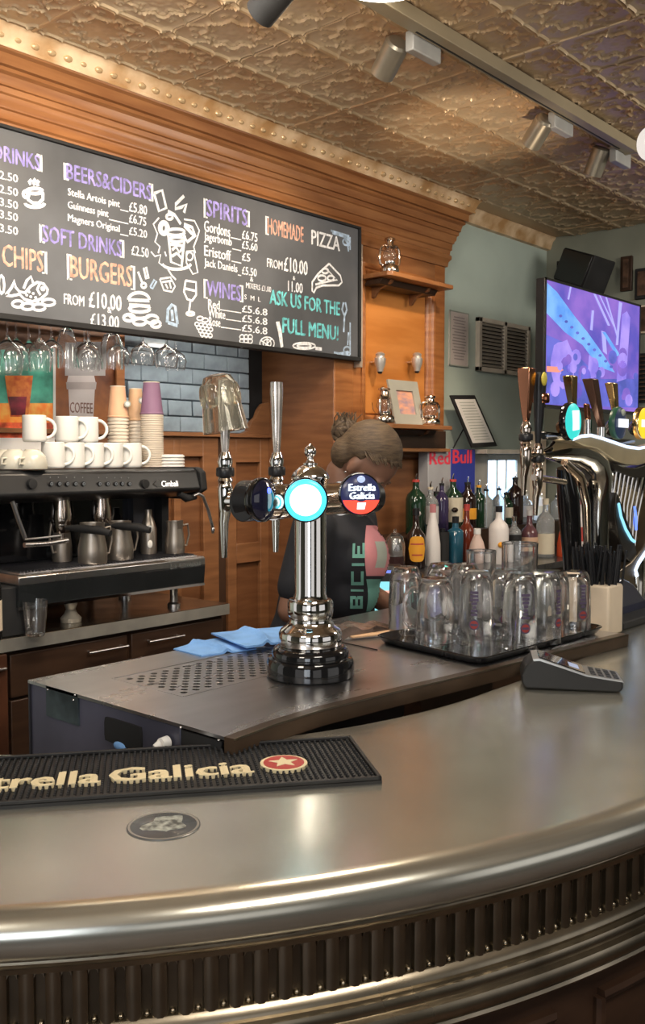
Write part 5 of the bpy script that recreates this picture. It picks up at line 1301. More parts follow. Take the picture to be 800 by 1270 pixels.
# ================================================ LEFT COUNTER
ZC = 0.965
lc = thing('coffee_counter', 'dark wooden counter with steel worktop and bar handled drawers, under the coffee machine', 'counter', (1.9, 3.1, 0))
b = B(); b.box(0.4, 2.605, 2.80, 3.45, ZC - 0.045, ZC); obj('worktop', b, M('worktop_steel', (0.46, 0.43, 0.38), 0.24, metal=1.0, var=0.25, scale=5, rvar=0.1), lc, world=True, bevel=0.004)
b = B(); b.box(0.4, 2.606, 2.7985, 2.8005, ZC - 0.044, ZC - 0.002); obj('worktop_lit_edge', b, M('worktop_lit_edge', (0.42, 0.40, 0.36), 0.35, metal=0.55), lc, world=True)  # thin sheet over the front edge, its lit brightness put into the colour
b = B(); b.box(0.4, 2.59, 2.83, 3.44, 0.08, ZC - 0.045); obj('carcass', b, woodk, lc, world=True)
for u0, u1 in ((0.95, 1.615), (1.63, 2.105), (2.125, 2.58)):
    b = B(); b.box(u0, u1, 2.812, 2.83, 0.76, ZC - 0.06); f = obj('drawer', b, woodk, lc, world=True, bevel=0.003)
    b = B(); b.box(u0, u1, 2.812, 2.83, 0.10, 0.75); d = obj('door', b, woodk, lc, world=True, bevel=0.003)
    um = u1 - 0.10 if u0 != 2.125 else 2.27
    b = B(); b.cyl((um - 0.085, 2.785, ZC - 0.095), (um + 0.085, 2.785, ZC - 0.095), 0.005, n=10)
    for s in (-0.07, 0.07): b.cyl((um + s, 2.785, ZC - 0.095), (um + s, 2.815, ZC - 0.095), 0.004, n=8)
    obj('bar_handle', b, steel, f, world=True)
b = B(); b.box(0.4, 1.61, 2.795, 2.83, 0.0, ZC - 0.05); obj('end_panel', b, M('red_brown_wood', (0.07, 0.025, 0.012), 0.45, var=0.2), lc, world=True, bevel=0.003)

# ================================================ COFFEE MACHINE
MU0, MU1 = 1.60, 2.475; MV = 2.83
cm = thing('coffee_machine', 'wide black two group espresso machine with chrome drip tray under white mugs', 'coffee machine', (2.05, 3.05, ZC))
ZM = 1.515
b = B(); b.prism([(MU0, y, z) for y, z in ((MV, 1.425), (MV - 0.012, 1.435), (MV + 0.012, 1.505), (MV + 0.03, ZM), (3.32, ZM), (3.32, 1.40), (2.95, 1.40), (2.88, 1.415))], (MU1 - MU0, 0, 0)); obj('top_housing', b, M('machine_black', (0.022, 0.022, 0.023), 0.3, var=0.1), cm, world=True, bevel=0.006)
for u in (MU0 - 0.012, MU1):
    b = B(); b.prism([(u, y, z) for y, z in ((MV - 0.02, 1.43), (MV - 0.01, 1.50), (MV + 0.02, ZM + 0.004), (3.33, ZM + 0.004), (3.33, 1.39), (2.90, 1.39))], (0.012 if u < 2 else 0.030, 0, 0)); obj('end_cheek', b, blackm, cm, world=True, bevel=0.006)
b = B(); b.box(MU0 + 0.01, MU1 - 0.01, 3.10, 3.32, 1.14, 1.41); obj('back_body', b, blackm, cm, world=True)
b = B(); b.box(MU0 + 0.02, MU1 - 0.14, 3.085, 3.10, 1.18, 1.40); obj('splash_panel', b, blackg, cm, world=True)
b = B(); b.box(2.32, 2.44, 3.05, 3.099, 1.17, 1.40); obj('mirror_panel', b, steeld, cm, world=True)
for u in (MU0 + 0.01, MU1 - 0.05):
    b = B(); b.box(u, u + 0.035, 3.0, 3.1, 1.16, 1.41); obj('upright', b, blackm, cm, world=True)
# drip tray and base
b = B(); b.prism([(1.66, y, z) for y, z in ((MV - 0.03, 1.135), (MV - 0.03, 1.160), (MV - 0.02, 1.168), (3.15, 1.168), (3.15, 1.135))], (2.478 - 1.66, 0, 0)); obj('chrome_tray_lip', b, steel, cm, world=True, bevel=0.002)
b = B(); b.box(1.68, 2.46, MV, 3.14, 1.168, 1.172); obj('grid_sheet', b, steel, cm, world=True)
gb = B()
for k in range(60):
    u = 1.69 + k * 0.0129; gb.box(u, u + 0.004, MV + 0.01, 3.12, 1.172, 1.176)
g_ = obj('grid_bars', gb, steeld, cm, world=True, smooth=False); g_['kind'] = 'stuff'
b = B(); b.prism([(1.66, y, z) for y, z in ((MV - 0.022, 1.060), (MV - 0.030, 1.135), (3.30, 1.135), (3.30, 1.060))], (2.478 - 1.66, 0, 0)); obj('base_panel', b, M('machine_gloss_panel', (0.025, 0.028, 0.03), 0.08, metal=0.3, coat=1.0, var=0.1), cm, world=True)
b = B(); b.box(1.66, 2.478, MV - 0.026, MV - 0.018, 1.052, 1.062); obj('chrome_strip', b, chrome, cm, world=True)
for u in (1.74, 2.40):
    for y in (2.90, 3.22):
        b = B(); b.lathe([(0, 0), (0.026, 0), (0.026, 0.012), (0.016, 0.02), (0.016, 0.075), (0.022, 0.095), (0, 0.095)], 20, (u, y, ZC + 0.0005)); obj('foot', b, steel, cm, world=True)
b = B(); b.box(1.58, 1.70, MV - 0.01, 3.25, ZC + 0.001, 1.13); obj('left_box', b, blackm, cm, world=True, bevel=0.004)
# buttons
def MP(px, py, off=0.0): q = onv(px, py, MV + off); return q
bw = EM('button_glyph', (0.45, 0.45, 0.42), 0.35)
for px in (64, 74, 84, 94, 104, 124, 134, 144, 152, 161):
    q = MP(px, 600, -0.008)
    b = B(); b.lathe([(0, 0), (0.009, 0), (0.008, 0.003), (0, 0.003)], 14, (q.x, MV - 0.006, q.z), (0, -1, 0)); obj('button', b, black, cm, world=True)
    b = B(); b.lathe([(0.003, 0.0032), (0.006, 0.0034), (0.003, 0.0036)], 10, (q.x, MV - 0.006, q.z), (0, -1, 0)); obj('button_mark', b, bw, cm, world=True)
    b = B(); b.ball((q.x, MV - 0.001, q.z + 0.022), 0.0022, 6, 4); obj('button_light', b, bw, cm, world=True)
for px in (38, 178): 
    q = MP(px, 600); b = B(); b.lathe([(0, 0), (0.018, 0), (0.016, 0.012), (0, 0.014)], 20, (q.x, MV - 0.004, q.z), (0, -1, 0)); obj('knob', b, blackm, cm, world=True)
q = MP(196, 600)
text('maker_badge', 'Cimbali', steel, cm, (q.x + 0.01, MV - 0.008, q.z - 0.012), (1, 0, 0), (0, 0.2, 1), 0.08, 0.022, 0.002, 0.05)
b = B(); b.prism([(q.x + x, MV - 0.0095, q.z + z) for x, z in ((-0.028, 0), (-0.008, 0.014), (0.004, 0.010), (0.004, -0.010), (-0.008, -0.014))], (0, 0.001, 0)); obj('maker_emblem', b, steel, cm, world=True)
q = MP(205, 704); text('maker_badge', 'La Cimbali', M('faint_grey_print', (0.16, 0.17, 0.17), 0.4), cm, (q.x, MV - 0.029, q.z - 0.004), (1, 0, 0), (0, 0, 1), 0.15, 0.020, 0.002, 0.03)
# groups with portafilters
for px, hx in ((78, -0.03), (128, 0.0)):
    q = onv(px, 640, 2.95)
    b = B(); b.lathe([(0, 0), (0.036, 0), (0.038, 0.02), (0.034, 0.06), (0.030, 0.10), (0, 0.10)], 24, (q.x, 2.96, 1.32)); obj('group_head', b, chromew, cm, world=True)
    b = B(); b.lathe([(0, 0), (0.030, 0.002), (0.034, 0.02), (0.034, 0.034), (0, 0.034)], 24, (q.x, 2.96, 1.285)); pf = obj('portafilter', b, chromew, cm, world=True)
    b = B(); b.tube([(q.x, 2.93, 1.305), (q.x + 0.01, 2.88, 1.305), (q.x + 0.05, 2.80, 1.30), (q.x + 0.07, 2.76, 1.29)], [0.008, 0.014, 0.016, 0.012], 12); obj('handle', b, blackm, pf, world=True)
    b = B(); b.tube([(q.x, 2.96, 1.285), (q.x, 2.96, 1.265)], 0.012, 10); obj('spout', b, chromew, pf, world=True)
# steam wands
def wand(name, pts, r=0.006): b = B(); b.tube(pts, r, 10); return obj(name, b, steel, cm, world=True)
wand('steam_wand', [onv(x, y, 2.82) for x, y in ((15, 622), (17, 627), (23, 645), (31, 667))], 0.0075)
wand('tray_rail', [onv(x, y, 2.90) for x, y in ((30, 669), (52, 667), (76, 664))], 0.004)
wand('tray_rail', [onv(x, y, 2.84) for x, y in ((30, 676), (60, 674), (84, 670))], 0.009)
b = B(); b.tube([onv(x, y, 2.84) for x, y in ((222, 612), (231, 618), (243, 617))], [0.012, 0.016, 0.008], 12); obj('wand_grip', b, blackm, cm, world=True)
wand('steam_wand', [onv(x, y, 2.82) for x, y in ((240, 615), (246, 612), (252, 616), (258, 632), (264, 655))], 0.0065)
b = B(); q = onv(264, 657, 2.82); b.ball(q, (0.008, 0.008, 0.016)); obj('wand_tip', b, steel, cm, world=True)

# milk jugs on the tray
def jug(lb, px, yb, yt, v, r=0.042, flip=1):
    q = onv(px, yb, v); h = onv(px, yt, v).z - 1.1765
    t = thing('milk_jug', lb, 'jug', (q.x, v, 1.1765), 0, 'steel milk jugs on the machine tray')
    b = B(); b.lathe([(0, 0), (r * 0.96, 0), (r, 0.006), (r, h * 0.35), (r * 0.80, h * 0.75), (r * 0.86, h), (r * 0.83, h), (r * 0.77, h * 0.75), (r * 0.96, h * 0.35), (r * 0.9, 0.006), (0, 0.004)], 28); obj('body', b, M('jug_steel', (0.42, 0.37, 0.32), 0.36, metal=0.9, var=0.05) if 'jug_steel' not in MATS else MATS['jug_steel'], t)
    b = B(); b.tube([(flip * r * 0.84, -0.01, h * 0.85), (flip * (r + 0.016), -0.012, h * 0.88), (flip * (r + 0.024), -0.012, h * 0.55), (flip * (r + 0.010), -0.012, h * 0.22), (flip * r * 0.95, -0.01, h * 0.22)], 0.0045, 8); obj('handle', b, MATS['jug_steel'], t)
    b = B(); b.prism([(-0.012, -r * 0.82, h - 0.03), (0.012, -r * 0.82, h - 0.03), (0.014, -r * 0.86, h + 0.002), (0.0, -r * 1.15, h + 0.006), (-0.014, -r * 0.86, h + 0.002)], (0, 0.003, 0)); obj('lip', b, MATS['jug_steel'], t)
jug('steel milk jug on the coffee machine tray, middle one with a warm reflection', 115, 692, 648, 2.87, 0.052)
jug('steel milk jug on the coffee machine tray, right of the middle one', 149, 690, 646, 2.90, 0.050)
jug('steel milk jug at the right end of the coffee machine tray', 217, 683, 646, 2.92, 0.040)
jug('smaller steel jug under the left group of the coffee machine', 77, 686, 640, 3.00, 0.036, -1)
q = onv(184, 640, 2.98)
mb = thing('syrup_bottle', 'dark bottle with pale round labels on the coffee machine tray', 'bottle', (q.x, 2.98, 1.1765))
b = B(); b.lathe([(0, 0), (0.030, 0), (0.032, 0.01), (0.032, 0.10), (0.022, 0.135), (0.014, 0.15), (0.014, 0.175), (0, 0.176)], 24); obj('body', b, MATS['jug_steel'], mb)
for z in (0.04, 0.10):
    b = B(); b.ball((-0.015, -0.028, z), (0.013, 0.006, 0.016)); obj('label', b, white, mb)

# things on the counter in front of the machine
q = onz(88, 771, ZC)
tp = thing('coffee_tamper', 'pale turned tamper standing on the steel worktop below the coffee machine', 'tamper', (q.x, q.y, ZC + 0.0005)); tp.scale = (1.3, 1.3, 1.35)
cr_ = M('tamper_cream', (0.62, 0.56, 0.46), 0.3, metal=0.3)
b = B(); b.lathe([(0, 0), (0.028, 0), (0.029, 0.010), (0.018, 0.022), (0.013, 0.034), (0.018, 0.048), (0.018, 0.054), (0.013, 0.062), (0.020, 0.078), (0.020, 0.086), (0.014, 0.092), (0, 0.094)], 28); obj('handle', b, cr_, tp)
b = B(); b.cyl((-0.035, 0.02, 0.083), (0.0, 0.0, 0.083), 0.013, 0.013, 16); obj('cross_knob', b, cr_, tp)
q = onz(50, 790, ZC)
tg = thing('tumbler_glass', 'empty clear tumbler glass on the steel worktop, left of the tamper', 'glass', (q.x, q.y + 0.03, ZC + 0.0005))
b = B(); b.lathe([(0, 0), (0.028, 0), (0.031, 0.004), (0.042, 0.118), (0.040, 0.118), (0.030, 0.010), (0, 0.008)], 28); obj('bowl', b, glass, tg)
q = onz(-6, 795, ZC)
wb = thing('wine_bottle', 'dark bottle with a cream label cut off by the left picture edge', 'bottle', (q.x, q.y + 0.03, ZC + 0.0005))
b = B(); b.lathe([(0, 0), (0.036, 0), (0.038, 0.006), (0.038, 0.17), (0.030, 0.20), (0.014, 0.225), (0.013, 0.29), (0, 0.291)], 28); obj('body', b, blackg, wb)
b = B(); b.lathe([(0.0383, 0.03), (0.0387, 0.03), (0.0387, 0.13), (0.0383, 0.13)], 28); obj('label', b, cream, wb)

# ================================================ MUGS, CUPS AND LIDS ON THE MACHINE
def mug(lb, u, v, z, r=0.041, h=0.093, ang=0.0, nm='mug', grp='white mugs stacked on the coffee machine'):
    t = thing(nm, lb, 'mug', (u, v, z), ang, grp)
    b = B(); b.lathe([(0, 0.002), (r - 0.006, 0), (r - 0.002, 0.003), (r, 0.010), (r, h - 0.002), (r - 0.002, h), (r - 0.004, h - 0.002), (r - 0.004, 0.012), (r - 0.008, 0.006), (0, 0.006)], 32); obj('body', b, white, t)
    b = B(); b.tube([(r - 0.003 + 0.033 * math.sin(PI * k / 14), 0, h * (0.51 + 0.36 * math.cos(PI * k / 14))) for k in range(15)], 0.0058, 10); obj('handle', b, white, t)
    return t
ZT_ = ZM + 0.0045
words = ['leftmost', 'second from the left', 'third from the left', 'second from the right', 'rightmost']
mugu = [1.885, 1.968, 2.052, 2.138, 2.225]
for k, u in enumerate(mugu): mug('white mug in the lower row on the coffee machine, ' + words[k], u, 2.935, ZT_, ang=-0.55)
for k, (u, lb) in enumerate(((1.818, 'left'), (1.950, 'middle'), (2.036, 'right'))): mug('white mug in the upper row on the coffee machine, %s one of three' % lb, u, 2.945, ZT_ + 0.0935, ang=-0.5)
def teacup(lb, px, py, v):
    q = onv(px, py, v)
    t = thing('teacup', lb, 'cup', (q.x, v, ZT_), 0, 'upturned white cups on the coffee machine')
    b = B(); b.lathe([(0.050, 0), (0.051, 0.002), (0.050, 0.022), (0.044, 0.044), (0.032, 0.058), (0.024, 0.063), (0.023, 0.067), (0.019, 0.067), (0.018, 0.063), (0, 0.062), (0, 0.059), (0.024, 0.058), (0.040, 0.042), (0.047, 0.020), (0.048, 0)], 32); obj('body', b, MATS['cup_ivory'] if 'cup_ivory' in MATS else M('cup_ivory', (0.62, 0.59, 0.50), 0.2), t)
    b = B(); b.tube([(-0.04, -0.02, 0.016), (-0.062, -0.024, 0.018), (-0.06, -0.024, 0.036), (-0.036, -0.018, 0.038)], 0.004, 8); obj('handle', b, MATS['cup_ivory'], t)
teacup('ivory teacup upside down on the coffee machine, furthest left and at the back', 8, 578, 2.98)
teacup('ivory teacup upside down on the coffee machine, just left of the lower mug row', 40, 578, 2.865)
teacup('ivory teacup upside down on the coffee machine, between the other two upturned teacups', 18, 578, 2.90)

def stack(lb, px, yb, y_rim, yt, v, r, cm_, n, z0=None):
    """nested upturned paper cups: rims below, one whole cup on top"""
    q = onv(px, yb, v); zr = onv(px, y_rim, v).z; ztop = onv(px, yt, v).z
    z0 = ZT_
    t = thing('paper_cup_stack', lb, 'paper cups', (q.x, v, z0), 0, 'stacks of upturned paper cups')
    hs = (zr - z0) / n
    for k in range(n):
        b = B(); z = k * hs
        b.lathe([(r * 0.93, z), (r, z + 0.001), (r * 1.01, z + hs * 0.35), (r, z + hs * 0.62), (r * 0.92, z + hs * 0.68), (r * 0.91, z + hs), (r * 0.88, z + hs)], 24)
        obj('cup_rim', b, [MATS['rim_white']], t)
    h = ztop - zr; z = zr - z0
    b = B(); b.lathe([(r, z), (r * 1.015, z + 0.003), (r, z + 0.006), (r * 0.955, z + 0.007), (r * 0.70, z + h - 0.004), (r * 0.70, z + h), (r * 0.62, z + h), (r * 0.6, z + h - 0.006), (0, z + h - 0.006)], 28); obj('top_cup', b, cm_, t)
    b = B(); b.lathe([(r * 0.62, z + h + 0.0002), (r * 0.715, z + h + 0.0002), (r * 0.72, z + h - 0.003)], 28); obj('base_rim', b, MATS['rim_white'], t)
    return t, r, z, h
M('rim_white', (0.70, 0.62, 0.52), 0.5, var=0.02)
peach = M('peach_card', (0.72, 0.42, 0.26), 0.6, var=0.05)
q = stack('peach paper cup stack, left and behind the purple one, with a small round emblem', 147, 560, 518, 479, 3.05, 0.041, peach, 14)
q = stack('narrow tan paper cup stack between the peach and purple stacks', 169, 560, 522, 482, 3.09, 0.036, tanc, 13)
q = stack('tall stack of upturned paper cups topped by a purple cup', 189, 579, 514, 474, 2.97, 0.0455, purple, 24)
for px, py, v in ((158, 501, 3.0), (176, 497, 3.0)):
    q = onv(px, py, v); t = thing('round_cup_emblem', 'pale round emblem tag beside the paper cups, ' + ('left one' if px < 165 else 'right one'), 'emblem', q)
    b = B(); b.lathe([(0, -0.002), (0.013, -0.002), (0.013, 0.002), (0.010, 0.003), (0, 0.003)], 24, (0, 0, 0), (-0.5, -0.85, 0)); obj('disc', b, greyp, t)
    b = B(); b.lathe([(0, 0.0032), (0.008, 0.0034), (0, 0.004)], 20, (0, 0, 0), (-0.5, -0.85, 0)); obj('centre', b, paper, t)
ld = thing('cup_lids', 'short stack of white plastic cup lids at the right end of the coffee machine', 'lids', (2.42, 2.93, ZT_))
for k in range(4):
    b = B(); z = k * 0.0125
    b.lathe([(0.048, z), (0.052, z + 0.002), (0.051, z + 0.008), (0.046, z + 0.011), (0.044, z + 0.0123), (0, z + 0.0123), (0, z + 0.006), (0.04, z + 0.006)], 32); obj('lid', b, whitep, ld)

# ================================================ POSTERS LEFT OF THE TILES
def flat(name, pts_px, v, mat, parent, y=0.0, th=0.002):
    b = B(); b.prism([onv(x, yy, v) + Vector((0, y, 0)) for x, yy in pts_px], (0, -th, 0)); return obj(name, b, mat, parent, world=True, smooth=False)
b = B(); b.box(0.4, 2.56, 3.455, 3.499, 1.66, 2.14); tag(obj('alcove_back_panel', b, woodd, bevel=0.003), 'dark brown wooden panel behind the hanging glasses and drink posters', 'panel')
VP = 3.45
po = thing('drink_poster', 'bright orange and green poster of an iced red drink behind the mugs', 'poster', (1.75, VP, 1.55))
flat('sheet', [(-60, 430), (67, 430), (67, 562), (-60, 562)], VP, M('poster_green', (0.10, 0.50, 0.36), 0.4, var=0.3, scale=8), po, 0, 0.003)
flat('print', [(-60, 500), (67, 500), (67, 532), (-60, 532)], VP, M('poster_orange', (0.95, 0.24, 0.03), 0.4, var=0.4, scale=30, col2=(0.95, 0.48, 0.10)), po, -0.0035, 0.0005)
flat('print', [(-60, 524), (67, 524), (67, 552), (-60, 552)], VP, M('poster_red', (0.75, 0.12, 0.05), 0.4, var=0.3, scale=20), po, -0.0045, 0.0005)
flat('print', [(5, 466), (40, 466), (34, 517), (12, 517)], VP, M('poster_drink', (0.60, 0.08, 0.02), 0.3, var=0.4, scale=26, col2=(0.85, 0.28, 0.05)), po, -0.0055, 0.0005)
flat('print', [(9, 492), (32, 492), (30, 515), (13, 515)], VP, M('poster_drink_deep', (0.22, 0.01, 0.03), 0.3, var=0.3, scale=20), po, -0.0065, 0.0005)
flat('print', [(-60, 543), (67, 543), (67, 562), (-60, 562)], VP, paper, po, -0.0055, 0.0005)
flat('edge', [(65, 430), (68, 430), (68, 545), (65, 545)], VP, paper, po, -0.0045, 0.002)
pc = thing('coffee_poster', 'tall pale poster of a white takeaway coffee cup on brown', 'poster', (2.12, VP, 1.65))
flat('sheet', [(68, 418), (143, 418), (143, 560), (68, 560)], VP, M('poster_brown', (0.12, 0.035, 0.015), 0.4, var=0.4, scale=6, col2=(0.35, 0.12, 0.03)), pc, 0, 0.003)
pcw = M('poster_cup_white', (0.62, 0.56, 0.55), 0.5, var=0.06)
flat('print', [(84, 482), (117, 482), (115, 520), (86, 520)], VP, pcw, pc, -0.0035, 0.0005)
flat('print', [(81, 474), (119, 474), (118, 483), (82, 483)], VP, M('poster_lid', (0.45, 0.39, 0.38), 0.5), pc, -0.0045, 0.0005)
flat('print', [(84, 466), (116, 466), (118, 475), (82, 475)], VP, pcw, pc, -0.0040, 0.0005)
flat('print', [(80, 424), (130, 424), (130, 466), (80, 466)], VP, M('poster_text_panel', (0.36, 0.33, 0.33), 0.5, var=0.1), pc, -0.0035, 0.0005)
a, c = onv(86, 512, VP), onv(114, 512, VP)
text('print', 'COFFEE', M('poster_brown_ink', (0.22, 0.12, 0.10), 0.6), pc, (a.x, VP - 0.0042, a.z), (1, 0, 0), (0, 0, 1), c.x - a.x, 0.045, 0.0006, 0.04)
fs = thing('wooden_upright', 'orange wooden upright between the coffee poster and the blue grey tiles', 'upright', (2.59, 3.46, 1.66))
flat('post', [(143, 405), (153, 405), (153, 545), (143, 545)], 3.44, MATS['orange_wood'], fs, 0, 0.01)

# ================================================ HANGING WINE GLASSES
rk = thing('glass_rack', 'dark metal hanging rack of rails under the board holding upturned wine glasses', 'glass rack', (2.0, 3.15, 2.13))
for v in (3.06, 3.10, 3.17, 3.21, 3.28, 3.32):
    b = B(); b.cyl((0.9, v, 2.098), (2.85, v, 2.098), 0.0045, n=8); obj('rail', b, steeld, rk, world=True)
for u in (1.0, 1.6, 2.2, 2.8):
    b = B(); b.box(u, u + 0.012, 3.04, 3.34, 2.102, 2.139); obj('cross_bar', b, steeld, rk, world=True)
def wine(lb, u, v, h, r, shape=0):
    t = thing('wine_glass', lb, 'glass', (u, v, 2.1035), 0, 'stemmed glasses hanging upside down under the menu board')
    if shape == 0: bowl = [(0.004, -h * 0.45), (0.012, -h * 0.50), (r * 0.8, -h * 0.62), (r, -h * 0.78), (r * 0.82, -h), (r * 0.80, -h), (r * 0.97, -h * 0.78), (r * 0.77, -h * 0.63), (0.010, -h * 0.515), (0, -h * 0.51)]
    else: bowl = [(0.005, -h * 0.25), (r * 0.7, -h * 0.34), (r, -h * 0.52), (r * 0.98, -h), (r * 0.94, -h), (r * 0.96, -h * 0.53), (r * 0.66, -h * 0.36), (0, -h * 0.30)]
    b = B(); b.lathe(bowl, 28); obj('bowl', b, glass, t)
    b = B(); b.lathe([(0, 0.002), (r * 0.86, 0.001), (r * 0.86, -0.0005), (0.008, -0.006), (0.0035, -0.014), (0.0035, -h * 0.40), (0.006, bowl[0][1] - 0.004), (0, bowl[0][1] - 0.008)], 24); obj('stem_and_foot', b, glass, t)
wl = [(1.66, 3.08, .24, .050, 0), (1.80, 3.08, .25, .056, 0), (1.93, 3.08, .23, .046, 0), (2.045, 3.08, .21, .036, 1), (2.14, 3.08, .205, .046, 0), (2.25, 3.08, .20, .044, 1), (2.40, 3.08, .175, .052, 0), (2.52, 3.08, .175, .052, 0),
      (1.75, 3.19, .22, .048, 0), (1.90, 3.19, .22, .048, 0), (2.05, 3.19, .19, .046, 0), (2.20, 3.19, .19, .046, 0), (2.36, 3.19, .17, .050, 0), (2.66, 3.19, .17, .050, 0),
      (1.85, 3.30, .20, .046, 0), (2.02, 3.30, .20, .046, 0), (2.30, 3.30, .19, .046, 0)]
ordn = ['first', 'second', 'third', 'fourth', 'fifth', 'sixth', 'seventh', 'eighth']
rows_ = {3.08: ('front', 0), 3.19: ('middle', 0), 3.30: ('back', 0)}
for u, v, h, r, s in wl:
    nm_, k = rows_[v]; rows_[v] = (nm_, k + 1)
    wine('upside down stemmed glass in the %s row of the rack, %s from the left' % (nm_, ordn[k]), u, v, h, r, s)

# ================================================ BACK COUNTER, BOTTLES
ZK = 1.0
bc = thing('back_counter', 'dark topped back counter carrying the row of spirit bottles', 'counter', (4.5, 2.65, 0))
b = B(); b.box(3.35, 5.69, 2.36, 2.999, ZK - 0.035, ZK); obj('counter_top', b, M('dark_counter_top', (0.05, 0.048, 0.05), 0.2, var=0.2), bc, world=True, bevel=0.003)
b = B(); b.box(3.37, 5.69, 2.40, 2.995, 0, ZK - 0.035); obj('carcass', b, woodk, bc, world=True)
b = B(); b.box(3.70, 5.685, 2.80, 2.999, ZK + 0.0005, ZK + 0.155); stp = tag(obj('bottle_step', b, woodk, bevel=0.003), 'dark raised step at the back of the counter, behind the front bottles', 'step')
stz = ZK + 0.156
bgl = M('green_bottle_glass', (0.012, 0.035, 0.018), 0.06, coat=0.5); bbl = M('blue_bottle_glass', (0.02, 0.10, 0.16), 0.08, coat=0.5, var=0.1)
bdk = M('brown_bottle_glass', (0.02, 0.01, 0.008), 0.06, coat=0.5); bwh = M('white_bottle', (0.74, 0.70, 0.68), 0.3, var=0.03)
bcl = M('clear_bottle', (0.75, 0.78, 0.80), 0.05, trans=0.75, ior=1.3, var=0.0); bpu = M('violet_bottle_glass', (0.04, 0.03, 0.08), 0.08, coat=0.5)
yl = M('yellow_label', (0.80, 0.36, 0.03), 0.5, var=0.06); rl = M('red_label', (0.48, 0.06, 0.05), 0.5); cl_ = M('cream_label', (0.60, 0.54, 0.42), 0.6, var=0.05); wl_ = M('white_label', (0.55, 0.53, 0.52), 0.6, var=0.05); tl = M('tan_label', (0.55, 0.36, 0.25), 0.6, var=0.08)
def bottle(lb, px, yb, yt, w, glassm, capm, label=None, row=0, shape='std', lz_=(0.18, 0.55), spout=False, mark=None):
    """w = body width in photo pixels"""
    if row == 0:
        g = onz(px, yb, ZK); v = min(max(g.y, 2.42), 2.76); z0 = ZK + 0.0005
    else: v = 2.86 + (0.0 if row == 1 else 0.03); z0 = stz + 0.0005
    q = onv(px, yt, v); t_ = (q - EYE).dot(FW); r = w * 0.56 * t_ / F; h = q.z - z0
    t = thing('spirit_bottle', lb, 'bottle', (q.x, v, z0), 0, 'spirit bottles along the back counter')
    if shape == 'std': pr_ = [(0, 0), (r * .95, 0), (r, 0.005), (r, h * .60), (r * .85, h * .68), (r * .38, h * .76), (r * .32, h * .80), (r * .30, h * .93)]
    elif shape == 'square': pr_ = [(0, 0), (r * .97, 0), (r, 0.004), (r, h * .66), (r * .9, h * .70), (r * .42, h * .75), (r * .36, h * .90)]
    elif shape == 'cone': pr_ = [(0, 0), (r * .97, 0), (r, 0.004), (r * .96, h * .35), (r * .70, h * .62), (r * .38, h * .80), (r * .33, h * .90)]
    elif shape == 'round': pr_ = [(0, 0), (r * .9, 0), (r, 0.01), (r, h * .48), (r * .9, h * .56), (r * .5, h * .64), (r * .34, h * .70), (r * .30, h * .92)]
    r1 = pr_[-1][0]; hc = pr_[-1][1]
    b = B(); b.lathe(pr_ + [(0, hc)], 24); obj('body', b, glassm, t)
    spout = spout or row > 0
    top = h * (0.94 if spout else 1.0)
    b = B(); b.lathe([(0, hc - 0.012), (r1 * 1.18, hc - 0.012), (r1 * 1.2, top - 0.002), (0, top)], 16); obj('cap', b, capm, t)
    if spout:
        b = B(); b.tube([(0, 0, top - 0.002), (0, 0, top + h * .05), (0.004, -0.004, h + 0.012)], [0.005, 0.004, 0.003], 8); obj('pour_spout', b, chrome, t)
    if label is not None and shape == 'round' and label is yl:
        b = B(); a = math.radians(225); n_ = 10; z0_, z1_ = h * lz_[0], h * lz_[1]; lo, hi = [], []
        for k in range(n_ + 1):
            q_ = -1 + 2 * k / n_; e_ = math.sqrt(max(0, 1 - q_ ** 4)) * (z1_ - z0_) / 2; c_ = a + q_ * 0.95
            lo.append(b.bm.verts.new(((r + .001) * math.cos(c_), (r + .001) * math.sin(c_), (z0_ + z1_) / 2 - e_))); hi.append(b.bm.verts.new(((r + .001) * math.cos(c_), (r + .001) * math.sin(c_), (z0_ + z1_) / 2 + e_)))
        for k in range(n_): b.bm.faces.new((lo[k], lo[k + 1], hi[k + 1], hi[k]))
        obj('label', b, label, t)
        b = curved_patch(r + .0016, a - .7, a + .7, h * .40, h * .425); obj('label_print', b, rl, t); b = curved_patch(r + .0016, a - .55, a + .55, h * .22, h * .245); obj('label_print', b, rl, t)
    elif label is not None:
        b = B(); b.lathe([(r + .0003, h * lz_[0]), (r + .001, h * lz_[0]), (r + .001, h * lz_[1]), (r + .0003, h * lz_[1])], 24); obj('label', b, label, t)
    if mark is not None:
        b = B(); b.ball((-r * .72, -r * .72, h * (lz_[0] + lz_[1]) / 2), (r * .42, r * .30, h * .05)); obj('emblem', b, mark, t)
    return t
bottle('green bottle with red neck and pour spout, back row at the far left', 516, 0, 590, 23, bgl, rl, None, 1, spout=True, mark=wl_)
bottle('clear bottle with cream neck, back row in front of the drinks carton', 534, 0, 600, 18, bcl, cl_, wl_, 1)
bottle('violet bottle with black cap in front of the red lettering on the carton', 548, 0, 595, 16, bpu, black, None, 1)
bottle('dark green whiskey bottle with cream label and red neck, back row', 562, 0, 590, 22, bgl, rl, cl_, 2, spout=True, lz_=(0.15, 0.6), mark=bdk)
bottle('dark bottle with a pale yellow label near the yellow patch of the carton', 580, 0, 594, 20, bdk, blackm, yl, 1, lz_=(0.2, 0.42), spout=True)
bottle('clear bottle with dark cap, back row under the document stand', 603, 0, 603, 16, bcl, black, None, 1)
bottle('clear bottle with dark stopper in front of the bright window', 619, 0, 602, 15, bcl, blackm, None, 1)
bottle('tall dark wine bottle standing before the bright window edge', 639, 0, 588, 19, bdk, blackm, None, 1, lz_=(0.3, 0.5))
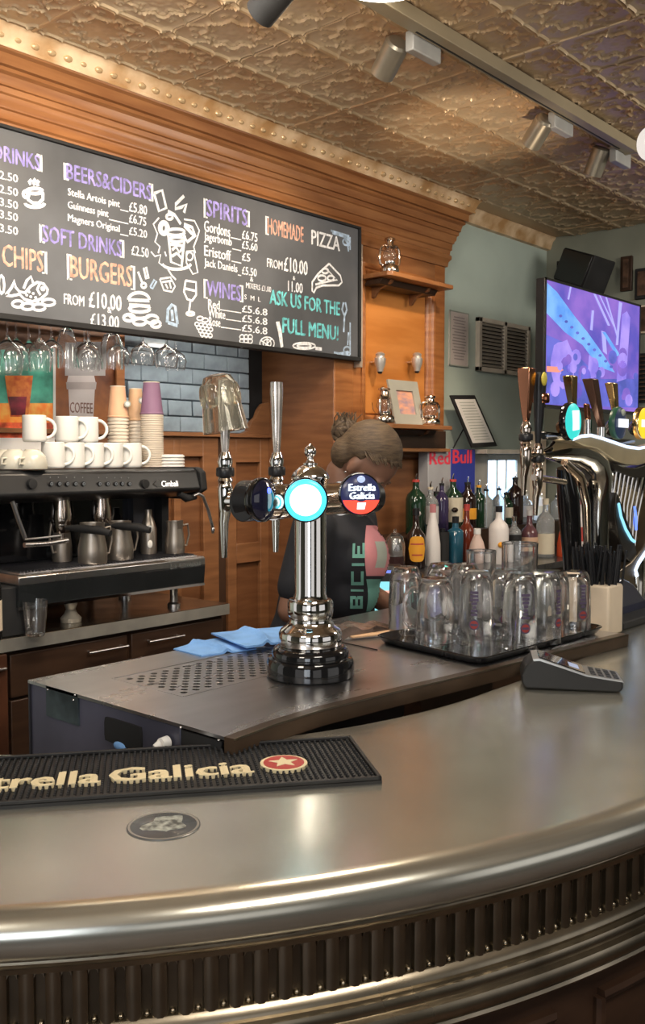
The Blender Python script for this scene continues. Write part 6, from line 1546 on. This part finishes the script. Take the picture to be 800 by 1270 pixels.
bottle('black coffee liqueur bottle with bright yellow label, front row', 516, 693, 630, 22, bdk, black, yl, 0, 'round', (0.12, 0.54), mark=None)
bottle('slim white bottle with pink cap, front row right of the yellow labelled bottle', 537, 693, 625, 18, bwh, pinkp, None, 0, 'cone')
bottle('small black labelled flask in the front row beside the slim white bottle', 549, 693, 655, 14, bcl, black, blackm, 0, 'square', (0.1, 0.9))
bottle('blue gin bottle, front row', 565, 692, 640, 18, bbl, black, None, 0, 'square')
bottle('red brown bottle with a red cap, front row beside the blue bottle', 579, 692, 625, 19, M('amber_red_bottle', (0.16, 0.03, 0.015), 0.1, coat=0.4), rl, None, 0, 'round')
bottle('pale pink conical bottle, front row', 592, 700, 655, 20, M('pale_pink_bottle', (0.62, 0.46, 0.40), 0.4), whitep, None, 0, 'cone')
bottle('white rum bottle with black cap and a small orange emblem', 619, 699, 627, 22, bwh, black, None, 0, 'std', (0.18, 0.5), mark=yl)
bottle('clear bottle with a black band label, right of the white rum bottle', 638, 694, 640, 16, bcl, chromew, blackm, 0, 'std', (0.40, 0.58))
bottle('short brown bottle with a tan label, front row', 657, 690, 632, 19, M('plum_bottle', (0.12, 0.05, 0.06), 0.1, coat=0.4), wl_, tl, 0, 'round', (0.08, 0.42))
bottle('clear bottle with tall cream label, front row right of the tan labelled one', 677, 690, 618, 20, bcl, cl_, cl_, 0, 'std', (0.05, 0.40))
bottle('clear bottle with black stopper, behind the red sauce bottle', 691, 0, 612, 14, bcl, black, None, 1)
bottle('small red sauce bottle at the right end of the front row', 699, 690, 644, 14, M('sauce_red', (0.45, 0.06, 0.02), 0.2), blackm, None, 0, 'cone')
bottle('pinkish white bottle seen between the legs of the chrome tower', 723, 700, 618, 18, bwh, pinkp, rl, 0, 'std', (0.25, 0.5))
bottle('white spray topped bottle, left end of the right back row behind the chrome tower', 652, 0, 610, 16, bcl, whitep, wl_, 2)
bottle('pale bottle with wide cream label standing behind the short brown bottle', 672, 0, 612, 17, bwh, cl_, cl_, 2)
# cocktail shaker with glass dome
g = onz(490, 693, ZK); q = onv(490, 640, 2.62)
sk = thing('cocktail_shaker', 'steel cocktail shaker under a clear domed glass at the left end of the bottles', 'shaker', (q.x, 2.62, ZK + 0.0005))
b = B(); b.lathe([(0, 0), (0.022, 0), (0.026, 0.12), (0.026, 0.15), (0.018, 0.18), (0, 0.185)], 24); obj('shaker', b, steel, sk)
b = B(); b.lathe([(0.046, 0.10), (0.047, 0.15), (0.040, 0.185), (0.02, 0.205), (0.006, 0.21), (0.008, 0.222), (0, 0.228), (0, 0.20), (0.02, 0.198), (0.036, 0.18), (0.044, 0.15), (0.044, 0.10)], 28); obj('glass_dome', b, glass, sk)
b = B(); b.lathe([(0, 0), (0.044, 0), (0.046, 0.10), (0, 0.10)], 28); obj('dark_stand', b, M('smoked_cup', (0.04, 0.02, 0.02), 0.2), sk)
# folded pale bar towel among bottles
# till
tl_ = thing('till', 'dark till with a bright colourful touch screen behind the left glass mug', 'till', (2.72, 2.02, 0.93))
b = B(); b.box(2.62, 3.10, 1.86, 2.28, 0.0, 0.93); lowc = tag(obj('low_cabinet', b, woodk, bevel=0.004), 'low dark cabinet under the till, behind the bar station', 'cabinet')
a = at(462, 762, 3.30); 
side_ = Vector((RT.x, RT.y, 0))
S0 = at(464, 765, 3.3); 
def tq(px, py, off=0.0): return at(px, py, 3.3) + Vector((FW.x, FW.y, 0)) * off
b = B(); b.prism([tq(462, 768, 0.004), tq(522, 768, 0.004), tq(524, 712, 0.02), tq(466, 712, 0.02)], Vector((FW.x, FW.y, 0)) * 0.03); obj('screen_case', b, black, tl_, world=True, bevel=0.003)
def tpart(x0, x1, y0, y1, col, k, s=1.2):
    b = B(); d = 0.002 - 0.0008 * k; b.prism([tq(x0, y1, d), tq(x1, y1, d), tq(x1, y0, d + 0.012), tq(x0, y0, d + 0.012)], Vector((FW.x, FW.y, 0)) * 0.0005); obj('screen_image', b, EM('till_col_%d_%d' % (x0, y0), col, s), tl_, world=True, smooth=False)
tpart(465, 520, 722, 763, (0.22, 0.62, 0.68), 0)
tpart(474, 482, 745, 763, (0.05, 0.15, 0.75), 1); tpart(476, 490, 730, 745, (0.85, 0.35, 0.25), 1); tpart(490, 505, 740, 763, (0.10, 0.70, 0.40), 1); tpart(500, 520, 726, 740, (0.9, 0.75, 0.7), 2); tpart(503, 518, 748, 760, (0.1, 0.8, 0.45), 2)
b = B(); b.prism([tq(462, 724, 0.03), tq(500, 724, 0.03), tq(500, 704, 0.06), tq(466, 704, 0.06)], Vector((FW.x, FW.y, 0)) * 0.06); obj('printer', b, black, tl_, world=True, bevel=0.003)
b = B(); b.prism([tq(471, 716, 0.026), tq(487, 716, 0.026), tq(487, 709, 0.036), tq(471, 709, 0.036)], Vector((FW.x, FW.y, 0)) * 0.003); obj('customer_display', b, EM('till_blue', (0.16, 0.25, 0.95), 1.0), tl_, world=True)
q = tq(490, 768, 0.05); b = B(); b.cyl((q.x, q.y, 0.9305), (q.x, q.y, q.z + 0.03), 0.05, 0.03, 16); obj('stand', b, black, tl_, world=True)

bottle('dark wine bottle behind the slim white bottle, back row', 541, 0, 606, 18, bgl, blackm, None, 2)
bottle('dark bottle with gold neck in the back row behind the pale conical bottle', 594, 0, 598, 17, bgl, yl, None, 2)
bottle('dark green bottle with cream label in the back row behind the white rum bottle', 628, 0, 608, 17, bgl, blackm, cl_, 2, lz_=(0.2, 0.5))
# ================================================ BARMAID (local frame: faces +x, up z, her right side is -y)
base = onzt(401, 3.02, 0.0)
FACE = math.radians(-73)
ps = thing('person', 'barmaid with brown hair in a messy bun bending over the till, black printed T-shirt', 'person', (base.x, base.y, 0), FACE)
def cap_(b, p0, r0, p1, r1, n=14):
    p0, p1 = Vector(p0), Vector(p1); d = p1 - p0
    pts = [p0 + d * k / 4 for k in range(5)]; rs = [r0 + (r1 - r0) * k / 4 for k in range(5)]
    b.tube(pts, rs, n); b.ball(p0, r0, n, 8); b.ball(p1, r1, n, 8)
def ellring(c, rx, ry, n=20, tilt=0.0):
    c = Vector(c); R = Matrix.Rotation(tilt, 3, 'Y')
    return [c + R @ Vector((rx * math.cos(2 * PI * k / n), ry * math.sin(2 * PI * k / n), 0)) for k in range(n)]
PT = math.radians(50)      # head bowed
HC = Vector((0.150, 0.0, 1.540))
RH = Matrix.Rotation(PT, 3, 'Y')
def hd(p): return HC + RH @ Vector(p)
spine = [((-0.07, 0, .90), .115, .165, .0), ((-0.06, 0, .98), .110, .155, .05), ((-0.04, 0, 1.06), .095, .130, .12), ((-0.015, 0, 1.14), .102, .135, .2), ((0.020, 0, 1.22), .125, .150, .25),
         ((0.045, 0, 1.29), .125, .160, .3), ((0.060, 0, 1.355), .105, .165, .35), ((0.058, 0, 1.395), .070, .125, .4), ((0.068, 0, 1.42), .055, .07, .5)]
RS, LS = Vector((0.045, -0.165, 1.355)), Vector((0.045, 0.165, 1.355))
RE, LE = Vector((0.0, -0.235, 1.115)), Vector((0.06, 0.225, 1.11))
RW, LW = Vector((0.195, -0.20, 1.035)), Vector((0.30, 0.13, 1.03))
def body(inf, legs=True, arms='full', head=True):
    b = B()
    b.rings([ellring(c, rx + inf, ry + inf, tilt=t) for c, rx, ry, t in spine])
    for S, E_, W_ in ((RS, RE, RW), (LS, LE, LW)):
        if arms == 'full':
            cap_(b, S, .052 + inf, E_, .038 + inf); cap_(b, E_, .037 + inf, W_, .024 + inf)
        else:
            cap_(b, S, .054 + inf, S.lerp(E_, .72), .046 + inf)
    return b
b = body(0.0)
for s in (-1, 1):
    cap_(b, (-0.07, s * .085, .90), .088, (-0.05, s * .09, .50), .055); cap_(b, (-0.05, s * .09, .50), .054, (-0.08, s * .095, .09), .036)
    cap_(b, (-0.09, s * .095, .05), .036, (0.09, s * .11, .03), .028)
cap_(b, (0.055, 0, 1.40), .055, hd((-0.035, 0, -0.085)), .050)
rot = RH
b.ball(hd((-0.012, 0, 0.018)), (.094, .074, .096), 22, 14, rot)       # cranium
b.ball(hd((0.030, 0, -0.045)), (.056, .056, .066), 18, 12, rot)       # face
b.ball(hd((0.052, 0, -0.092)), (.024, .028, .022), 12, 8, rot)        # chin
b.ball(hd((0.086, 0, -0.022)), (.012, .010, .026), 12, 8, rot @ Matrix.Rotation(-0.25, 3, 'Y'))   # nose bridge
b.ball(hd((0.096, 0, -0.040)), (.013, .013, .011), 12, 8, rot)        # nose tip
b.ball(hd((0.080, 0, -0.066)), (.011, .021, .008), 12, 8, rot); b.ball(hd((0.076, 0, -0.076)), (.012, .019, .008), 12, 8, rot)   # lips
for s in (-1, 1):
    b.ball(hd((0.072, s * .030, 0.004)), (.016, .022, .008), 12, 8, rot)   # brow
    b.ball(hd((0.062, s * .042, -0.036)), (.022, .018, .020), 12, 8, rot)  # cheek
    b.ball(hd((-0.008, s * .074, -0.018)), (.017, .008, .030), 12, 8, rot) # ear
# hands: palm, four fingers, thumb
def hand(b, W_, E_, side):
    d = (W_ - E_).normalized(); up = Vector((0, 0, 1)); lat = d.cross(up).normalized(); dn_ = lat.cross(d)
    q = Matrix((d, lat, dn_)).transposed()
    pc = W_ + d * 0.048
    b.ball(pc, (.046, .038, .014), 14, 9, q)
    for k, (o, L) in enumerate(((-.027, .066), (-.009, .076), (.010, .072), (.027, .056))):
        a0 = pc + d * .034 + lat * o
        a1 = a0 + d * L * .45 - up * .004; a2 = a1 + d * L * .30 - up * .014; a3 = a2 + d * L * .18 - up * .020
        b.tube([a0, a1, a2, a3], [.0088, .0082, .0074, .0062], 9); b.ball(a3, .0062, 8, 6)
    s = -side
    t0 = pc - d * .018 + lat * s * .030
    b.tube([t0, t0 + lat * s * .020 + d * .020 - up * .006, t0 + lat * s * .026 + d * .046 - up * .012], [.011, .0095, .0075], 9); b.ball(t0 + lat * s * .026 + d * .046 - up * .012, .0075, 8, 6)
hand(b, RW, RE, 1); hand(b, LW, LE, -1)
bo = obj('body', b, skin, ps)
md = bo.modifiers.new('remesh', 'REMESH'); md.mode = 'VOXEL'; md.voxel_size = 0.0062; md.use_smooth_shade = True
md = bo.modifiers.new('smooth', 'SMOOTH'); md.iterations = 4; md.factor = 0.5
# shirt
b = body(0.014, arms='short')
b.ball((0.118, 0, 1.25), (.092, .135, .105), 18, 12); b.ball((0.09, 0, 1.15), (.09, .12, .10), 14, 9)
so = obj('tshirt', b, shirt, bo)
md = so.modifiers.new('remesh', 'REMESH'); md.mode = 'VOXEL'; md.voxel_size = 0.009; md.use_smooth_shade = True
md = so.modifiers.new('smooth', 'SMOOTH'); md.iterations = 8; md.factor = 0.5
# trousers
b = B(); b.rings([ellring((-0.07, 0, .88), .13, .18), ellring((-0.065, 0, .95), .127, .172), ellring((-0.055, 0, 1.0), .118, .160)])
for s in (-1, 1):
    cap_(b, (-0.07, s * .085, .88), .100, (-0.05, s * .09, .50), .066); cap_(b, (-0.05, s * .09, .50), .065, (-0.08, s * .095, .11), .050)
to = obj('trousers', b, black, bo)
md = to.modifiers.new('remesh', 'REMESH'); md.mode = 'VOXEL'; md.voxel_size = 0.012; md.use_smooth_shade = True
for s in (-1, 1):
    b = B(); b.ball((0.0, s * .10, .045), (.13, .047, .044), 16, 10); 
    for v in b.bm.verts: v.co.z = max(v.co.z, 0.002)
    obj('shoe', b, black, bo)
# hair: swept back cap with strands and a messy bun
b = B()
b.ball(hd((-0.022, 0, 0.030)), (.101, .083, .098), 26, 16, rot)
b.ball(hd((-0.060, 0, -0.020)), (.062, .074, .066), 20, 12, rot)
for v in list(b.bm.verts):
    l = RH.transposed() @ (v.co - HC)
    lim = 0.050 - max(0, 0.02 - l.x) * 1.4      # hairline: forehead, temples, ears
    if l.x > -0.03 and l.z < lim:
        v.co = HC + RH @ Vector((min(l.x, 0.040), l.y * 0.70, max(l.z, lim * 0.6)))
ho = obj('hair', b, hairm, bo)
md = ho.modifiers.new('remesh', 'REMESH'); md.mode = 'VOXEL'; md.voxel_size = 0.007; md.use_smooth_shade = True
BC = hd((-0.124, 0.0, 0.002))
b = B()
rnd = random.Random(3)
for k in range(26):
    ax = Vector((rnd.uniform(-1, 1), rnd.uniform(-1, 1), rnd.uniform(-1, 1))).normalized(); e1_ = ax.orthogonal().normalized(); e2_ = ax.cross(e1_)
    R_b = rnd.uniform(.020, .036); pts = []
    for q in range(12):
        a = q * 2 * PI / 14 + k
        pts.append(BC + ax * rnd.uniform(-.006, .006) + (e1_ * math.cos(a) + e2_ * math.sin(a)) * R_b + Vector((0, 0, 0.004)))
    b.tube(pts, [.003] + [.0085] * 10 + [.003], 7)
b.ball(BC, .030)
obj('bun', b, hairm, ho)
b = B()
for k in range(110):       # combed strands from the hairline to the bun, plus loose wisps
    s = rnd.uniform(-1, 1); st_ = hd((0.070 - abs(s) * .055 + rnd.uniform(-.01, .01), s * .072, 0.066 - abs(s) * .045 + rnd.uniform(0, .02)))
    mid = hd((-0.05 + rnd.uniform(-.02, .02), s * .080, 0.125 - abs(s) * .075))
    end = BC + Vector((rnd.uniform(-.02, .02), rnd.uniform(-.02, .02), rnd.uniform(-.02, .02)))
    pts = []
    for q in range(9):
        w = q / 8; p = st_ * (1 - w) ** 2 + mid * 2 * w * (1 - w) + end * w * w
        dirv = (p - HC); l = RH.transposed() @ dirv; kk = math.sqrt((l.x / .105) ** 2 + (l.y / .086) ** 2 + (l.z / .101) ** 2)
        if kk < 1.0: p = HC + dirv / max(kk, .3) * 1.01
        pts.append(p)
    b.tube(pts, [.0015] + [.0034] * 7 + [.002], 5)
for k in range(34):
    p = BC + Vector((rnd.uniform(-.03, .03), rnd.uniform(-.03, .03), .02)); d_ = Vector((rnd.uniform(-.3, .5), rnd.uniform(-.5, .5), 1)).normalized()
    b.tube([p, p + d_ * .025, p + d_ * .045 + Vector((rnd.uniform(-.02, .02), 0, -.002))], [.0025, .002, .001], 5)
o = obj('strands', b, hairm, ho); 
for s in (-1, 1):
    b = B(); b.ball(hd((0.074, s * .030, -0.012)), (.008, .011, .006), 10, 7, rot); obj('eye', b, white, bo)
    b = B(); b.tube([hd((0.080, s * (.014 + .008 * k), 0.008 - .0015 * (k - 2) ** 2 * .5)) for k in range(5)], .0022, 6); obj('eyebrow', b, hairm, bo)
b = B(); b.lathe([(0, 0), (.003, 0), (.003, .002), (0, .003)], 8, hd((-0.008, -0.083, -0.046)), (0, -1, 0)); obj('earring', b, chrome, bo)
# print on the shirt, laid on its surface
bpy.context.view_layer.update()
from mathutils.bvhtree import BVHTree
dg = bpy.context.evaluated_depsgraph_get(); ev = so.evaluated_get(dg); me_ = ev.to_mesh()
bvh = BVHTree.FromPolygons([v.co.copy() for v in me_.vertices], [list(p.vertices) for p in me_.polygons]); ev.to_mesh_clear()
inv = Matrix.Translation(ps.location) @ Matrix.Rotation(FACE, 4, 'Z'); inv = inv.inverted()
def on_shirt(px, py, off):
    o = inv @ EYE; d = (inv.to_3x3() @ ray(px, py)).normalized()
    h, n_, _, _ = bvh.ray_cast(o, d)
    if h is None: return None
    if n_.dot(d) > 0: n_ = -n_
    return h + n_ * off
def printed(name, polys, mat, off):
    b = B(); ok = False
    for poly in polys:
        q = [on_shirt(x, y, off) for x, y in poly]
        if any(v is None for v in q): continue
        m_ = len(q) // 2
        L_, R_l = q[:m_], q[m_:][::-1]
        A = [b.bm.verts.new(p) for p in L_]; C_ = [b.bm.verts.new(p) for p in R_l]
        for i in range(m_ - 1): b.bm.faces.new((A[i], C_[i], C_[i + 1], A[i + 1])); ok = True
    if ok: obj(name, b, mat, so, smooth=False)
    else: b.bm.free()
def cells(x0, x1, y0, y1, nx, ny, bend=0):
    out = []
    for i in range(nx):
        for j in range(ny):
            f = lambda a, c: (x0 + (x1 - x0) * a / nx + bend * math.sin(PI * c / ny), y0 + (y1 - y0) * c / ny)
            out.append([f(i, j), f(i, j + 1), f(i + 1, j + 1), f(i + 1, j)])
    return out
def band(x0a, x0b, y0, y1, n=8, bend=0):
    L_ = [(x0a + bend * math.sin(PI * k / n), y0 + (y1 - y0) * k / n) for k in range(n + 1)]
    R_l = [(x0b + bend * math.sin(PI * k / n), y0 + (y1 - y0) * k / n) for k in range(n + 1)]
    return L_ + R_l[::-1]
printed('shirt_print', cells(454, 494, 652, 714, 30, 34, -2), pinkp, .0015)
printed('shirt_print', cells(464, 476, 672, 704, 10, 16, 3), greyp, .003)
printed('shirt_print', cells(454, 480, 718, 758, 20, 26, 2), tealp, .0015)
def letter(segs, x, y, w, h):
    """strokes of a letter turned on its side, reading upwards"""
    out = []
    for (a, b_, c, d) in segs:      # unit-square stroke a..c (along), b..d (across)
        x0, x1 = x + w * b_, x + w * d; y1, y0 = y - h * a, y - h * c
        out.append([(x0, y0), (x0, (y0 + y1) / 2), (x0, y1), (x1, y1), (x1, (y0 + y1) / 2), (x1, y0)])
    return out
GL = {'B': [(0, 0, .25, 1), (0, 0, 1, .22), (0, .40, .9, .60), (0, .78, 1, 1), (.75, .1, 1, .45), (.75, .55, 1, .9)], 'I': [(.35, 0, .65, 1)], 'C': [(0, 0, .25, 1), (0, 0, 1, .22), (0, .78, 1, 1)],
      'E': [(0, 0, .25, 1), (0, 0, 1, .20), (0, .40, .8, .60), (0, .80, 1, 1)]}
yy = 754
for ch_, hh_ in (('B', 15), ('I', 9), ('C', 17), ('I', 11), ('E', 18)):
    printed('shirt_letter', letter(GL[ch_], 434 + (754 - yy) * 0.045, yy, 15, hh_), tealp, .004); yy -= hh_ + 2.5
